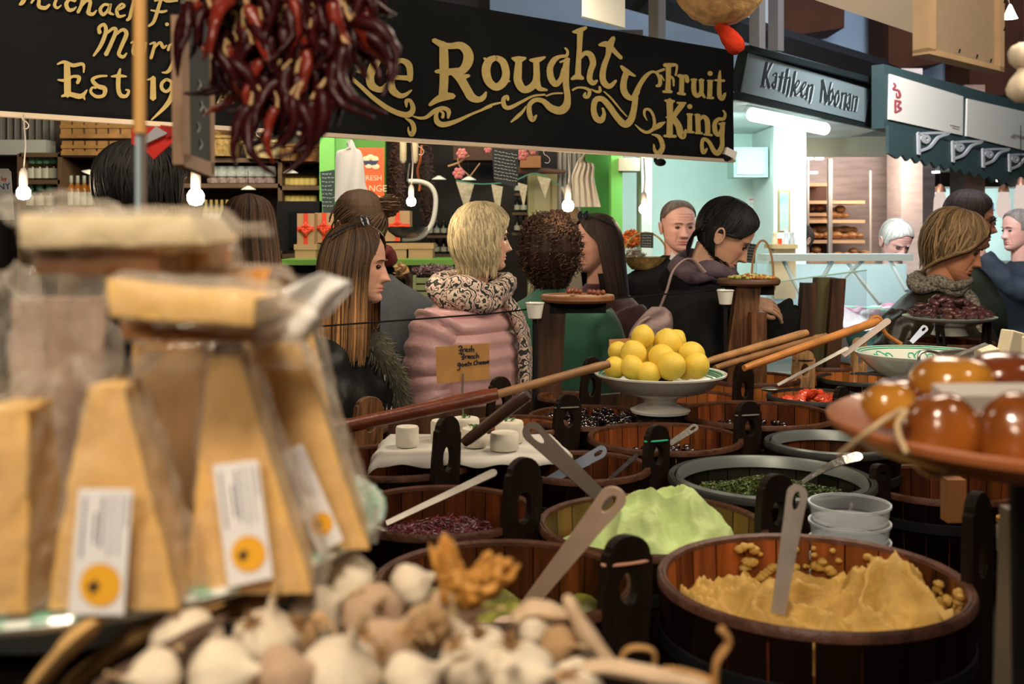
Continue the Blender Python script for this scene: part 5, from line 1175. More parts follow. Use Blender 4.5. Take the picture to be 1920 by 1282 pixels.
def scarfmat():
    m = bpy.data.materials.new('patterned_scarf'); T_ = nt(m); N = T_.nodes; L = T_.links; b = N['Principled BSDF']; b.inputs['Roughness'].default_value = .8
    tc = N.new('ShaderNodeTexCoord'); v = N.new('ShaderNodeTexVoronoi'); v.inputs['Scale'].default_value = 20; v.feature = 'DISTANCE_TO_EDGE'
    n = N.new('ShaderNodeTexNoise'); n.inputs['Scale'].default_value = 12; n.inputs['Distortion'].default_value = 5; n.inputs['Detail'].default_value = 3
    w_ = N.new('ShaderNodeTexWave'); w_.inputs['Scale'].default_value = 12; w_.inputs['Distortion'].default_value = 14; w_.inputs['Detail'].default_value = 2; w_.inputs['Detail Scale'].default_value = 1.6
    for q in (v, n, w_): L.new(tc.outputs['Object'], q.inputs['Vector'])
    r = N.new('ShaderNodeValToRGB'); r.color_ramp.interpolation = 'CONSTANT'
    e = r.color_ramp.elements; e[0].color = (.02, .02, .02, 1); e[1].position = .36; e[1].color = (.62, .52, .42, 1); k = e.new(.62); k.color = (.62, .40, .34, 1); k = e.new(.74); k.color = (.03, .03, .03, 1); k = e.new(.80); k.color = (.66, .58, .48, 1)
    mx = N.new('ShaderNodeMix'); mx.inputs[0].default_value = .45; L.new(w_.outputs['Fac'], mx.inputs[2]); L.new(n.outputs[0], mx.inputs[3]); L.new(mx.outputs[0], r.inputs[0]); L.new(r.outputs[0], b.inputs['Base Color']); return m
pk = puff('pink_puffer', (.62, .36, .36))
t, M, nb = person('blonde woman with a bob in a pink quilted puffer jacket and patterned scarf', 905, 447, 4.0, 60, 100, 0, 1.0, (.70, .40, .28),
    longhair(bl_h, BT, .065, None, 620, 5, None, .0034, .003, (.5, 1.25), tip=.035, wander=.45, curl=.3, facef=hl(.085, .98, .45, (-.03, .84))), coatmaker(pk, quilt=.058, seed=4, fold=.004, wide=1.1, length=.8), off=(-.02, .02))
scarf(t, nb, 1, scarfmat(), .054, True, .115, tail=[[(.06, -.10, -.0), (.09, -.16, -.12), (.08, -.19, -.26), (.05, -.20, -.36)]])
# long brown hair from behind
LB = [(.135, .005, -.01, .02), (.128, .04, -.03, .05), (.108, .066, -.062, .080), (.08, .082, -.084, .100), (.04, .092, -.092, .114), (0, .099, -.088, .118), (-.06, .108, -.082, .116), (-.14, .118, -.075, .114), (-.22, .128, -.07, .112), (-.30, .132, -.07, .108)]
bk = mat('black_wool', (.009, .009, .010), .9, spec=.1)
person('woman with long brown hair seen from behind in a black top, beside the till screen', 468, 432, 4.0, 175, 175, 0, 1.02, hair=longhair(hairm('dark_brown', (.075, .042, .025)), LB, .05, lambda z: 1.0, 560, 8, (.5, 1.0), r=.003, tones=(.4, 1.9)), coat=coatmaker(bk, seed=7), eyes=False)
# bun woman
def bun(m, out, R0, seed=1):
    def f(M, t, s):
        tb = tight(1.08, -.10); ff = lambda a, z: (abs(a) < 1.1 and z < .06) or z < -.085
        mb = MB(); vs, fs = shell(M, tb, ff, seed, amp=.0015); mb.add(vs, fs, (.6,)*3)
        R = random.Random(seed); B_ = Vector(out)
        for i in range(200):   # strands drawn from the hairline round the skull to the bun
            a = R.uniform(-PI, PI); z = R.uniform(-.07, .115); w_, yf, yb = interp(tb, z); yc = (yf+yb)/2; hd = (yb-yf)/2
            p0 = Vector((w_*math.sin(a), yc-hd*math.cos(a), z))
            if ff(a, z): continue
            d0 = p0.normalized(); d1 = B_.normalized(); pts = []
            for k in range(10):
                q = k/9; d = d0.slerp(d1, q) if d0.angle(d1) < 3.1 else d0; zz = max(-.085, min(.125, d.z*.11))
                w2, f2, b2 = interp(tb, d.z*.13); rr = ((d.x/(w2+.02))**2+((d.y)/(.115))**2+(d.z/.135)**2)**-.5
                pts.append(M @ (d*rr*1.0))
            tt = R.uniform(.5, 1.5); mb.tube(pts, [.003*s]*10, 4, (tt,)*3, .6)
        for i in range(60):
            a = R.uniform(0, 6.28); ph = R.uniform(0, 3.14); pts = []
            for k in range(9):
                q = a+k*.5; pts.append(M @ (B_+Vector((math.cos(q)*math.sin(ph), math.sin(q)*math.sin(ph), math.cos(ph)))*R0*R.uniform(.9, 1.05)))
            tt = R.uniform(.4, 1.5); mb.tube(pts, .004*s, 4, (tt,)*3, .6)
        mb.ell(M @ B_, (R0*.95,)*3, 14, 10, None, (.5,)*3)
        obj('hair', mb, m, t, True, 80)
    return f
t, M, nb = person('woman with brown hair in a bun and grey jacket, facing away left', 672, 424, 4.35, 215, 215, 0, 1.12, (.66, .42, .30), bun(hairm('ash_brown', (.17, .105, .065)), (-.085, .075, .075), .040), coatmaker(mat('grey_wool', (.075, .085, .10), .85, var=.2, vs=20), seed=9, wide=1.15), eyes=False, off=(-.06, .0))
scarf(t, nb, 1, mat('dark_red_knit', (.14, .02, .02), .7, bump=.6, bs=40), .04, R0=.075, loops=1, nm='scarf', z0=.08)
# black-haired man left
t, M, nb = person('man with thick black hair seen from behind at the left, wearing dark clothes', 268, 372, 2.9, 160, 150, 0, 1.08, (.45, .24, .17), longhair(hairm('black', (.012, .011, .011)), [(z*1.12+.01, w_*1.2+.006, yf*1.1, yb*1.1+.01) for z, w_, yf, yb in HT if z > -.08], .055, lambda z: 1.05, 300, 12, None, .003, .004, (.5, 2.5), tip=.02, wander=.5, out=.006), coatmaker(bk, seed=12, wide=1.1), eyes=False)
# curly woman
def curly(m):
    tb = [(.14, .01, -.02, .03), (.125, .06, -.06, .075), (.09, .092, -.088, .11), (.04, .112, -.095, .13), (-.02, .120, -.09, .135), (-.08, .112, -.08, .125), (-.13, .085, -.06, .105), (-.17, .06, -.03, .09)]
    def f(M, t, s):
        R = random.Random(3); mb = MB(); ff = lambda a, z: abs(a) < .95 and z < .05
        vs, fs = shell(M, tb, ff, 3, amp=.006, freq=40); mb.add(vs, fs, (.5,)*3)
        for c in range(850):
            a = R.uniform(-PI, PI); z = R.choice([R.uniform(-.16, .135), R.uniform(.06, .139)]); w_, yf, yb = interp(tb, z)
            if ff(a, z): continue
            yc = (yf+yb)/2; hd = (yb-yf)/2; p = Vector((w_*math.sin(a), yc-hd*math.cos(a), z)); d = Vector((math.sin(a), -math.cos(a), z*4)).normalized(); pts = []; ph = R.uniform(0, 6); rad = R.uniform(.005, .009)
            z2 = z-.012; w2, f2, b2 = interp(tb, z2); p2 = Vector((w2*math.sin(a), (f2+b2)/2-(b2-f2)/2*math.cos(a), z2)); ax = ((p2-p).normalized()+Vector((R.gauss(0, .3), R.gauss(0, .3), R.gauss(0, .3)))).normalized(); d = Vector((math.sin(a), -math.cos(a), max(0, z*9))); u = ax.orthogonal().normalized(); v = ax.cross(u)
            for k in range(15): pts.append(M @ (p+d*.004+ax*(k*.0032)+(u*math.cos(ph+k*.9)+v*math.sin(ph+k*.9))*rad))
            tt = R.uniform(.4, 1.9); mb.tube(pts, .0016*s, 4, (tt, tt*.95, tt*.9))
        obj('hair', mb, m, t, True, 80)
    return f
person('woman with dark curly hair seen from behind in a green coat', 1030, 462, 4.65, 185, 190, 0, 1.05, hair=curly(hairm('dark_curl', (.055, .028, .018))), coat=coatmaker(mat('green_coat', (.012, .10, .055), .8, sheen=.3, var=.2), seed=20, wide=1.12), eyes=False)
# burgundy woman facing left
t, M, nb = person('woman in burgundy with long dark hair and sunglasses on her head, facing left', 1117, 457, 5.0, -60, -72, 6, 1.06, (.60, .32, .23), longhair(hairm('near_black_brown', (.03, .016, .012)), LB, .062, None, 500, 14, None, r=.003, tones=(.4, 1.8), facef=hl(.108, 1.15, .55, (-.12, .85))), coatmaker(mat('burgundy_knit', (.055, .010, .014), .9, sheen=.3, bump=.5, bs=60), seed=22, wide=1.12), old=.8)
shades_on_head(t, M, 1, .125, -.035)
# man facing camera
def collar_shirt(t, nb, s):
    mb = MB()
    for sd in (-1, 1): mb.prism([(0, .0), (sd*.055, .05), (sd*.07, .015), (sd*.02, -.05)], nb+Vector((0, -.085, .0)), (1, 0, 0), (0, .15, 1), (0, .004, 0))
    obj('shirt_collar', mb, mat('white_shirt', (.62, .62, .64), .7), t, False)
person('stocky man with cropped grey hair, black sweater and white collar, facing the camera', 1272, 425, 5.5, 12, 10, 2, 1.08, (.66, .36, .30), shorthair(hairm('cropped_grey', (.22, .17, .15)), .078, .0, 1.3, 200, 31, 1.012, recede=.02, r=.0016), coatmaker(mat('black_sweater', (.009, .009, .010), .9, spec=.1), seed=25, wide=1.2, collar=collar_shirt), fat=1, old=1, browc=(.12, .07, .05), build=1.1, nk=.165)
# dark-haired woman bending
def tiedhair(m):
    tb = tight(1.07, -.10)
    def f(M, t, s):
        ff = lambda a, z: (z < .098 and abs(a) < .98*min(1, (.098-z)/.07)**.6) or (abs(a) < 1.80 and z < .012+.03*max(0, 1.25-abs(a))) or z < -.075
        mb = MB(); vs, fs = shell(M, tb, ff, 6, amp=.0016); mb.add(vs, fs, (.7,)*3)
        R = random.Random(6)
        locks(mb, M, tb, ff, R, 420, .0034*s, out=.003, tones=(.5, 2.2), tip=.01, wander=.5, sweep=True)
        for i in range(90):
            a = R.uniform(-.5, .5); p0 = Vector((.075*math.sin(a*3), .075, R.uniform(-.03, .03))); p1 = Vector((R.uniform(-.03, .03), .095, -.06+R.uniform(-.02, .02))); p2 = Vector((R.uniform(-.02, .02), .075, -.12)); tt = R.uniform(.4, 1.8)
            mb.tube([M @ Vector(q) for q in cr([p0, p1, p2], 4)], .005*s, 4, (tt,)*3, .6)
        obj('hair', mb, m, t, True, 80)
    return f
blk2 = mat('black_coat', (.008, .008, .009), .85, spec=.12, var=.3, vs=10)
arms = [[(-.165, .012, -.085), (-.225, .0, -.20), (-.235, -.04, -.30), (-.20, -.11, -.18), (-.162, -.165, -.062)], [(.165, .012, -.085), (.215, -.02, -.22), (.20, -.08, -.32), (.08, -.17, -.26), (-.02, -.215, -.21)]]
t, M, nb = person('woman with black tied-back hair bending over the counter in a black coat', 1358, 442, 4.3, 80, 78, 30, 1.16, (.60, .34, .23), tiedhair(hairm('jet', (.012, .012, .013))), coatmaker(blk2, seed=30, wide=1.15, arms=arms), old=.2, off=(0, .07), lean=(0, .16), nk=.165)
scarf(t, nb, 1, mat('purple_grey_scarf', (.13, .09, .12), .8, var=.5, vs=18, bump=.5, bs=30), .045, R0=.10, loops=2, z0=.03)
mb = MB(); mb.lathe([(.12, 0), (.13, .03), (.115, .07), (.09, .10)], nb+Vector((0, .05, -.03)), 30, sy=.9, fn=lambda a, z: 1+.05*math.sin(a*5)); obj('hood', mb, blk2, t)
def hand(t, wrist, dirv, up, s, skin, curl=.5, name='hand', side=1, spread=1):
    """palm and five separate bent fingers; joined to the wrist"""
    d = Vector(dirv).normalized(); n_ = (Vector(up)-d*Vector(up).dot(d)).normalized(); x = d.cross(n_)*side; w0 = Vector(wrist); mb = MB(); L = .085*s
    rows = []
    for i in range(9):
        f = i/8; hw = (.026+.016*math.sin(min(1, f*1.3)*PI/2))*s; th = (.020-.006*f)*s; c = w0+d*(f*L)
        rows.append([c+x*hw*math.cos(a)+n_*th*math.sin(a)*(1 if math.sin(a) > 0 else .8) for a in [2*PI*k/18 for k in range(18)]])
    mb.grid(rows, True, True, skin)
    mb.tube([w0-d*.07*s, w0+d*.01*s], [.027*s, .025*s], 16, skin)
    for k, (off, ln, sp) in enumerate(((-.031, .070, -.10), (-.0105, .080, -.03), (.0105, .074, .04), (.030, .058, .12))):
        p = w0+d*(L*.93)+x*off*s; dd = (d+x*sp*spread).normalized(); pts = [p-dd*.012*s]; ang = 0; seg = ln*s/3
        for q in range(3):
            pts.append(p.copy()); ang += curl*(.75 if q == 0 else 1)*(.9+.12*k)
            p = p+(dd*math.cos(ang)-n_*math.sin(ang))*seg
        pts.append(p); C = cr(pts, 4); r0 = (.0092 if k < 3 else .0078)*s
        mb.tube(C, [r0*(1-.25*i/len(C))*(1+.06*math.cos(i*1.57)) for i in range(len(C))], 10, skin); mb.ell(C[-1], (r0*.72,)*3, 8, 6, None, skin)
    p = w0+d*(L*.28)-x*.026*s; C = cr([p, p-x*.022*s+d*.022*s-n_*.006*s, p-x*.026*s+d*.050*s-n_*.014*s, p-x*.016*s+d*.072*s-n_*.02*s], 4)
    mb.tube(C, [.0125*s*(1-.3*i/len(C)) for i in range(len(C))], 10, skin); mb.ell(C[-1], (.0085*s,)*3, 8, 6, None, skin)
    o = obj(name, mb, skin_m, t, True, 80); return o
hand(t, nb+Vector((-.161, -.188, -.062)), (.17, -.98, -.22), (-.59, -.1, .8), 1.0, (.60, .34, .23), .38, side=-1)
hand(t, nb+Vector((-.028, -.235, -.235)), (.17, -.98, 0), (.5, .1, .8), 1.15, (.60, .34, .23), .5)
# black glove/cloth she holds
mb = MB().ell((0, 0, 0), (.07, .06, .09), 24, 16, (0, .4, 0), None, lambda d: 1+.3*noise.noise(d*2.2)); o = obj('black_pouch', mb, blk2); o.location = W(1466, 606, 4.2); tag(o, 'crumpled black pouch held in the hands of the bending woman', 'pouch')
# shoulder bag
bagm = mat('dusty_pink_leather', (.42, .30, .29), .5, bump=.4, bs=20)
bt_ = thing('shoulder_bag', 'dusty pink shoulder bag with strap on the bending woman in black', 'bag', W(1235, 650, 4.12)); o0 = bt_.location
def Q(x, y, D=4.12): return W(x, y, D)-o0
mb = MB(); O = [(575, 1222, 1246), (590, 1205, 1262), (620, 1182, 1280), (660, 1176, 1304), (690, 1190, 1330), (720, 1205, 1330)]; rows = []
for y, a, b in cr(O, 4):
    rows.append([Q((a+b)/2+(b-a)/2*math.cos(u), y, 4.12+.05*math.sin(u)+.01*math.sin(y*.2+u*3)) for u in [2*PI*k/28 for k in range(28)]])
mb.grid(rows, True, True); obj('bag_body', mb, bagm, bt_, True, 80)
obj('strap', MB().tube([Q(x, y, D) for x, y, D in cr([(1236, 580, 4.1), (1250, 545, 4.09), (1262, 508, 4.10), (1285, 487, 4.12), (1303, 492, 4.15), (1322, 512, 4.14)], 5)], .0115, 8, None, .4), bagm, bt_)
obj('strap', MB().tube([Q(x, y, D) for x, y, D in cr([(1226, 590, 4.08), (1200, 605, 4.07), (1182, 630, 4.06)], 5)], .006, 8), bagm, bt_)
# older woman at right
OT = [(.145, .01, -.02, .03), (.135, .055, -.05, .065), (.11, .080, -.080, .095), (.075, .094, -.102, .112), (.03, .100, -.105, .122), (-.02, .098, -.095, .118), (-.06, .086, -.085, .104), (-.09, .07, -.07, .088)]
brl = mat('brown_leather', (.030, .022, .012), .36, spec=.4, var=.5, vs=8, bump=.8, bs=14)
t, M, nb = person('older woman with short sandy hair in brown leather jacket with knitted collar, looking down', 1790, 462, 4.75, 45, 62, 18, 1.18, (.60, .27, .15), longhair(hairm('sandy', (.34, .22, .11)), OT, .060, lambda z: .95 if z > 0 else .98, 340, 41, None, .0036, .007, (.4, 1.5), tip=.04, wander=.7, curl=.15, out=.009, facef=lambda a, z: z < .10 and abs(a) < .90*min(1, (.10-z)/.08)**.5+max(0, .01-z)*11), coatmaker(brl, seed=40, wide=1.3, fold=.010), old=1.6, off=(0, .05), nk=.185)
scarf(t, nb, 1, mat('speckled_knit', (.36, .32, .26), .9, col2=(.03, .025, .02), vs=90, bump=.8, bs=90), .038, R0=.098, loops=2, z0=.035, nm='knitted_collar', tail=[[(.05, -.10, .02), (.04, -.16, -.06), (.03, -.18, -.16)]])
# man with glasses
t, M, nb = person('man with shaved dark hair and glasses in a dark green jacket behind the older woman', 1817, 412, 5.5, 50, 72, 4, 1.24, (.50, .22, .15), shorthair(hairm('shaved', (.035, .022, .02)), .055, -.05, 1.0, 150, 44, 1.015, r=.0016), coatmaker(mat('olive_coat', (.022, .027, .017), .85, spec=.15, var=.3), seed=44, wide=1.25), old=.6, off=(0, .03))
mb = MB()
for sd in (-1, 1):
    P = [M @ Vector((sd*(.031+.022*math.cos(a)), -.100+.006*abs(math.cos(a)), .000+.015*math.sin(a))) for a in [2*PI*i/18 for i in range(19)]]; mb.tube(P, .0026, 6)
    mb.tube([M @ Vector((sd*.053, -.096, .003)), M @ Vector((sd*.078, -.03, .004)), M @ Vector((sd*.080, .02, .0))], .0026, 6)
mb.tube([M @ Vector((-.01, -.104, .004)), M @ Vector((.01, -.104, .004))], .0024, 6); obj('glasses', mb, mat('dark_frame', (.02, .01, .01), .2), t)
# white-haired man
person('white-haired man in a dark green jacket looking down behind the meat counter', 1679, 452, 6.9, 20, 15, 28, 1.12, (.70, .38, .34), shorthair(hairm('white', (.75, .70, .66)), .06, -.05, 1.1, 200, 50, 1.03), coatmaker(mat('bottle_green', (.018, .06, .045), .7), seed=50, wide=1.15), old=1, fat=.6, browc=(.5, .45, .42))
# far right man with raised arm
arms = [[(-.165, .012, -.085), (-.24, -.06, -.13), (-.27, -.20, -.20), (-.20, -.30, -.08), (-.14, -.36, .03)], None]
t, M, nb = person('man in a dark navy coat at the right edge raising his arm, cropped grey hair', 1910, 432, 7.0, -75, -80, 0, 1.12, (.62, .34, .28), shorthair(hairm('grey_crop', (.30, .25, .23)), .07, -.04, 1.1, 150, 55, 1.015, r=.002), coatmaker(mat('navy_coat', (.014, .02, .034), .8), seed=55, wide=1.2, arms=[arms[1], [(.165, .012, -.085), (.24, -.08, -.11), (.25, -.22, -.13), (.16, -.33, -.03), (.10, -.38, .06)]]), old=.5)
hand(t, nb+Vector((.10, -.38, .075)), (-.1, -.5, .8), (0, -1, -.3), 1.1, (.62, .34, .28), .8)
# baker, small
person('bakery worker in a white top bending by the bread rack', 1500, 452, 7.65, 120, 130, 35, .95, (.5, .3, .22), shorthair(hairm('baker_dark', (.03, .02, .018)), .05, -.07, 1.0, 120, 60, 1.06), coatmaker(mat('white_top', (.62, .62, .66), .8), seed=60, wide=1.0), eyes=False, off=(0, .12), lean=(0, .2))
# woman far behind burgundy woman
person('person with light brown hair half hidden behind the burgundy woman', 1066, 432, 6.3, 200, 200, 0, 1.0, hair=shorthair(hairm('light_brown', (.25, .14, .07)), .05, -.09, 1.0, 160, 61, 1.08), coat=coatmaker(mat('beige_coat', (.22, .15, .10), .8), seed=61), eyes=False)
# ================================================================ counter
edge = [(-.7, 3.12), (-.5, 3.22), (.3, 3.70), (.9, 4.01), (1.5, 4.35), (2.8, 4.75)]
TZ = .80
mb = MB(); poly = [(-.7, 1.2)]+edge+[(2.8, 1.2)]
mb.prism(poly, (0, 0, TZ-.05), (1, 0, 0), (0, 1, 0), (0, 0, .05)); t = thing('market_counter', 'dark counter that carries the wooden tubs', 'counter', (0, 0, 0))
obj('counter_top', mb, table_m, t, False)
for nm, pth in (('front_board', edge),):
    for i in range(len(edge)-1):
        a, b = edge[i], edge[i+1]; d = Vector((b[0]-a[0], b[1]-a[1], 0)); L_ = d.length; c = Vector(((a[0]+b[0])/2, (a[1]+b[1])/2, .45))
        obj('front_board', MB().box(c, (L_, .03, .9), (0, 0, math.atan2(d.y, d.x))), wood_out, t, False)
mb = MB()
for x, y in ((-.6, 1.3), (2.7, 1.3)): mb.box((x, y, .375), (.06, .06, .75))
obj('leg', mb, table_m, t, False)
# raised wooden edge board along the customers' side
for i in range(len(edge)-1):
    a, b = edge[i], edge[i+1]; d = Vector((b[0]-a[0], b[1]-a[1], 0)); c = Vector(((a[0]+b[0])/2, (a[1]+b[1])/2-.02, .96))
    obj('edge_board', MB().box(c, (d.length, .025, .14), (0, 0, math.atan2(d.y, d.x))), post_m, t, False)
# glass screen
gp = [W(540, 616, 3.22), W(920, 588, 3.42), W(1180, 557, 3.72), W(1345, 543, 3.95), W(1440, 530, 4.05), W(1625, 506, 4.32)]
t = thing('glass_screen', 'clear glass screen standing along the far edge of the counter', 'glass screen', (gp[0].x, gp[0].y, 1.0))
o0 = t.location
for i in range(len(gp)-1):
    a, b = gp[i]-o0, gp[i+1]-o0; a2 = Vector((a.x, a.y, .0)); b2 = Vector((b.x, b.y, .0)); n_ = Vector((0, .006, 0))
    obj('pane', MB().add([a, b, b2, a2, a+n_, b+n_, b2+n_, a2+n_], [(0, 1, 2, 3), (4, 7, 6, 5), (0, 4, 5, 1), (1, 5, 6, 2), (2, 6, 7, 3), (3, 7, 4, 0)]), glass_m, t, False)
    obj('pane_edge', MB().tube([a, b], .0028, 6), mat('glass_edge_dark', (.01, .012, .012), .2) if i < 3 else mat('glass_edge_green', (.45, .75, .62), .15, emi=0), t)
# posts with boards
def post(label, x0, y0, x1, y1, D, w, cat='post', m=post_m, dx=0):
    a = W(x0, y0, D); b = W(x1, y1, D); b.z = TZ; c = b.copy(); mb = MB()
    d = a-b; k = D/FPX*w/2
    mb.add([b+Vector((-k*1.2-c.x, -.03-c.y, -c.z)), b+Vector((k*1.2-c.x, -.03-c.y, -c.z)), b+Vector((k*1.2-c.x, .03-c.y, -c.z)), b+Vector((-k*1.2-c.x, .03-c.y, -c.z)), a+Vector((-k-c.x, -.03-c.y, -c.z)), a+Vector((k-c.x, -.03-c.y, -c.z)), a+Vector((k-c.x, .03-c.y, -c.z)), a+Vector((-k-c.x, .03-c.y, -c.z))], [(0, 3, 2, 1), (4, 5, 6, 7), (0, 1, 5, 4), (1, 2, 6, 5), (2, 3, 7, 6), (3, 0, 4, 7)])
    o = obj('wooden_post', mb, m, None, False); o.location = c; return tag(o, label, cat)
post('leaning dark wooden post under the round board with brown nuts', 1036, 568, 1014, 745, 3.55, 50)
post('leaning brown wooden post under the round board of chopped nuts', 1402, 535, 1362, 700, 3.92, 44, m=wood_earb)
post('shorter wooden post beside the leaning one under the chopped nuts board', 1420, 585, 1418, 700, 3.85, 28, m=wood_earb)
post('left dark upright slat of the three standing behind the sticks', 1516, 530, 1496, 660, 4.2, 26, m=post_m)
post('middle olive-brown slat of the three standing behind the sticks', 1546, 520, 1526, 660, 4.22, 36, m=mat('olive_slat', (.10, .085, .03), .5, var=.4))
post('right dark upright slat of the three standing behind the sticks', 1570, 522, 1548, 660, 4.18, 24, m=post_m)
bw = mat('round_board', (.30, .125, .055), .5, var=.4, vs=6, stretch=(1, 6, 1), bump=.3, bs=50)
def roundboard(label, x, y, w, D, m):
    k = D/FPX; t = thing('round_board', label, 'serving board', W(x, y, D)-Vector((0, 0, .012))); r = w/2*k
    obj('board', MB().lathe([(r*.93, -.012), (r, -.004), (r, .008), (r*.97, .012), (r*.9, .006), (.01, .006)], n=48, sy=.95), m, t)
    obj('support_block', MB().box((0, 0, -.03), (r*1.5, .07, .035)), black_m, t, False); return t
roundboard('round reddish wooden board with a few brown nuts on a post', 1083, 552, 138, 3.55, bw)
roundboard('round dark wooden board of chopped coloured nuts on a post', 1404, 522, 116, 3.95, mat('round_board2', (.13, .06, .03), .5, var=.4, vs=8))
nutm = mat('hazel_shell', (.24, .07, .035), .35, var=.3, vs=60); proto = None; R = random.Random(2)
for i, (x, y) in enumerate(((1074, 549), (1082, 550), (1068, 550), (1078, 547), (1089, 551), (1106, 552), (1113, 553), (1122, 553), (1130, 554), (1119, 555))):
    p = W(x, y, 3.5); p.z = W(1083, 552, 3.55).z+.004
    p.y = 3.55-(y-551)*.02
    if not proto: proto = obj('hazelnut', MB().ell((0, 0, .006), (.009, .009, .0085), 14, 10, None, None, lambda d: 1+.12*max(0, d.z)**4), nutm); tag(proto, 'brown round nut on the round reddish board', 'nut', 'brown nuts on the round board'); proto.location = p
    else: c = proto.copy(); COL.objects.link(c); c.location = p
nm = {k: mat('nut_'+k, c, .4) for k, c in dict(a=(.62, .38, .08), b=(.45, .16, .05), c=(.35, .42, .10), d=(.60, .50, .25)).items()}; pr2 = {}
for i in range(90):
    a = R.uniform(0, 6.28); r = R.uniform(0, 1)**.5; kk = R.choice('aaabbcd'); c0 = W(1404, 522, 3.95)
    p = c0+Vector((r*.085*math.cos(a)+.012, r*.075*math.sin(a), .000+.016*(1-r)*R.uniform(.2, 1)))
    if kk not in pr2:
        o = obj('nut_piece', MB().ell((0, 0, .004), (.008, .006, .0055), 8, 6, None, None, lambda d: 1+.3*noise.noise(d*2)), nm[kk]); pr2[kk] = o
        tag(o, {'a': 'golden nut piece in the heap on the dark round board', 'b': 'reddish nut piece in the heap on the dark round board', 'c': 'green nut piece in the heap on the dark round board', 'd': 'pale nut piece in the heap on the dark round board'}[kk], 'nut', {'a': 'golden nuts', 'b': 'reddish nuts', 'c': 'green nuts', 'd': 'pale nuts'}[kk]+' on the dark round board')
    else: o = pr2[kk].copy(); COL.objects.link(o)
    o.location = p; o.rotation_euler = (R.uniform(-.5, .5), R.uniform(-.5, .5), R.uniform(0, 6))
# small white cups on the counter edge
for x, y, D, l in ((1003, 572, 3.48, 'small white enamel cup beside the post with the nut board'), (1360, 548, 3.85, 'small white tasting pot beside the chopped nuts board')):
    k = D/FPX; t = thing('tasting_pot', l, 'pot', W(x, y, D)+Vector((0, 0, -.045)))
    obj('pot', MB().lathe([(.018, 0), (.022, .003), (.030, .05), (.033, .052), (.030, .054), (.027, .048), (.018, .006)], n=24), white_c, t)
    obj('pot_stand', MB().tube([(0, 0, 0), (0, 0, -(t.location.z-TZ))], .008, 8), black_m, t)
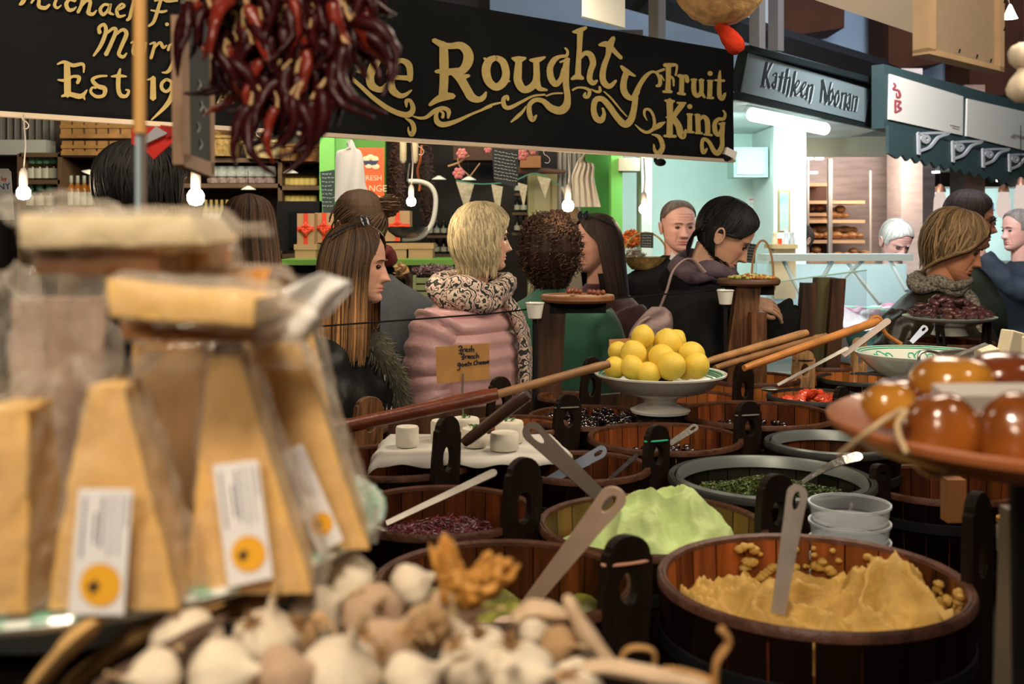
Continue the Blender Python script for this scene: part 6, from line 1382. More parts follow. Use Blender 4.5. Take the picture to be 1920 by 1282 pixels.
# ================================================================ tubs
BAND = {'pink': (.62, .30, .20), 'green': (.02, .42, .22), 'orange': (.72, .38, .10), 'white': (.62, .60, .56), 'dark': (.03, .03, .03), 'grey': (.16, .15, .13)}
TUB = {}
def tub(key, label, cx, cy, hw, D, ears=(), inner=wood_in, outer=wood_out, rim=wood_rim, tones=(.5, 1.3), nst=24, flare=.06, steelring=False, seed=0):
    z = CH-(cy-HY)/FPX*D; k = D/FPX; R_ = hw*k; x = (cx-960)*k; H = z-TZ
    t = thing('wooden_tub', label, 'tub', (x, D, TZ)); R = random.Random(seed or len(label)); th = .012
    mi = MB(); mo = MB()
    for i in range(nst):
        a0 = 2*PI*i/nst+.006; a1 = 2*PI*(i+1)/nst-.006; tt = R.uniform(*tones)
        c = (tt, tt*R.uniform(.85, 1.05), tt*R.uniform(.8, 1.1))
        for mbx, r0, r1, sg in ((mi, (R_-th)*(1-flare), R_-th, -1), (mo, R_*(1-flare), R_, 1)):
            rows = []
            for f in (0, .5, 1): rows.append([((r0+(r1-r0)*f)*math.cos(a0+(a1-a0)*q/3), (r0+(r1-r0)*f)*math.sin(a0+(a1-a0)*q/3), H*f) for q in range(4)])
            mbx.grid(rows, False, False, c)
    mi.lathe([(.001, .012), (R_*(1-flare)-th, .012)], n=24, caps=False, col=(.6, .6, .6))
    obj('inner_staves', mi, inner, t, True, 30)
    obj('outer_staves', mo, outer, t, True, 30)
    obj('rim', MB().lathe([(R_-th-.001, H-.005), (R_-th, H+.001), (R_-th*.6, H+.0035), (R_-th*.5, H+.0015), (R_-.002, H+.0035), (R_+.001, H), (R_+.0015, H-.010)], n=64, caps=False, fn=lambda a, z: 1+.004*math.sin(a*nst)*.4), rim, t)
    for hz in (.25, .72): obj('hoop', MB().lathe([(R_*(1-flare*(1-hz))+.002, H*hz-.012), (R_*(1-flare*(1-hz))+.004, H*hz-.01), (R_*(1-flare*(1-hz))+.004, H*hz+.01), (R_*(1-flare*(1-hz))+.002, H*hz+.012)], n=48, caps=False), black_m, t)
    if steelring: obj('liner_rim', MB().lathe([(R_-th-.004, H-.002), (R_-th-.008, H+.006), (R_-th-.011, H), (R_-th-.016, H-.02)], n=64, caps=False), mat('liner_steel', (.22, .25, .24), .4, metal=.6), t)
    for (ex, ytop, ew, m, band, front) in ears:
        # upright handle stave with an eye hole, standing in the ring of staves
        xe = (ex-cx)*k; xe = max(-R_*.995, min(R_*.995, xe)); ye = -math.sqrt(max(0, R_*R_-xe*xe))*(1 if front else -1)
        De = D+ye; kk = De/FPX; zt = CH-(ytop-HY)/FPX*De-TZ; w_ = ew*kk; an = math.atan2(ye, xe); q_ = 1+.018/R_; xe *= q_; ye *= q_; hh = zt-H
        if hh < .03: hh = .06
        dpt = .020; prof = []; n = 10
        outl = [(-w_/2*.92, -.14), (-w_/2, hh*.2), (-w_*.47, hh*.72)]+[(-w_*.42*math.cos(PI*i/n), hh*.74+hh*.26*math.sin(PI*i/n)) for i in range(n+1)]+[(w_*.47, hh*.72), (w_/2, hh*.2), (w_/2*.92, -.14)]
        hole = [(w_*.20*math.cos(2*PI*i/16), hh*.28+hh*.22*math.sin(2*PI*i/16)) for i in range(16)]
        import bmesh
        bm = bmesh.new(); vo = [bm.verts.new((a, 0, b)) for a, b in outl]; vh = [bm.verts.new((a, 0, b)) for a, b in hole]
        es = [bm.edges.new((vo[i], vo[(i+1) % len(vo)])) for i in range(len(vo))]+[bm.edges.new((vh[i], vh[(i+1) % 16])) for i in range(16)]
        bmesh.ops.triangle_fill(bm, use_beauty=True, edges=es)
        ret = bmesh.ops.extrude_face_region(bm, geom=bm.faces[:]); bmesh.ops.translate(bm, vec=(0, dpt, 0), verts=[v for v in ret['geom'] if isinstance(v, bmesh.types.BMVert)])
        bmesh.ops.recalc_face_normals(bm, faces=bm.faces)
        me = bpy.data.meshes.new('ear'); bm.to_mesh(me); bm.free(); me.materials.append(m)
        o = link('handle_stave', me, t); yaw = an*.0+ (math.atan2(ye, xe)+PI/2 if abs(ye) > abs(xe) else math.radians(28 if xe > 0 else -28))
        o.location = (xe, ye, H); o.rotation_euler = (-.10 if ye < 0 else .10, .14*(1 if xe > 0 else -1), yaw if abs(ye) > abs(xe) else yaw*(1 if xe > 0 else 1))
        bv = o.modifiers.new('soft', 'BEVEL'); bv.width = .004; bv.segments = 2; bv.limit_method = 'ANGLE'
        if band:
            P = [(w_*.50*math.cos(a)*(1.0), dpt/2+(dpt*.62)*math.sin(a), hh*.62+.004*math.cos(a)) for a in [2*PI*i/20 for i in range(21)]]
            b = obj('rubber_band', MB().tube(P, .0022, 6), mat('band_'+band, BAND[band], .5), o)
    TUB[key] = (t, R_, H, x, D); return t
E_ = wood_ear
tub('A', 'large wooden tub of yellow hummus-like paste at lower right', 1522, 1084, 286, 1.56, [(1850, 925, 62, E_, None, True)], rim=mat('rim_reddish', (.13, .055, .036), .42, spec=.35, var=.5, vs=30, bump=.6, bs=80), tones=(.6, 1.6))
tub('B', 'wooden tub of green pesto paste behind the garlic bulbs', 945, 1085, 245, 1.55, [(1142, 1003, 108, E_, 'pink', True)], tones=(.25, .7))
tub('C', 'wooden tub of pale green creamy dip in the middle', 1222, 980, 213, 1.96, [(1432, 890, 85, E_, None, True)], inner=mat('olive_stave', (.17, .095, .02), .4, var=.6, vs=14, stretch=(1, 1, .12), bump=.5, bs=60, attr=True), tones=(.7, 1.5))
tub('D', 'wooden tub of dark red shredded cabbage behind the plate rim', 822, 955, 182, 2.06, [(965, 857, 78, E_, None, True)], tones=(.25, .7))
tub('E', 'wide dark tub of chopped green herbs', 1445, 895, 190, 2.32, [(1660, 870, 40, E_, None, True)], inner=mat('black_stave', (.02, .018, .012), .35, attr=True), rim=black_rim, steelring=True)
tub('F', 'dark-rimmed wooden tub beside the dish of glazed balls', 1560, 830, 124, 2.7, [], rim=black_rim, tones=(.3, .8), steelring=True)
tub('G', 'wooden tub of black olives right of the green-banded handle', 1246, 819, 144, 2.77, [(1392, 752, 58, wood_ear, 'grey', True)], tones=(.55, 1.2))
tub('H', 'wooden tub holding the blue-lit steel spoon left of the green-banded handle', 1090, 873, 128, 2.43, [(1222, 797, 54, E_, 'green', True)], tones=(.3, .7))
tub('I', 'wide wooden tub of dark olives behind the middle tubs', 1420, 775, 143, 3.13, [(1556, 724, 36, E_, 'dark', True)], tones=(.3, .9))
tub('J', 'wooden tub of red tomatoes in oil', 1530, 742, 90, 3.45, [], inner=wood_lit, rim=black_rim, tones=(.5, 1.0))
tub('K', 'orange-lit wooden tub right of the light banded handle', 1612, 709, 78, 3.88, [], inner=wood_lit, rim=black_rim, tones=(.5, 1.3))
tub('L', 'orange-lit wooden tub left of the light handle with a band', 1408, 708, 90, 3.82, [(1366, 637, 36, wood_earb, 'white', False), (1503, 655, 52, wood_earl, 'dark', True)], inner=wood_lit, outer=wood_lit, tones=(.6, 1.3))
tub('N', 'reddish wooden tub under the goat cheese at left', 745, 862, 148, 2.5, [(838, 778, 58, E_, None, True)], tones=(.5, 1.0))
tub('O', 'wooden tub of black olives under the lemon dish', 1112, 780, 122, 3.12, [(1236, 704, 40, E_, 'orange', True)], tones=(.4, 1.0))
tub('P', 'orange-lit wooden tub right of the lemon dish', 1300, 745, 86, 3.5, [(1378, 678, 44, wood_ear, None, True)], inner=wood_lit, outer=wood_lit, tones=(.5, 1.2))
tub('Q', 'small wooden tub behind the sticks with a white-banded light handle', 1548, 684, 58, 4.12, [(1594, 632, 36, wood_earl, 'white', True)], inner=wood_lit, outer=wood_lit)
tub('V', 'wooden tub at the far left behind the red-brown stick', 645, 800, 82, 2.96, [(695, 742, 62, wood_earb, None, True)])
tub('X', 'small orange-lit wooden tub behind the goat cheeses', 975, 795, 92, 2.92, [(1052, 738, 56, E_, 'grey', True), (935, 707, 48, E_, None, False)], inner=wood_lit, tones=(.4, 1))
tub('Y', 'small wooden tub by the post with the nut board', 1060, 742, 52, 3.45, [(1098, 668, 42, E_, 'green', True)])
tub('T', 'wooden tub standing under the plate of dates', 1782, 640, 78, 4.25, [(1740, 598, 16, wood_ear, None, True), (1815, 596, 16, wood_ear, None, True)], outer=mat('red_outer', (.16, .05, .02), .5, attr=True))
tub('S', 'dark wooden tub under the large patterned bowl', 1745, 722, 84, 3.3, [], tones=(.4, 1))
tub('R', 'dark tub at the right below the dish of glazed balls', 1760, 905, 150, 2.45, [], outer=wood_out, tones=(.3, .6))
# ---- contents
def mound(name, label, cat, key, drop, m, hfun, stuff=True, n=64, rings=36, rfac=.93, kind=None):
    t, R_, H, x, D = TUB[key]; r0 = R_*rfac-.016; z0 = H-drop; rows = []; mb = MB()
    for i in range(rings+1):
        r = r0*i/rings+.0005
        rows.append([(r*math.cos(a), r*math.sin(a), z0+hfun(r*math.cos(a), r*math.sin(a), i/rings)) for a in [2*PI*j/n for j in range(n)]])
    mb.grid(rows, True, False); mb.grid([rows[-1], [(a*.9, b*.9, .03) for a, b, c in rows[-1]]], True, False)
    o = obj(name, mb, m, None, True, 180); o.location = (x, D, TZ); o['kind'] = 'stuff'; return tag(o, label, cat)
N3 = lambda x, y, s, o=0: noise.noise(Vector((x*s+o, y*s, o)))
def rid(x, y, s, o=0): return 1-abs(N3(x, y, s, o))*2
def hum(x, y, f):
    # hollow spooned out at the back, higher in front and at the right wall
    b = .040*rid(x, y, 13, 3)**2+.014*N3(x, y, 26, 1)+.006*N3(x, y, 70, 2)
    b += .050*math.exp(-((x-.13)**2/.004+(y-.05)**2/.006))+.040*math.exp(-((x+.06)**2/.0012+(y-.03)**2/.003))
    b -= .045*math.exp(-((x+.0)**2/.003+(y-.06)**2/.004)); b -= .03*math.exp(-((x-.02)**2/.02+(y-.16)**2/.004))
    return b+.006*math.sin(90*(x+y*.4)+5*N3(x, y, 12))*math.exp(-((x-.02)**2+(y-.02)**2)/.006)
mound('hummus', 'mustard-yellow coarse paste spooned into peaks in the lower right tub', 'dip', 'A', .066, mat('hummus_paste', (.56, .34, .075), .6, var=.22, vs=40, bump=.7, bs=90, sss=.15), hum, n=140, rings=70)
mb = MB(); R = random.Random(9); t, R_, H, x, D = TUB['A']
for i in range(160):
    a = R.uniform(-.2, 1.9); hh = R.uniform(-.07, -.012)*1.0; r = R_-.018
    if abs(N3(a*3, 0, 1, 4)) < .12 and hh > -.045: continue
    s = R.uniform(.003, .010); mb.ell((r*math.cos(a), r*math.sin(a), H+hh), (s, s, s*.8), 8, 6, None, None, lambda d: 1+.3*noise.noise(d*2+Vector((i, 0, 0))))
o = obj('hummus_smears', mb, MC['hummus_paste']); o.location = (x, D, TZ); o['kind'] = 'stuff'; tag(o, 'mustard-yellow smears clinging to the inside wall of the lower right tub', 'dip')
def mint(x, y, f):
    b = .070*math.exp(-((x+.03)**2/.006+(y-.0)**2/.012))+.082*math.exp(-((x-.075)**2/.006+(y-.0)**2/.012))
    b += .026*rid(x, y, 15, 7)**2*max(0, 1-f*f)+.009*N3(x, y, 40, 1); b -= .02*math.exp(-((x-.03)**2/.0004+(y+.05)**2/.003))
    return b*(1 if f < .8 else max(0, (1-f)/.2))
mound('green_dip', 'pale green creamy dip heaped in two mounds in the middle tub', 'dip', 'C', .052, mat('mint_paste', (.50, .64, .25), .6, var=.18, vs=25, bump=.8, bs=50, sss=.25), mint, n=120, rings=60)
mound('pesto', 'bright green pesto-like paste in the front left tub', 'dip', 'B', .115, mat('pesto_paste', (.30, .30, .035), .5, var=.7, vs=20, bump=.8, bs=60), lambda x, y, f: .03*rid(x, y, 8, 5)+.008*N3(x, y, 40)+.03*f*(y > 0))
def bits(name, label, cat, key, drop, m, n, sz, hfun, seed, shape='leaf', base=None, rf=.9):
    t, R_, H, x, D = TUB[key]; R = random.Random(seed); mb = MB(); r0 = R_*rf-.018
    mb.lathe([(.001, H-drop-.012), (r0*1.02, H-drop-.014)], n=40, caps=False, col=(.35, .35, .35))
    for i in range(n):
        a = R.uniform(0, 2*PI); r = r0*R.uniform(0, 1)**.5; px, py = r*math.cos(a), r*math.sin(a); z = H-drop+hfun(px, py)+R.uniform(-.004, .006); tt = R.uniform(.3, 1.5); s = sz*R.uniform(.6, 1.3)
        p = Vector((px, py, z)); u = Vector((R.gauss(0, 1), R.gauss(0, 1), R.gauss(0, .6))).normalized(); v = u.cross(Vector((R.gauss(0, 1), R.gauss(0, 1), R.gauss(0, 1)))).normalized()
        if shape == 'leaf': mb.add([p-u*s, p+v*s*.5, p+u*s, p-v*s*.5, p+u.cross(v)*s*.3], [(0, 1, 4), (1, 2, 4), (2, 3, 4), (3, 0, 4)], (tt, tt, tt))
        else: mb.tube([p-u*s*1.6, p+v*s*.3, p+u*s*1.6], s*.22, 4, (tt, tt, tt))
    o = obj(name, mb, m, None, False); o.location = (x, D, TZ); o['kind'] = 'stuff'; return tag(o, label, cat)
bits('chopped_herbs', 'chopped dark and bright green herbs in the wide dark tub', 'herbs', 'E', .060, mat('herb_green', (.085, .125, .018), .45, attr=True, col2=(.02, .045, .008), vs=14, spec=.6), 9000, .0065, lambda x, y: .040*math.exp(-(x*x/.02+(y-.05)**2/.008))+.01*N3(x, y, 15), 1)
bits('shredded_cabbage', 'dark red shredded cabbage in the tub behind the plate', 'cabbage', 'D', .080, mat('cabbage_red', (.14, .028, .04), .35, attr=True), 3500, .005, lambda x, y: .025*N3(x, y, 9)+.01, 2, 'shred')
bits('green_salad', 'green and red salad pieces in the tub at right of the tomatoes', 'salad', 'K', .09, mat('salad_mix', (.25, .30, .05), .4, attr=True), 600, .008, lambda x, y: .01*N3(x, y, 15), 4)
olm = mat('black_olive', (.015, .008, .010), .12, spec=.9, coat=.5)
def olives(key, n, drop, label, group, m, r=.0095, seed=3, pile=.3):
    t, R_, H, x, D = TUB[key]; R = random.Random(seed); pr = None
    for i in range(n):
        a = R.uniform(0, 6.28); rr = (R_*.9-.02)*R.uniform(0, 1)**.5; p = Vector((x+rr*math.cos(a), D+rr*math.sin(a), TZ+H-drop+R.uniform(0, .01)))
        if not pr: pr = obj('olive', MB().ell((0, 0, 0), (r, r, r*1.25), 12, 8), m); tag(pr, label, 'olive', group); o = pr
        else: o = pr.copy(); COL.objects.link(o)
        o.location = p; o.rotation_euler = (R.uniform(0, 3), R.uniform(0, 3), 0)
def filler(key, drop, m, label, nm='olive_brine'):
    t, R_, H, x, D = TUB[key]; mb = MB().lathe([(.001, H-drop), (R_*.94-.016, H-drop)], n=40, caps=False); o = obj(nm, mb, m); o.location = (x, D, TZ); o['kind'] = 'stuff'; tag(o, label, 'liquid')
dk = mat('dark_brine', (.02, .008, .008), .12)
olives('G', 90, .062, 'glossy black olive in the tub right of the green-banded handle', 'black olives in the tub right of the green-banded handle', olm); filler('G', .068, dk, 'dark brine around the olives right of the green-banded handle')
olives('I', 90, .062, 'glossy dark olive in the wide tub behind', 'dark olives in the wide tub behind', olm, seed=5); filler('I', .066, dk, 'dark brine in the wide tub behind')
olives('O', 70, .02, 'large glossy black olive in the tub below the lemon dish', 'black olives below the lemon dish', olm, .014, 6); filler('O', .03, dk, 'dark brine in the tub below the lemon dish')
olives('H', 40, .11, 'dark olive deep in the tub with the blue-lit spoon', 'dark olives in the tub with the blue-lit spoon', olm, seed=8); filler('H', .115, dk, 'dark brine in the tub with the blue-lit spoon')
filler('F', .10, dk, 'dark brine in the dark-rimmed tub beside the glazed balls'); filler('N', .12, mat('red_brine', (.10, .02, .015), .2), 'dark red liquid in the tub under the goat cheese')
for k_ in 'LPQXV': filler(k_, .10, mat('orange_oil', (.22, .09, .02), .2), {'L': 'oil in the tub left of the light handle', 'P': 'oil in the tub right of the lemon dish', 'Q': 'oil in the small tub behind the sticks', 'X': 'oil in the small tub behind the goat cheeses', 'V': 'oil in the tub at the far left'}[k_])
t, R_, H, x, D = TUB['J']; R = random.Random(13); pr = None; tm = mat('tomato_red', (.78, .09, .035), .22, var=.35, vs=30, spec=.8, coat=.4)
for i in range(46):
    a = R.uniform(0, 6.28); rr = .105*R.uniform(0, 1)**.5; p = Vector((x-.005+rr*math.cos(a), D+rr*math.sin(a)*.9, TZ+H-.030+.045*(1-rr/.11)))
    if not pr: pr = obj('tomato_piece', MB().ell((0, 0, 0), (.022, .015, .010), 14, 10, None, None, lambda d: 1+.35*noise.noise(d*2.5)), tm); tag(pr, 'glossy red tomato piece in the tomato tub', 'tomato', 'red tomato pieces in oil'); o = pr
    else: o = pr.copy(); COL.objects.link(o)
    o.location = p; o.rotation_euler = (R.uniform(-1, 1), R.uniform(-1, 1), R.uniform(0, 6))
filler('J', .035, mat('tomato_oil', (.35, .09, .02), .2), 'red oil in the tomato tub')
# small bowl of green olives beside tomatoes
t = thing('small_bowl', 'small blue-white patterned bowl of green olives right of the tomatoes', 'bowl', W(1625, 775, 3.15)); r = .09
obj('bowl', MB().lathe([(.04, -.02), (.045, -.01), (r, .035), (r+.004, .038), (r-.004, .036), (.05, .0), (.001, -.004)], n=36), mat('bowl_pattern', (.55, .60, .58), .2, col2=(.12, .22, .28), vs=60), t)
obj('foot', MB().lathe([(.03, -(t.location.z-TZ)), (.03, -.01)], n=20), black_m, t)
gol = mat('green_olive', (.24, .22, .04), .2, var=.4, vs=40); pr = None
for i in range(26):
    a = R.uniform(0, 6.28); rr = .06*R.uniform(0, 1)**.5; p = t.location+Vector((rr*math.cos(a), rr*math.sin(a), .028+.02*(1-rr/.06)))
    if not pr: pr = obj('green_olive', MB().ell((0, 0, 0), (.010, .010, .012), 12, 8), gol); tag(pr, 'green olive in the small patterned bowl', 'olive', 'green olives in the small patterned bowl'); o = pr
    else: o = pr.copy(); COL.objects.link(o)
    o.location = p; o.rotation_euler = (R.uniform(0, 3), R.uniform(0, 3), 0)
# ================================================================ spoons and sticks
def flatspoon(label, a, b, w0, w1, m, hole=True, th=.0022, bend=0, blade=True, up=(0, -.4, 1), upn=None, name='steel_spoon', hr=.30):
    """flat strap handle with an eye hole at its top end a, tapering to b"""
    a = Vector(a); b = Vector(b); d = (b-a); L_ = d.length; d.normalize(); n_ = Vector(up); n_ = (n_-d*n_.dot(d)).normalized(); x = d.cross(n_)
    t = thing(name, label, 'spoon', a)
    import bmesh
    bm = bmesh.new(); nn = 10; out = []
    for i in range(nn+1): q = PI*i/nn; out.append((-w0/2*math.cos(q), w0/2-w0/2*math.sin(q)))
    for f in (.2, .4, .6, .8, 1): out.append((w0/2+(w1-w0)/2*f**.8, w0/2+(L_-w0/2)*f))
    for f in (1, .8, .6, .4, .2): out.append((-(w0/2+(w1-w0)/2*f**.8), w0/2+(L_-w0/2)*f))
    vo = [bm.verts.new((p, q, 0)) for p, q in out]; es = [bm.edges.new((vo[i], vo[(i+1) % len(vo)])) for i in range(len(vo))]
    if hole:
        vh = [bm.verts.new((w0*hr*.62*math.cos(2*PI*i/14), w0*.75+w0*hr*1.5*math.sin(2*PI*i/14), 0)) for i in range(14)]; es += [bm.edges.new((vh[i], vh[(i+1) % 14])) for i in range(14)]
    bmesh.ops.triangle_fill(bm, use_beauty=True, edges=es); ret = bmesh.ops.extrude_face_region(bm, geom=bm.faces[:]); bmesh.ops.translate(bm, vec=(0, 0, th), verts=[v for v in ret['geom'] if isinstance(v, bmesh.types.BMVert)])
    for v in bm.verts: v.co = x*v.co.x+d*v.co.y+n_*(v.co.z+bend*math.sin(PI*v.co.y/L_))
    bmesh.ops.recalc_face_normals(bm, faces=bm.faces); me = bpy.data.meshes.new('handle'); bm.to_mesh(me); bm.free(); me.materials.append(m); link('handle', me, t)
    if blade: obj('bowl', MB().ell(b-a+d*.03, (.03, .022, .008), 18, 10), m, t)
    return t
def P_(x, y, D): return W(x, y, D)
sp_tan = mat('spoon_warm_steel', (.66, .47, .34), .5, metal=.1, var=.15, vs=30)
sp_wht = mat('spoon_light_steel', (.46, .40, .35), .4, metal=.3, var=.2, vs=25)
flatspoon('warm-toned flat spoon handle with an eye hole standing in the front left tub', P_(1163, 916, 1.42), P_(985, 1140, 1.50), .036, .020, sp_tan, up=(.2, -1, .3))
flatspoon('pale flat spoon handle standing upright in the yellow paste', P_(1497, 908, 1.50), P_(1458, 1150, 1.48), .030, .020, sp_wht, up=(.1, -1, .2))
flatspoon('grey flat spoon handle lying across the cabbage tub', P_(932, 884, 1.98), P_(725, 982, 1.95), .020, .013, mat('spoon_grey', (.34, .31, .27), .4, metal=.7, var=.3, vs=20), up=(.1, -.5, 1), hole=False)
flatspoon('blue-lit flat steel spoon handle behind the dark one', P_(1137, 842, 2.30), P_(995, 920, 2.38), .028, .018, mat('spoon_bluish', (.45, .52, .66), .35, metal=.6), up=(0, -1, .7))  # blue reflection painted into the steel's base colour
flatspoon('dark flat spoon handle with a pale edge leaning left over the green dip tub', P_(984, 797, 2.0), P_(1140, 945, 1.97), .040, .026, mat('spoon_dark', (.06, .045, .035), .4, metal=.6), up=(.5, -1, .2), blade=False, th=.003)
flatspoon('small steel spoon handle in the olive tub behind the green band', P_(1308, 798, 2.76), P_(1256, 832, 2.74), .020, .014, steel, up=(0, -1, .8))
flatspoon('thin steel spoon handle left of the green-banded handle', P_(1196, 852, 2.33), P_(1128, 912, 2.36), .010, .008, steel, hole=False, up=(0, -1, .8))
flatspoon('shiny curved steel spoon handle in the herb tub', P_(1618, 854, 2.22), P_(1505, 905, 2.25), .026, .012, steel, hole=False, bend=.012, up=(0, -.6, 1))
flatspoon('bluish flat spatula handle in front of the dates tub', P_(1737, 612, 3.85), P_(1708, 642, 3.8), .026, .016, mat('spoon_bluish', (.45, .52, .66), .3), up=(0, -1, .5))
flatspoon('steel tongs in the tub right of the banded light handle', P_(1590, 652, 3.62), P_(1458, 722, 3.55), .013, .010, steel_d, up=(0, -1, .8), hole=False)
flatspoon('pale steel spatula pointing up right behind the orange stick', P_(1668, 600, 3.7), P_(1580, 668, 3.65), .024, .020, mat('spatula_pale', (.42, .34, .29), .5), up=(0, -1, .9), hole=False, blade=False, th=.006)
flatspoon('steel spoon handle in front of the patterned bowl', P_(1442, 858, 2.9), P_(1490, 830, 2.9), .01, .01, steel, hole=False) if False else None
def stick(label, a, b, r0, r1, m, knob=0, name='wooden_stick', clipc=None):
    a = Vector(a); b = Vector(b); t = thing(name, label, 'stick', a); n = 14
    P = [a.lerp(b, i/n)-a for i in range(n+1)]; rr = [r0+(r1-r0)*i/n for i in range(n+1)]; rr[0] *= .85; rr[-1] *= .8
    obj('shaft', MB().tube(P, rr, 14), m, t)
    if knob:
        d = (b-a).normalized(); mb = MB()
        for i, q in enumerate((.0, .018, .036, .055)): mb.ell(b-a+d*q, (knob*(1-.1*i),)*3, 12, 8)
        obj('turned_knob', mb, m, t)
    return t
stick('thick red-brown rolling-pin-like handle lying at left in front of the goat cheeses', P_(560, 818, 2.42), P_(934, 738, 2.42), .0155, .017, red_w)
stick('light tan round stick reaching up to the lemon dish', P_(800, 775, 2.60), P_(1142, 682, 2.78), .010, .0125, mat('tan_stick2', (.33, .165, .065), .5, var=.4, vs=12))
stick('short dark stick crossing the tan stick beside the goat cheeses', P_(870, 830, 2.36), P_(990, 738, 2.32), .012, .0155, mat('dark_stick', (.05, .022, .014), .4))
stick('upper orange-brown stick of the bundle right of the lemons', P_(1325, 678, 3.45), P_(1512, 624, 3.75), .012, .0155, tan_w)
stick('middle brown stick with turned knobs in the bundle right of the lemons', P_(1340, 690, 3.4), P_(1530, 634, 3.72), .011, .011, MC['tan_stick2'], .013)
stick('longest bright orange stick of the bundle right of the lemons', P_(1395, 690, 3.35), P_(1646, 602, 3.72), .012, .0155, or_w)
mb = MB().tube([P_(x, y, 3.8) for x, y in cr([(1600, 622), (1622, 608), (1640, 594), (1652, 600), (1660, 625), (1690, 645)], 4)], .008, 8); o = obj('wooden_tongs', mb, or_w); tag(o, 'bent orange wooden tongs beside the end of the orange stick', 'tongs')
# ================================================================ goat cheese tray and card
t = thing('cheese_tray', 'tray with draped white paper under the goat cheeses', 'tray', W(880, 835, 2.52)); D = 2.52; z0 = t.location.z
mb = MB(); rows = []
for i in range(15):
    v = i/14; row = []
    for j in range(41):
        u = j/40; X = -.225+.455*u; Y = -.12+.26*v; z = 0
        e = max(0, .04-min(u, 1-u))/.04; z -= .022*e**1.2+.006*math.sin(v*14)*e; e2 = max(0, .10-v)/.10; z -= .022*e2**1.3+.005*math.sin(u*26)*e2
        row.append((X+.012*math.sin(v*5)*(u > .5), Y, z+.003*N3(u, v, 7)))
    rows.append(row)
mb.grid(rows, False, False); o = obj('paper', mb, mat('tray_paper', (.56, .53, .48), .7, bump=.3, bs=25), t); sd = o.modifiers.new('thick', 'SOLIDIFY'); sd.thickness = .002
obj('tray', MB().box((0, .01, -.018), (.40, .22, .014)), wood_out, t, False)
gm = mat('goat_cheese', (.74, .69, .58), .6, var=.08, vs=20, bump=.3, bs=60, sss=.3)
for i, (x, y, r, h, dy) in enumerate(((765, 818, .027, .046, -.02), (828, 822, .030, .048, .05), (870, 815, .034, .052, .06), (946, 836, .033, .040, -.06), (955, 820, .034, .050, .03), (890, 832, .030, .042, -.02))):
    p = W(x, y, D); t2 = thing('goat_cheese', ['leftmost small white goat cheese on the paper', 'white goat cheese just left of the dark tub handle', 'white goat cheese with green sprig right of the dark handle', 'front goat cheese, shorter drum near the tray edge', 'tall goat cheese behind the front drum', 'goat cheese half behind the short dark stick'][i], 'cheese', (p.x, D+dy, z0+.003))
    obj('cheese_drum', MB().lathe([(r*.9, 0), (r, .004), (r*1.01, h*.5), (r, h-.004), (r*.92, h), (.001, h+.001)], n=32, fn=lambda a, z, i=i: 1+.015*math.sin(a*3+i)), gm, t2)
    if i in (2, 4, 5):
        mb = MB(); R = random.Random(i)
        for q in range(6): mb.ell((R.uniform(-.012, .012), R.uniform(-.012, .0), h+.003+R.uniform(0, .005)), (.006, .003, .0015), 8, 5, (R.uniform(-1, 1), R.uniform(-1, 1), R.uniform(0, 3)))
        obj('herb_sprig', mb, mat('sprig', (.05, .16, .03), .5), t2)
t = thing('price_card', 'tan paper card handwritten Fresh French Goats cheese on a metal pick', 'card', W(868, 790, 2.62)); cpl = Plane((-5, 2.62), (5, 2.62)); q = local_plane(cpl, t.location)
mb = MB(); quadp(mb, q, [(817, 650), (918, 643), (918, 710), (819, 719)], 0, .002); obj('card', mb, mat('tan_card', (.56, .28, .085), .7, var=.25, vs=18), t, False)
C_ = (790, 350, 3.204)
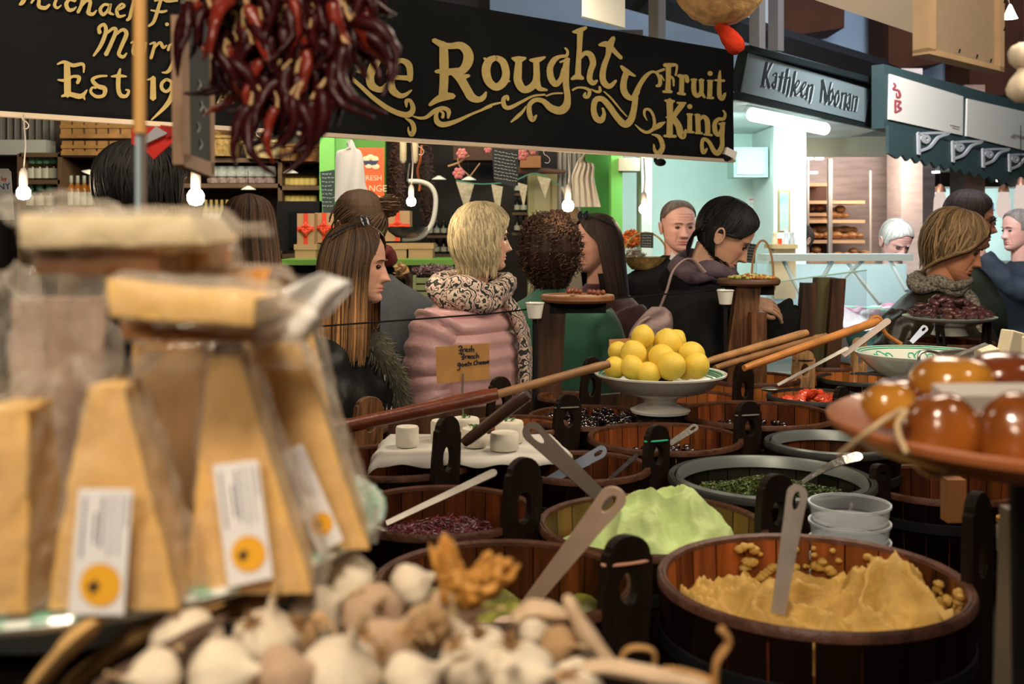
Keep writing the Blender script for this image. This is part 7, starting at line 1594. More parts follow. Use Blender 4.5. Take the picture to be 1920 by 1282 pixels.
HW = [[(225, 965, 7), (232, 955, 8), (245, 962, 7), (236, 980, 8), (240, 1000, 8), (225, 998, 6)], [(225, 982, 6), (245, 980, 6)], [(250, 975, 7), (250, 992, 7)], [(250, 980, 6), (262, 972, 7)], [(265, 982, 6), (278, 980, 6), (272, 972, 7), (265, 985, 7), (280, 990, 6)], [(296, 970, 6), (286, 975, 7), (294, 982, 7), (286, 990, 6)], [(302, 955, 7), (302, 990, 7)], [(302, 978, 6), (314, 974, 7), (314, 990, 7)],
 [(240, 1010, 7), (248, 1003, 8), (258, 1008, 7), (250, 1020, 8), (255, 1034, 8), (243, 1036, 6)], [(240, 1022, 6), (262, 1020, 6)], [(266, 1014, 7), (266, 1030, 7)], [(266, 1018, 6), (276, 1013, 7)], [(280, 1022, 6), (292, 1020, 6), (286, 1013, 7), (280, 1024, 7), (293, 1030, 6)], [(298, 1015, 7), (298, 1030, 7)], [(298, 1018, 6), (308, 1014, 7), (309, 1030, 7)], [(325, 1012, 6), (315, 1018, 7), (316, 1027, 7), (326, 1027, 6)], [(332, 998, 7), (332, 1027, 7)], [(332, 1016, 6), (343, 1012, 7), (344, 1026, 7)],
 [(232, 1058, 6), (220, 1062, 7), (222, 1075, 7), (232, 1070, 7), (232, 1058, 6), (230, 1095, 7), (215, 1098, 6)], [(245, 1062, 7), (240, 1072, 7), (250, 1076, 7), (254, 1066, 7), (245, 1062, 7)], [(270, 1060, 7), (260, 1068, 7), (268, 1074, 7), (272, 1062, 7), (276, 1074, 6)], [(284, 1048, 7), (284, 1074, 7)], [(278, 1058, 6), (292, 1056, 6)], [(302, 1056, 6), (294, 1060, 7), (302, 1066, 7), (294, 1072, 6)],
 [(328, 1045, 6), (318, 1052, 8), (318, 1066, 8), (330, 1066, 6)], [(334, 1040, 7), (336, 1066, 7)], [(336, 1055, 6), (346, 1052, 7), (348, 1066, 7)], [(352, 1058, 6), (364, 1056, 6), (358, 1050, 7), (352, 1060, 7), (364, 1064, 6)], [(368, 1056, 6), (380, 1054, 6), (374, 1048, 7), (368, 1058, 7), (380, 1062, 6)], [(390, 1048, 6), (382, 1052, 7), (390, 1058, 7), (383, 1063, 6)], [(394, 1053, 6), (406, 1050, 6), (400, 1044, 7), (394, 1056, 7), (407, 1058, 6)]]
mb = MB(); strokes(mb, q, *C_, HW, .002, .001); o = obj('handwriting', mb, ink, t, False)
obj('pick', MB().tube([W(868, 700, 2.61)-t.location, W(867, 735, 2.61)-t.location, W(869, 800, 2.60)-t.location], .0025, 6), steel_d, t)
# ================================================================ lemons
LD = 3.12; lt = thing('pedestal_dish', 'white pedestal dish with green rings holding the lemons', 'dish', W(1238, 700, LD)); k = LD/FPX
r = 123*k; L0 = lt.location
obj('dish', MB().lathe([(.045, -.088), (.05, -.072), (.07, -.065), (r*.75, -.045), (r*.93, -.012), (r, -.002), (r*1.005, .003), (r*.99, .004), (r*.85, -.012), (.08, -.035), (.001, -.038)], n=72, caps=False), white_c, lt)
obj('foot', MB().lathe([(.085, -.112), (.088, -.105), (.05, -.088), (.045, -.075)], n=40), white_c, lt)
mb = MB()
for q, ww in ((.93, .003), (.89, .0018), (.86, .0018), (.80, .004)): mb.tube([(r*q*math.cos(a), r*q*math.sin(a), -.0115+(q-.85)*.11+.0015) for a in [2*PI*i/64 for i in range(65)]], ww, 5)
obj('green_rings', mb, green_g, lt)
obj('riser_block', MB().lathe([(.07, -(L0.z-TZ)), (.07, -.112)], n=24), table_m, lt)
lemm = mat('lemon_peel', (.84, .60, .075), .42, var=.14, vs=12, bump=.25, bs=220, sss=.1)
lemon = None
spots = [(1205, 632, 22, -.02), (1188, 664, 25, -.06), (1252, 645, 28, .0), (1264, 640, 22, .05), (1240, 671, 26, -.07), (1185, 689, 22, -.10), (1153, 689, 21, -.08), (1160, 660, 20, .03), (1215, 700, 22, -.11), (1258, 686, 27, -.11), (1297, 664, 24, -.03), (1306, 686, 24, -.08), (1270, 672, 22, .03), (1222, 655, 20, .06), (1286, 694, 18, -.02), (1205, 690, 20, .0)]
for i, (x, y, r_, dy) in enumerate(spots):
    D = LD+dy; rr = r_*D/FPX; p = W(x, y, D)
    if lemon is None:
        lemon = obj('lemon', MB().ell((0, 0, 0), (1, .94, .94), 28, 20, None, None, lambda d: 1+.16*max(0, abs(d.x)-.86)/.14*max(0, abs(d.x)-.86)*4), lemm); o = lemon
    else: o = lemon.copy(); COL.objects.link(o)
    o.location = p; o.scale = (rr*1.06,)*3; R = random.Random(i*7+1); o.rotation_euler = (R.uniform(-.6, .6), R.uniform(-1.2, 1.2) if i else -1.3, R.uniform(0, 6) if i not in (10,) else .4)
    tag(o, ['top lemon of the heap, stem end showing', 'lemon under the top one on the left', 'large lemon upper right beside the top one', 'lemon behind the large upper right one', 'central front lemon of the heap', 'front lemon at the left on the dish rim', 'leftmost lemon on the dish', 'lemon at left behind the second row', 'small front lemon low between two others', 'spotted lemon low in the front right of centre', 'lemon lying sideways at the right of the heap', 'rightmost lemon on the dish', 'lemon tucked right of the central one', 'lemon hidden behind between the top lemons', 'small lemon peeping beneath the right ones', 'lemon hidden low in the middle'][i], 'lemon', 'lemons on the pedestal dish')
t = thing('price_card', 'blank back of a tan paper card standing behind the lemons', 'card', W(1165, 690, 3.22)); q = local_plane(Plane((-5, 3.22), (5, 3.22)), t.location)
mb = MB(); quadp(mb, q, [(1142, 636), (1182, 634), (1182, 690), (1143, 700)], 0, .002); obj('card', mb, MC['tan_card'], t, False)
obj('pick', MB().tube([(0, 0, 0), (0, .01, -.10)], .002, 6), steel_d, t)
# ================================================================ dates plate
DD = 4.18; t = thing('pedestal_dish', 'pale plate with green dashes heaped with dried dates', 'plate', W(1780, 594, DD)); k = DD/FPX; r = 83*k; L0 = t.location
obj('plate', MB().lathe([(.05, -.035), (.09, -.030), (r*.9, -.010), (r, .0), (r*1.01, .004), (r*.96, .003), (.05, -.012), (.001, -.012)], n=60, caps=False), white_c, t)
mb = MB()
for i in range(18): a = 2*PI*i/18; mb.box((r*.975*math.cos(a), r*.975*math.sin(a), .0035), (.010, .012, .002), (0, 0, a))
obj('green_dashes', mb, green_g, t, False)
obj('foot', MB().lathe([(.07, -.07), (.05, -.032)], n=24), white_c, t)
dm = mat('dried_date', (.10, .035, .035), .30, var=.5, vs=40, bump=.8, bs=80, coat=.2); pr = None; R = random.Random(21)
for i in range(110):
    a = R.uniform(0, 6.28); f = R.uniform(0, 1)**.5; rr = r*.88*f; lay = R.uniform(0, 1); h = .075*lay*(1-f**2)*(1.0 if math.cos(a) < 0 else .75)
    p = L0+Vector((rr*math.cos(a), rr*math.sin(a)*.9, .012+h))
    if not pr: pr = obj('dried_date', MB().ell((0, 0, 0), (.026, .014, .012), 16, 10, None, None, lambda d: 1+.16*noise.noise(d*4)), dm); tag(pr, 'wrinkled dark date in the heap on the pale plate', 'date', 'dried dates on the pale plate'); o = pr
    else: o = pr.copy(); COL.objects.link(o)
    o.location = p; o.rotation_euler = (R.uniform(-.5, .5), R.uniform(-.5, .5), R.uniform(0, 6))
# ================================================================ patterned bowl
t = thing('patterned_bowl', 'wide white bowl with green leaf pattern on the right', 'bowl', W(1726, 664, 3.25)); k = 3.25/FPX; r = 118*k; L0 = t.location
obj('bowl', MB().lathe([(.06, -.095), (.065, -.09), (.07, -.085), (r*.72, -.052), (r*.97, -.006), (r, .002), (r*1.005, .006), (r*.985, .008), (r*.85, -.010), (r*.5, -.055), (.05, -.072), (.001, -.074)], n=72, caps=False), mat('bowl_glaze', (.62, .64, .56), .18, coat=.4), t)
mb = MB()
def bz(q): return (-.010-.045*((.85-q)/.35)**1.0 if q < .85 else -.010+(q-.85)/.135*.018)+.002
for i in range(7):
    a0 = 2*PI*i/7+.3
    for pts in ([(0, .60), (-.10, .72), (-.06, .82), (0, .86), (.06, .82), (.10, .72), (0, .60)], [(.12, .66), (.20, .72), (.18, .80), (.12, .80), (.10, .72)], [(-.12, .66), (-.20, .72), (-.18, .80), (-.12, .80), (-.10, .72)]):
        C = cr(pts, 5); mb.tube([(r*q*math.cos(a0+u*1.3), r*q*math.sin(a0+u*1.3), bz(q)) for u, q in C], .0018, 5)
for q in (.55, .91, .95): mb.tube([(r*q*math.cos(a), r*q*math.sin(a), bz(q)+.0005) for a in [2*PI*i/72 for i in range(73)]], .0014, 5)
obj('green_pattern', mb, mat('green_line', (.03, .42, .28), .3), t)
mb = MB(); R = random.Random(3)
for i in range(60): mb.ell((R.uniform(-.06, .03), R.uniform(-.03, .05), -.052+R.uniform(0, .012)), (.008, .005, .003), 6, 4, (R.uniform(0, 3),)*3, R.choice([(.7, .1, .05), (.1, .3, .05), (.6, .55, .4)]))
o = obj('salad_remains', mb, mat('salad_bits', (1, 1, 1), .4, attr=True)); o.location = L0; o['kind'] = 'stuff'; tag(o, 'bits of red and green salad left in the patterned bowl', 'salad')
# ================================================================ steel pan with feta blocks
t = thing('steel_pan', 'steel pan with a loop handle at the right edge', 'pan', W(1880, 668, 2.75)); k = 2.75/FPX; r = 112*k; L0 = t.location
obj('pan_body', MB().lathe([(r*.8, -.06), (r*.97, -.055), (r, 0), (r*1.02, .002), (r*.98, .0), (r*.94, -.04), (.001, -.042)], n=60, caps=False), steel_d, t)
dx = W(1750, 674, 2.62)-L0
obj('loop_handle', MB().tube([W(x, y, 2.62)-L0 for x, y in cr([(1772, 690), (1752, 690), (1726, 680), (1724, 664), (1738, 658), (1762, 664), (1776, 680)], 5)], .0042, 8), steel, t)
obj('stand', MB().lathe([(.05, -(L0.z-TZ)), (.05, -.06)], n=20), table_m, t)
fet = mat('feta', (.74, .66, .48), .5, var=.06, sss=.3)
for i, (x, y, s, h, rz_) in enumerate(((1898, 648, .055, .075, .3), (1925, 652, .06, .06, .8), (1850, 662, .05, .03, .1))):
    o = obj('cheese_block', MB().box((0, 0, 0), (s, s*.8, h), (.1*i, .25-.2*i, rz_)), fet); o.location = W(x, y, 2.75); bv = o.modifiers.new('soft', 'BEVEL'); bv.width = .004; bv.segments = 3
    tag(o, ['tall wedge of white cheese in the steel pan', 'white cheese piece at the right edge of the steel pan', 'low round-edged white cheese at the left of the steel pan'][i], 'cheese')
flatspoon('long steel spoon resting in the steel pan, pointing left', P_(1735, 690, 2.66), P_(1850, 645, 2.72), .01, .012, steel, hole=False, blade=False)
# plastic tubs
tb_ = film('tub_plastic', (.62, .66, .68), .10, .15, .9, 10, 0, .5); pt = None
x, D = (1593-960)/FPX*1.95, 1.95
for i in range(9):
    r = .0735; h = .033
    if pt is None:
        pt = thing('plastic_pot', '', 'pot', (x, D, TZ)); pt['group'] = 'stack of clear plastic pots'
        obj('pot_wall', MB().lathe([(.001, .001), (r*.88, 0), (r*.92, .004), (r*.97, h), (r*.95, h), (r*.90, .006)], n=40, caps=False), tb_, pt)
        obj('pot_rim', MB().lathe([(r*.97, h-.004), (r, h-.004), (r, h), (r*.97, h)], n=40, caps=False), film('rim_plastic', (.7, .74, .76), .35, .15, .9, 10, 0, .5), pt); o = pt
    else: o = dup(pt, (x, D, TZ+i*.0335))
    o['label'] = 'clear round plastic pot, %s of the stack beside the green dip tub' % ['bottom', 'second from the bottom', 'third from the bottom', 'fourth from the bottom', 'middle one', 'fourth from the top', 'third from the top', 'second from the top', 'topmost'][i]
# ================================================================ foreground: shelf, plate, cheeses
SZ = 1.295
t = thing('front_shelf', 'dark wooden shelf under the garlic and the cheese plate', 'shelf', (-.40, .64, SZ))
obj('shelf_board', MB().box((0, 0, -.012), (.92, .34, .024)), mat('shelf_dark', (.05, .028, .015), .6, var=.4), t, False)
for x in (-.42, .42): obj('bracket_leg', MB().box((x, .0, -.65), (.03, .03, 1.24)), black_m, t, False)
PD = .85; pc = W(150, 982, PD); pt_ = thing('cheese_plate', 'large white plate with green rim marks under the wrapped cheese wedges', 'plate', pc, rot=(0, math.radians(-.5), 0)); r = .240
obj('plate', MB().lathe([(.08, -.030), (.12, -.026), (r*.9, -.010), (r, .0), (r*1.01, .004), (r*1.0, .007), (r*.97, .006), (r*.8, -.006), (.001, -.010)], n=90, caps=False), mat('plate_glaze', (.72, .76, .70), .2, var=.08, vs=12, coat=.4), pt_)
mb = MB(); R = random.Random(1)
for i in range(64): a = 2*PI*i/64; w_ = R.uniform(.006, .014); mb.box((r*.975*math.cos(a), r*.975*math.sin(a), .0058), (.016, w_, .0016), (0, 0, a))
mb.tube([(r*.93*math.cos(a), r*.93*math.sin(a), .0035) for a in [2*PI*i/80 for i in range(81)]], .0012, 4)
obj('green_rim_marks', mb, mat('pale_green_glaze', (.16, .46, .33), .3), pt_, False)
obj('foot', MB().lathe([(.10, SZ-pc.z+.006), (.09, -.03)], n=30), MC['plate_glaze'], pt_)
def wedge(label, xb0, xb1, yb, xt0, xt1, yt, D, depth=.07, lab=None, film_top=None, m=cheese_m, seed=1, grp='wrapped cheese wedges standing on the plate', flare=.008):
    """standing wedge of hard cheese wrapped in clear film; front face at distance D"""
    k = D/FPX; c = W((xb0+xb1)/2, yb, D); t = thing('cheese_wedge', label, 'cheese', c, group=grp); R = random.Random(seed)
    b0 = (xb0-(xb0+xb1)/2)*k; b1 = -b0; t0_ = (xt0-(xb0+xb1)/2)*k; t1_ = (xt1-(xb0+xb1)/2)*k; H = (yb-yt)*k
    rows = []; N_ = 14
    for i in range(N_+1):
        f = i/N_; l = b0+(t0_-b0)*f; r_ = b1+(t1_-b1)*f; dp = depth*(1-.45*f); row = []
        for (x, y) in [(l, 0), (l+(r_-l)*.33, -.001), (l+(r_-l)*.66, -.001), (r_, 0), (r_-(r_-l)*.06, dp*.5), (r_-(r_-l)*.15, dp), (l+(r_-l)*.15, dp), (l+(r_-l)*.06, dp*.5)]:
            n_ = noise.noise(Vector((x*40, y*40, f*8+seed)))*.0016; row.append((x+n_, y+n_, H*f))
        rows.append(row)
    obj('cheese', MB().grid(rows, True, True), m, t, True, 50)
    mb = MB(); rows2 = []
    M_ = 26; tot = 1.0+flare/max(H, .01)*2.2
    for i in range(M_+1):
        f = tot*i/M_; ff = min(1, f); l = b0+(t0_-b0)*ff; r_ = b1+(t1_-b1)*ff; cxm = (l+r_)/2; hw_ = (r_-l)/2+.004; dp = depth*(1-.45*ff)+.008
        if f > .88: g = (f-.88)/(tot-.88); hw_ = hw_*(1-.35*math.sin(min(1, g*2)*PI/2))+.022*max(0, g-.3); dp *= (1-.5*min(1, g*1.6))
        row = []
        for j in range(28):
            a = 2*PI*j/28; ca, sa = math.cos(a), math.sin(a); e = 4; q = (abs(ca)**e+abs(sa)**e)**(-1/e)
            n_ = noise.noise(Vector((ca*3+seed*5, sa*3, f*7)))*.0065*(1+1.5*max(0, f-.85)*4)+noise.noise(Vector((ca*9, sa*9+seed, f*20)))*.0018
            y_ = dp/2-.004+dp/2*sa*q; row.append((cxm+(hw_+n_*.7)*ca*q, y_+n_*sa-(.001 if sa < 0 else 0), H*f+.001+(.008*noise.noise(Vector((a*2, seed, 1))) if i == M_ else 0)))
        rows2.append(row)
    mb.grid(rows2, True, False); obj('plastic_wrap', mb, film_m, t, True, 180)
    if lab:
        P = [W(x, y, D)-c for x, y in lab]; y_ = -.0155; p = [(q.x, q.z) for q in P]
        lb = obj('label', MB().prism(p, (0, y_, 0), (1, 0, 0), (0, 0, 1), (0, .0012, 0)), label_w, t, False); lb['label'] = 'white label with small print and an orange disc'
        TL, TR, BR, BL = [Vector((a, 0, b)) for a, b in p]
        def at_(u, v): return TL.lerp(TR, u).lerp(BL.lerp(BR, u), v)+Vector((0, y_-.0006, 0))
        mb = MB(); cc = at_(.54, .76); uu = (TR-TL)/2*.78; vv = (TR-TL).length/2*.78
        mb.add([cc+Vector((vv*math.cos(2*PI*i/30), 0, vv*math.sin(2*PI*i/30)*1.03)) for i in range(30)], [tuple(range(30))]); mb.add([cc+Vector((vv*math.cos(2*PI*i/30), .0006, vv*math.sin(2*PI*i/30)*1.03)) for i in range(30)], [tuple(reversed(range(30)))])
        obj('orange_disc', mb, orange_p, lb, False)
        mb = MB()
        poly = [(-.62, -.1), (-.45, .15), (-.30, .12), (-.22, .34), (-.12, .12), (.02, .02), (-.15, -.08), (-.10, -.3), (-.25, -.2), (-.38, -.5), (-.42, -.2)]
        mb.prism([(cc.x+a*vv, cc.z+b*vv) for a, b in poly], (0, y_-.0014, 0), (1, 0, 0), (0, 0, 1), (0, .0006, 0)); obj('bird_mark', mb, ink, lb, False)
        mb = MB(); Rr = random.Random(seed+3)
        for u, v0, v1, w_ in ((.14, .06, .50, .045), (.36, .18, .42, .045), (.48, .06, .46, .05), (.64, .04, .50, .03), (.80, .04, .50, .025), (.93, .05, .28, .03)):
            v = v0
            while v < v1:
                L_ = Rr.uniform(.02, .045); a, b, c_, d = at_(u-w_/2, v), at_(u+w_/2, v), at_(u+w_/2, v+L_), at_(u-w_/2, v+L_)
                mb.add([a, b, c_, d], [(0, 1, 2, 3)]); v += L_+Rr.uniform(.006, .014)
        obj('small_print', mb, mat('grey_ink', (.10, .10, .16), .5), lb, False)
    return t
wedge('front wrapped cheese wedge, second from the left, with an upright white label', 88, 335, 1142, 162, 232, 725, .63, .07, [(168, 905), (266, 906), (250, 1135), (148, 1134)], seed=2)
wedge('wrapped cheese wedge in the middle of the plate with a tilted label', 350, 585, 1112, 392, 448, 668, .68, .07, [(412, 862), (494, 853), (522, 1068), (440, 1086)], seed=3)
wedge('wrapped cheese wedge at the right of the plate leaning left, its label strongly tilted', 520, 690, 1030, 474, 560, 640, .76, .07, [(526, 842), (574, 824), (650, 1000), (606, 1028)], seed=4)
wedge('wrapped cheese wedge cut by the left edge of the photo', -150, 50, 1150, -60, 52, 770, .62, .08, None, seed=5)
wedge('browner wrapped wedge standing between the two labelled ones', 250, 410, 1080, 250, 400, 640, .80, .05, None, m=mat('cheese_brown', (.60, .34, .14), .6, var=.3, vs=20), seed=6)
wedge('brown wrapped wedge behind the leftmost front wedge', 20, 170, 1100, 20, 200, 560, .80, .05, None, m=mat('cheese_pinkish', (.42, .27, .20), .6, var=.5, vs=14), seed=7)
wedge('tall wrapped wedge standing furthest right behind the leaning one', 560, 655, 960, 430, 575, 560, .86, .05, None, seed=8)
def slab(label, pts, D, dep, m, seed, wrap=True, ext=.02, grp='wrapped cheese pieces stacked on top'):
    c = W(sum(p[0] for p in pts)/4, sum(p[1] for p in pts)/4, D); t = thing('cheese_piece', label, 'cheese', c, group=grp)
    P = [W(x, y, D)-c for x, y in pts]; mb = MB(); n_ = 14; rows = []
    for i in range(n_+1):
        f = i/n_; a = P[0].lerp(P[1], f); b = P[3].lerp(P[2], f); g = lambda v: noise.noise(v*45+Vector((seed, 0, 0)))*.0015
        rows.append([a, a+Vector((0, dep, -.002)), b+Vector((0, dep, .002)), b, a.lerp(b, .5)+Vector((0, -.0015, 0))]); rows[-1] = [v+Vector((0, 0, g(v))) for v in rows[-1]]
    mb.grid(rows, True, True); obj('cheese', mb, m, t, True, 45)
    if wrap:
        mb = MB(); rows = []; A0 = P[0].lerp(P[3], .5); A1 = P[1].lerp(P[2], .5); d = (A1-A0); Hh = (P[0]-P[3]).length/2+.003
        for i in range(29):
            f = -.06+(1.06+ext/d.length)*i/28; q = A0+d*f+Vector((0, dep/2, 0)); tp = 1 if 0 < f < 1 else max(.25, 1-abs(f-(0 if f < 0 else 1))*5)
            row = []
            for j in range(20):
                a = 2*PI*j/20; e = 3; ca, sa = math.cos(a), math.sin(a); r_ = (abs(ca)**e+abs(sa)**e)**(-1/e); nn = 1+.16*noise.noise(Vector((ca*2.2+seed, sa*2.2, i*.35)))
                row.append(q+Vector((0, (dep/2+.004)*sa*r_*tp*nn, (Hh+.002)*ca*r_*tp*nn)))
            rows.append(row)
        mb.grid(rows, True, False); obj('plastic_wrap', mb, film_m, t, True, 180)
    return t
pale_ch = mat('cheese_pale_top', (.62, .50, .30), .55, var=.15, vs=14); or_r = mat('rind_orange', (.66, .27, .04), .5, var=.4, vs=20)
slab('topmost pale wrapped cheese block lying across the stack', [(38, 402), (352, 402), (384, 458), (38, 462)], .64, .08, pale_ch, 1, ext=.035)
slab('brown-rinded wrapped block under the topmost one, left', [(62, 466), (300, 458), (298, 512), (66, 516)], .66, .07, mat('rind_brown', (.36, .14, .03), .5, var=.5, vs=14), 2, ext=.01)
slab('orange wrapped cheese block at right under the topmost one', [(318, 472), (390, 462), (392, 500), (320, 512)], .70, .06, or_r, 3, ext=.01)
slab('orange-rinded wrapped block sticking out to the right', [(330, 508), (508, 505), (496, 548), (332, 532)], .72, .07, or_r, 4, ext=.012)
slab('yellow wrapped cheese block lying in the middle of the stack', [(200, 522), (478, 560), (474, 612), (208, 594)], .63, .08, mat('cheese_yellow', (.76, .47, .15), .5, var=.2, vs=14), 5, ext=.03)
slab('brown rind block below the yellow block at right', [(300, 608), (484, 614), (480, 642), (302, 640)], .67, .07, mat('rind_brown2', (.50, .19, .03), .5, var=.4, vs=14), 6, ext=.01)
slab('small brown rind block below the yellow block at left', [(224, 598), (290, 602), (286, 640), (232, 632)], .66, .06, MC['rind_brown2'], 7, ext=.005)
# crumpled loose film around
def blob_film(label, c, D, r, seed, m=film_w, flat=.6):
    p = W(c[0], c[1], D); k = D/FPX
    o = obj('crumpled_film', MB().ell((0, 0, 0), (r[0]*k, min(r)*k*flat, r[1]*k), 40, 26, None, None, lambda d: 1+.35*noise.noise(d*1.8+Vector((seed, 0, 0)))+.16*noise.noise(d*5+Vector((0, seed, 0)))), m, None, True, 180); o.location = p
    return tag(o, label, 'plastic film')
blob_film('crumpled clear film at the upper left behind the topmost block', (110, 395), .74, (120, 32), 1, film_m)
blob_film('crumpled clear film end right of the topmost block', (410, 478), .70, (40, 45), 2, film_m)
blob_film('crumpled whitish film at the left above the edge wedge', (20, 620), .70, (70, 110), 3, film_m)
blob_film('whitish folded film hanging left of the yellow block', (165, 590), .68, (36, 60), 4, film_m)
blob_film('shiny gathered film above the middle labelled wedge', (340, 676), .68, (80, 22), 5, film_m)
blob_film('shiny gathered film above the right leaning wedge', (530, 665), .71, (60, 26), 6, film_m)
P = [(478, 560), (560, 520), (630, 512), (657, 518), (648, 540), (600, 586), (578, 588), (575, 640), (480, 640)]
p0 = W(560, 570, .72); mb = MB(); pl_f = [(W(x, y, .72)-p0) for x, y in P]
rows = []; 
for i in range(21):
    f = i/20; n_ = len(P)
    xx = 470+187*f; top = 566-54*min(1, f*1.4) if f < .7 else 512+(f-.7)/.3*14; bot = (640 if f < .56 else 640-(f-.56)/.44*100)
    rows.append([W(xx, top+(bot-top)*j/8, .72+.006*math.sin(f*9+j))-p0 for j in range(9)])
mb.grid(rows, False, False); o = obj('bag_corner', mb, film_w, None, True, 180); o.location = p0; sd = o.modifiers.new('thick', 'SOLIDIFY'); sd.thickness = .0008; tag(o, 'pointed clear bag corner sticking out right toward the brown-haired woman', 'plastic film')
# ================================================================ garlic
gmat = mat('garlic_skin', (.84, .72, .55), .5, var=.22, vs=18, stretch=(1, 1, .5), bump=.4, bs=40, sss=.25); gmat3 = mat('garlic_skin_streaked', (.74, .56, .38), .55, var=.3, vs=10, col2=(.45, .25, .14), bump=.6, bs=35, dist=2); gmat2 = mat('garlic_skin_brown', (.56, .34, .16), .6, var=.4, vs=14, bump=.5, bs=30)
husk = mat('orange_husk', (.68, .32, .06), .5, var=.5, vs=25, bump=.6, bs=40)
gproto = {}
def garlic(i, px, py, r, D, m=gmat, rot=(0, 0, 0), label=''):
    key = m.name
    if key not in gproto:
        t = thing('garlic_bulb', label, 'garlic', (0, 0, 0), group=None)
        obj('bulb', MB().lathe([(.02, -.66), (.35, -.72), (.75, -.55), (1.0, -.12), (.97, .2), (.72, .55), (.36, .82), (.18, 1.05), (.13, 1.3), (.10, 1.5)], n=48, fn=lambda a, z: 1+(.075*abs(math.cos(a*4)) if abs(z) < .8 else 0)*(1-abs(z)*.8)), m, t)
        obj('stem', MB().tube([(0, 0, 1.2), (.05, .02, 1.6), (.2, .05, 2.1)], [.12, .09, .07], 10), mat('stem_straw', (.60, .42, .22), .7, var=.4, vs=30), t)
        obj('roots', MB().tube([(0, 0, -.64), (0, 0, -.76)], [.22, .16], 12), gmat2, t); gproto[key] = t
        t.location = W(px, py, D); t.rotation_euler = rot; t.scale = (r*D/FPX,)*3; return t
    return dup(gproto[key], W(px, py, D), rot=rot, label=label, scale=r*1.18*D/FPX)
GL = [(500, 1185, 62, .66, (.3, .2, 0), 'round whole garlic bulb in the front, below the plate edge'), (598, 1128, 52, .74, (.4, .9, 0), 'garlic bulb just under the plate rim at right'), (640, 1080, 62, .78, (-.2, -.8, 1), 'highest pale garlic bulb touching the plate rim'), (700, 1130, 58, .73, (.9, .4, 0), 'garlic bulb right of the highest pale one'), (770, 1080, 42, .78, (.5, 1.2, 1), 'small knobbly garlic bulb left of the orange husk'), (350, 1200, 62, .64, (1.2, .3, 0), 'garlic bulb lower left, second from the bottom left corner'), (415, 1258, 60, .60, (.2, 1.3, 0), 'garlic bulb at the bottom edge left of centre'), (530, 1262, 58, .60, (1.4, -.2, 2), 'garlic bulb at the bottom edge below the round whole one'), (640, 1240, 70, .62, (.4, .3, 0), 'large garlic bulb at the bottom edge in the centre left'), (770, 1262, 52, .62, (-.5, 1.2, 0), 'garlic bulb at the bottom edge beneath the orange husk'), (890, 1215, 66, .68, (.3, -.4, 0), 'bright white garlic bulb right of the orange husk'), (845, 1128, 50, .74, (1.3, .5, 1), 'garlic bulb directly under the orange husk'), (985, 1255, 58, .66, (.8, .9, 0), 'garlic bulb at the bottom edge right of the bright white one'), (1000, 1160, 34, .74, (.3, 1.5, .2), 'small pale garlic bulb with a long stalk reaching right'), (290, 1262, 52, .60, (.9, -1, 0), 'garlic bulb at the bottom left corner area'), (720, 1190, 48, .68, (.1, .7, 0), 'garlic bulb in the shadowy centre of the pile'), (1080, 1268, 48, .68, (1.3, .9, 0), 'rightmost pale garlic bulb at the bottom edge')]
for i, (x, y, r, D, rot, l) in enumerate(GL): garlic(i, x, y+(22 if x > 560 else 12), r*(.9 if i % 3 else .98), D, gmat if i % 4 != 3 else gmat3, rot, l)
R = random.Random(31)
for i in range(16):
    x = R.uniform(330, 1060); y = R.uniform(1120, 1270)+(40 if x < 500 else 0); D = .60+.0002*(1280-y)*2+.02; p = W(x, y, D-.012); mb = MB(); d0 = Vector((R.uniform(-1, 1), -.6, R.uniform(-.2, 1))).normalized()
    for q in range(14):
        d = (d0+Vector((R.gauss(0, .35), R.gauss(0, .35), R.gauss(0, .35)))).normalized(); L_ = R.uniform(.010, .020); mb.tube([(0, 0, 0), d*L_*.5, d*L_+Vector((0, 0, -.002))], [.0010, .0009, .0004], 4)
    mb.ell((0, 0, 0), (.005, .005, .003), 8, 5)
    o = obj('root_tuft', mb, MC['garlic_skin_brown']); o.location = p; tag(o, 'dry brown tuft of garlic roots in the pile', 'roots', 'garlic root tufts in the pile')
garlic(0, 1050, 1215, 40, .72, gmat2, (.9, .9, 0), 'brown-skinned garlic bulb at the right of the pile'); garlic(0, 560, 1195, 34, .70, gmat2, (.4, -.9, 0), 'brown-skinned small bulb between the two left garlic bulbs'); garlic(0, 800, 1175, 36, .70, gmat2, (1.4, .9, 0), 'brown dry bulb under the orange husk')
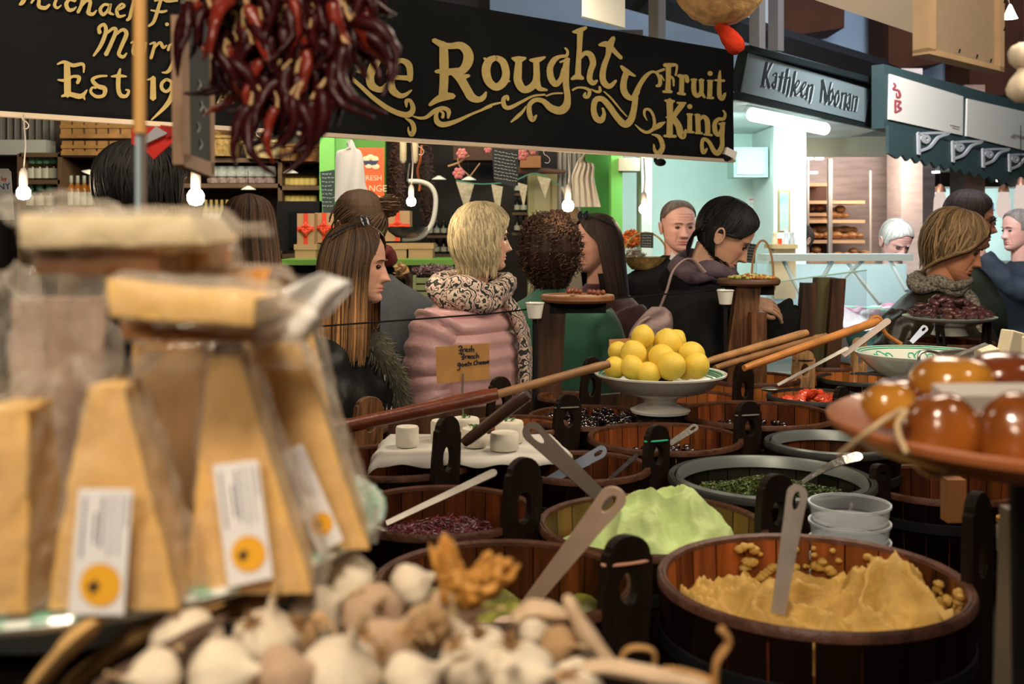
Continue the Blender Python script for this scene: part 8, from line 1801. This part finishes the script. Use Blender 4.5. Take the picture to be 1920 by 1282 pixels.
# dry leaves, husks and twine
def frond(name, label, cat, pts, D, w, m, flat=.35, seed=0):
    C = cr([(W(x, y, D+dd)) for x, y, dd in pts], 6); C = [Vector(c) for c in C]; o0 = C[0].copy(); L_ = len(C)
    rr = [w*(.25+.75*math.sin(PI*(i+.6)/L_)**.7)*(1+.25*noise.noise(Vector((i*.4, seed, 0)))) for i in range(L_)]
    o = obj(name, MB().tube([c-o0 for c in C], rr, 8, None, flat), m); o.location = o0; return tag(o, label, cat)
hb_ = mat('husk_tan', (.50, .28, .10), .7, var=.6, vs=30, stretch=(2, 2, 2), bump=.8, bs=50)
for i, (pts, D, w_, m) in enumerate((([(60, 1290, 0), (140, 1200, 0), (190, 1165, .01)], .62, .016, mat('husk_gold', (.62, .38, .14), .6, var=.4, vs=25, bump=.8, bs=50)), ([(120, 1290, 0), (260, 1190, 0), (420, 1130, .02)], .66, .016, hb_), ([(260, 1240, 0), (380, 1160, .01), (540, 1115, .03)], .70, .014, hb_), ([(180, 1285, 0), (300, 1225, 0), (420, 1160, 0)], .62, .012, mat('husk_dark', (.14, .08, .05), .7, var=.5, vs=20)), ([(380, 1150, 0), (470, 1120, 0), (560, 1090, .02)], .74, .013, husk))):
    frond('dry_leaf', ['golden dry leaf at the bottom left corner', 'tan dry leaf running under the plate from the lower left', 'tan dry leaf above the left garlic bulbs', 'dark dry leaf between the corner bulbs', 'orange dry leaf under the plate rim'][i], 'leaf', pts, D, w_, m, .4, i)
frond('blue_cloth', 'dark blue cloth strip among the garlic leaves', 'cloth', [(200, 1285, 0), (290, 1200, 0), (350, 1150, .02)], .67, .010, mat('navy_cloth', (.03, .035, .12), .8), .6)
for i, (x, y, D, h, r1, tl) in enumerate(((858, 1120, .76, .030, .011, -.25), (900, 1122, .75, .022, .016, .45), (872, 1135, .73, .018, .018, .1))):
    mb = MB()
    for lay in range(3):
        rows = []
        for q in range(13):
            f = q/12; row = []
            for j in range(40):
                a_ = 2*PI*j/40; top = 1+.75*noise.noise(Vector((math.cos(a_)*1.6, math.sin(a_)*1.6, i*5+lay)))
                rr = (.007+(r1*(1-.22*lay)-.007)*math.sin(f*1.9)**.8)*(1+.30*noise.noise(Vector((math.cos(a_)*2.5, math.sin(a_)*2.5+i, f*3+lay)))+.10*math.sin(a_*9+lay))
                row.append((rr*math.cos(a_)+tl*h*f*top, rr*math.sin(a_), h*f*max(.25, top)))
            rows.append(row)
        mb.grid(rows, True, False)
    o = obj('garlic_husk', mb, husk, None, True, 180); o.location = W(x, y, D); sd = o.modifiers.new('thick', 'SOLIDIFY'); sd.thickness = .0006
    tag(o, ['tall crumpled orange papery husk standing up from the garlic pile', 'crumpled orange-brown papery husk leaning right beside the tall one', 'low ragged brown husk in front of the two taller ones'][i], 'husk')
for i, (pts, D, w_) in enumerate((([(960, 1165, 0), (1000, 1142, 0), (1065, 1155, 0)], .74, .010), ([(1062, 1118, 0), (1100, 1190, 0), (1160, 1262, 0)], .72, .009), ([(1020, 1290, 0), (1120, 1250, 0), (1240, 1270, 0), (1330, 1285, .0)], .68, .008))):
    frond('garlic_stalk', ['curved pale stalk above the small brown bulb', 'long straight pale stalk slanting down to the right', 'pale stalk along the bottom edge'][i], 'stalk', pts, D, w_, mat('stalk_pale', (.66, .47, .30), .6, var=.3, vs=30), .7, i)
for i, pts in enumerate(([(1165, 1270, 0), (1168, 1228, 0), (1190, 1214, 0), (1225, 1222, 0), (1226, 1262, 0)], [(1215, 1285, 0), (1245, 1255, 0), (1300, 1262, 0), (1345, 1280, 0)], [(1352, 1178, .0), (1366, 1205, 0), (1345, 1240, 0), (1340, 1290, 0)])):
    C = cr([tuple(W(x, y, .72)) for x, y, d in pts], 6); o0 = Vector(C[0]); o = obj('raffia_twine', MB().tube([Vector(c)-o0 for c in C], .0035 if i < 2 else .0055, 8, None, .5), mat('twine_orange', (.48, .25, .08), .7, var=.4, vs=40)); o.location = o0
    tag(o, ['square loop of orange-brown twine at the bottom centre', 'orange-brown twine trailing right along the bottom edge', 'twisted raffia ribbon hanging in front of the yellow paste tub'][i], 'twine')
# ================================================================ glazed balls dish
DD = .92; t = thing('terracotta_dish', 'orange-brown shallow dish with glossy round amber cheeses tied with raffia', 'dish', W(2010, 800, DD)); k = DD/FPX; r = 440*k; L0 = t.location.copy()
obj('dish', MB().lathe([(.06, -.034), (r*.6, -.030), (r*.9, -.016), (r, -.002), (r*1.005, .004), (r*.985, .006), (r*.90, -.006), (r*.6, -.016), (.001, -.02)], n=100, caps=False), mat('terracotta', (.42, .13, .04), .38, var=.25, vs=8, coat=.2), t)
obj('pedestal', MB().lathe([(.045, -.40), (.05, -.034)], n=24), black_m, t)
am1 = mat('amber_ball', (.36, .105, .012), .24, col2=(.09, .022, .006), vs=13, coat=.8, sss=.1); am2 = mat('dark_amber_ball', (.20, .045, .012), .2, var=.5, vs=9, coat=.9); am3 = mat('light_amber', (.60, .26, .03), .22, col2=(.20, .06, .01), vs=13, coat=.8)
for i, (x, y, rx, ry, D, m) in enumerate(((1668, 758, 52, 44, .93, am3), (1765, 815, 76, 80, .86, am1), (1915, 818, 82, 86, .84, am1), (1785, 712, 78, 48, .98, am3), (1885, 700, 82, 42, 1.0, am2), (1695, 738, 60, 30, 1.0, am2), (1990, 800, 80, 80, .93, am1))):
    o = obj('glazed_cheese', MB().ell((0, 0, 0), (rx*D/FPX, rx*D/FPX*.9, ry*D/FPX), 36, 24, None, None, lambda d: 1+.05*noise.noise(d*1.6+Vector((i*3, 0, 0)))-.05*math.exp(-(1-d.z)*30)), m, None, True, 180); o.location = W(x, y, D)
    tag(o, ['small light amber ball at the left tip of the dish', 'large amber-brown glossy ball in front with a raffia tie', 'large amber-brown ball at the right edge in front', 'golden glossy ball behind in the middle', 'dark red-brown glossy ball behind at right', 'dark brown glossy ball behind at left', 'amber ball behind the front right one, cut off by the right edge'][i], 'cheese')
mb = MB().box((0, 0, 0), (.11, .03, .012), (.2, 0, .05)); o = obj('paper_strip', mb, mat('grey_strip', (.42, .38, .34), .6), None, False); o.location = W(1880, 742, .90); tag(o, 'grey-white strip lying across the glazed balls', 'strip')
for i, pts in enumerate(([(1575, 852, -.05), (1640, 800, -.09), (1690, 768, -.04)], [(1700, 770, -.05), (1682, 800, -.07), (1700, 850, -.09)])):
    C = cr([tuple(W(x, y, .89+dd)) for x, y, dd in pts], 8); o0 = Vector(C[0]); o = obj('raffia_tie', MB().tube([Vector(c)-o0 for c in C], .0022, 8), string_m); o.location = o0; tag(o, ['straight raffia end sticking over the dish rim to the left', 'raffia loop around the front amber ball'][i], 'raffia')
# right edge posts and bottle
post('pale beige upright post at the bottom right edge', 1925, 960, 1905, 1290, 1.15, 55, m=mat('beige_post', (.28, .22, .16), .6))
mb = MB(); bx(mb, 1776, 900, 1812, 980, 1.9, .03); o = obj('wooden_block', mb, mat('orange_block', (.30, .12, .035), .5, var=.3), None, False); tag(o, 'small orange-brown wooden board piece below the glazed dish', 'board')
t = thing('glass_jar', 'small glass jar with orange lid at right behind the dark handle', 'jar', W(1895, 985, 1.9)); obj('jar_glass', MB().lathe([(.02, -.05), (.024, -.045), (.024, 0), (.02, .005)], n=20), film('jar_glass', (.5, .45, .35), .3, .1, .9, 1, 0, .4), t); obj('lid', MB().lathe([(.022, .004), (.024, .006), (.024, .014), (.02, .016)], n=20), mat('jar_lid', (.5, .25, .05), .4), t)
# ================================================================ hanging things in front
D = .95; t = thing('brown_pole', 'round pole at left, tan above and blue-grey below', 'pole', W(262, 400, D)); k = D/FPX
obj('upper_pole', MB().tube([(0, 0, (400+60)*k), (0, 0, (400-250)*k)], 12*k, 14), mat('pole_tan', (.50, .27, .08), .5), t)
obj('lower_pole', MB().tube([(-3*k, 0, (400-250)*k), (-3*k, 0, -60*k)], 5.5*k, 12), mat('pole_blue', (.28, .36, .42), .4), t)
obj('lower_pole', MB().tube([(8*k, 0, (400-250)*k), (8*k, 0, -60*k)], 5*k, 12), mat('pole_grey', (.13, .10, .09), .4), t)
# slate hanging in a pale frame
A_ = W(330, 0, 1.28); B_ = W(392, 0, 1.52); sp = Plane(A_.xy, B_.xy); t = thing('hanging_chalkboard', 'narrow wooden framed slate board hanging edgewise beside the tan pole', 'chalkboard', sp.o); q = local_plane(sp, sp.o)
mb = MB(); quadp(mb, q, [(338, -20), (386, -20), (386, 306), (344, 292)], 0, .006); obj('slate', mb, mat('slate_face', (.02, .025, .025), .7, var=.5, vs=12), t, False)
mb = MB()
for x, y in ((362, 150), (366, 190), (360, 230), (365, 262), (372, 200)): strokes(mb, q, 0, 0, 1, [[(x, y, 1.5), (x+3, y+10, 2), (x-2, y+18, 1.5)]], .007, .001)
obj('chalk_marks', mb, mat('chalk_pale', (.35, .35, .33), .8), t, False)
fpale = mat('slate_frame', (.34, .20, .115), .6, var=.3, vs=12)
for pts in ([(327, 28), (341, 28), (345, 300), (330, 308)], [(384, 20), (392, 20), (392, 330), (385, 322)], [(330, 288), (345, 290), (392, 306), (391, 333), (334, 312)]):
    mb = MB(); quadp(mb, q, pts, -.004, .012); obj('frame_side', mb, fpale, t, False)
# red and white cloth pennant
p0 = W(290, 262, 1.9); t = thing('red_pennant', 'bright red folded pennant with a white patch behind the tan pole', 'pennant', p0)
def fl(pts, D): return [tuple(W(x, y, D)-p0) for x, y in pts]
redc = mat('bright_red', (.88, .035, .02), .5)
def slabpoly(pts, D, th): V = [W(x, y, D)-p0 for x, y in pts]; return MB().prism([(v.x, v.z) for v in V], (0, V[0].y, 0), (1, 0, 0), (0, 0, 1), (0, th, 0))
obj('red_cloth', slabpoly([(246, 238), (327, 236), (327, 263), (288, 298), (270, 280), (246, 270)], 1.9, .006), redc, t, False)
obj('red_fold', slabpoly([(300, 234), (327, 237), (327, 252), (312, 258)], 1.885, .005), mat('dark_red_cloth', (.5, .02, .015), .5), t, False)
obj('white_patch', slabpoly([(266, 262), (292, 237), (314, 250), (270, 271)], 1.88, .004), mat('lilac_white', (.62, .60, .66), .5), t, False)
# chillies: hanging bunch
chm = mat('dried_chilli', (.040, .003, .004), .38, col2=(.006, .001, .002), vs=9, spec=.28, bump=.6, bs=45); chl = mat('dried_chilli_light', (.22, .022, .010), .3, col2=(.05, .006, .005), vs=12, spec=.35, bump=.5, bs=45)
stm = mat('chilli_stem', (.42, .27, .12), .6)
def chilli_proto(seed, m):
    R = random.Random(seed); t = thing('dried_chilli', 'dried dark red chilli in the hanging bunch', 'chilli', (0, 0, 0), group='dried chillies in the hanging bunch')
    L_ = .085; b = R.uniform(.006, .02); C = cr([(0, 0, 0), (b, 0, -L_*.3), (b*.9, b*.4, -L_*.65), (-b*.3, 0, -L_)], 6); n = len(C)
    rr = [.0085*max(.12, min(1, (i+1)/3)*(1-(i/n)**2.2)) for i in range(n)]; mb = MB(); mb.tube(C, rr, 12)
    for i, v in enumerate(mb.v): v = Vector(v); mb.v[i] = tuple(v+Vector((1, 1, 0))*(.0026*noise.noise(v*130+Vector((seed, 0, 0)))+.0012*noise.noise(v*300))*(1 if 1 else 0)+Vector((1, 1, 0))*.0005*noise.noise(v*110+Vector((seed, 0, 0))))
    obj('pod', mb, m, t, True, 180); obj('stalk', MB().tube([(0, 0, -.002), (.001, 0, .012), (.006, 0, .022)], [.0032, .0018, .0014], 6), stm, t); return t
protos = [chilli_proto(i, chl if i == 3 else chm) for i in range(4)]
R = random.Random(77); CD = 1.16; used = set()
def profile(x):  # lower outline of the bunch
    return 55+125*math.exp(-((x-530)/85)**2)+45*math.exp(-((x-640)/35)**2)+20*math.exp(-((x-430)/30)**2)
cnt = 0
cands = []
for i in range(288):
    x = R.gauss(535, 72); x = min(692, max(352, x)); y = R.uniform(-70, profile(x)-20)
    if x < 415 and y > 20: y = R.uniform(-80, 20)
    D = CD+R.uniform(-.07, .07); cands.append((x, y, D, R.uniform(-.55, .55)+(x-515)/350, R.uniform(-.5, .5)))
cands += [(x, y, CD-.07, a, 0) for x, y, a in ((470, 195, .25), (492, 190, -.1), (545, 178, -.45), (600, 165, -.5), (585, 185, -.35), (630, 110, -.5), (648, 80, -.45), (660, 40, -.7), (625, 140, -.55), (425, 110, .3), (555, 190, -.1), (520, 200, .1))]
for x, y, D, ry, rx in cands:
    k_ = 3 if R.random() < .22 else R.randrange(3); loc = W(x, y, D); rot = (rx, ry, R.uniform(0, 6.28)) if y < 60 else (rx*.5, -ry, 0 if R.random() < .5 else PI); s = R.uniform(.62, 1.0)
    if k_ not in used: o = protos[k_]; o.location = loc; o.rotation_euler = rot; o.scale = (s,)*3; used.add(k_)
    else: dup(protos[k_], loc, rot=rot, scale=s)
for i in range(4):
    if i not in used: protos[i].location = W(520, 60, CD)
C = [W(520, y, CD)-W(520, 0, CD) for y in (-160, 0, 120)]; o = obj('chilli_string', MB().tube(C, .006, 8), mat('brown_twine', (.06, .03, .02), .8)); o.location = W(520, 0, CD); tag(o, 'dark central string the chillies hang from', 'string')
# garlic string at the right edge
for i, (x, y, r, rot, l) in enumerate(((1925, 108, 28, (0, .5, 0), 'upper hanging garlic bulb cut by the right edge'), (1930, 162, 34, (0, -.3, 0), 'lower hanging garlic bulb cut by the right edge'))): garlic(0, x, y, r, 1.5, gmat, rot, l)
C = [W(1926, y, 1.5)-W(1926, 0, 1.5) for y in (-80, 60, 150)]; o = obj('garlic_string', MB().tube(C, .003, 8), string_m); o.location = W(1926, 0, 1.5); tag(o, 'straw string carrying the two hanging garlic bulbs', 'string')
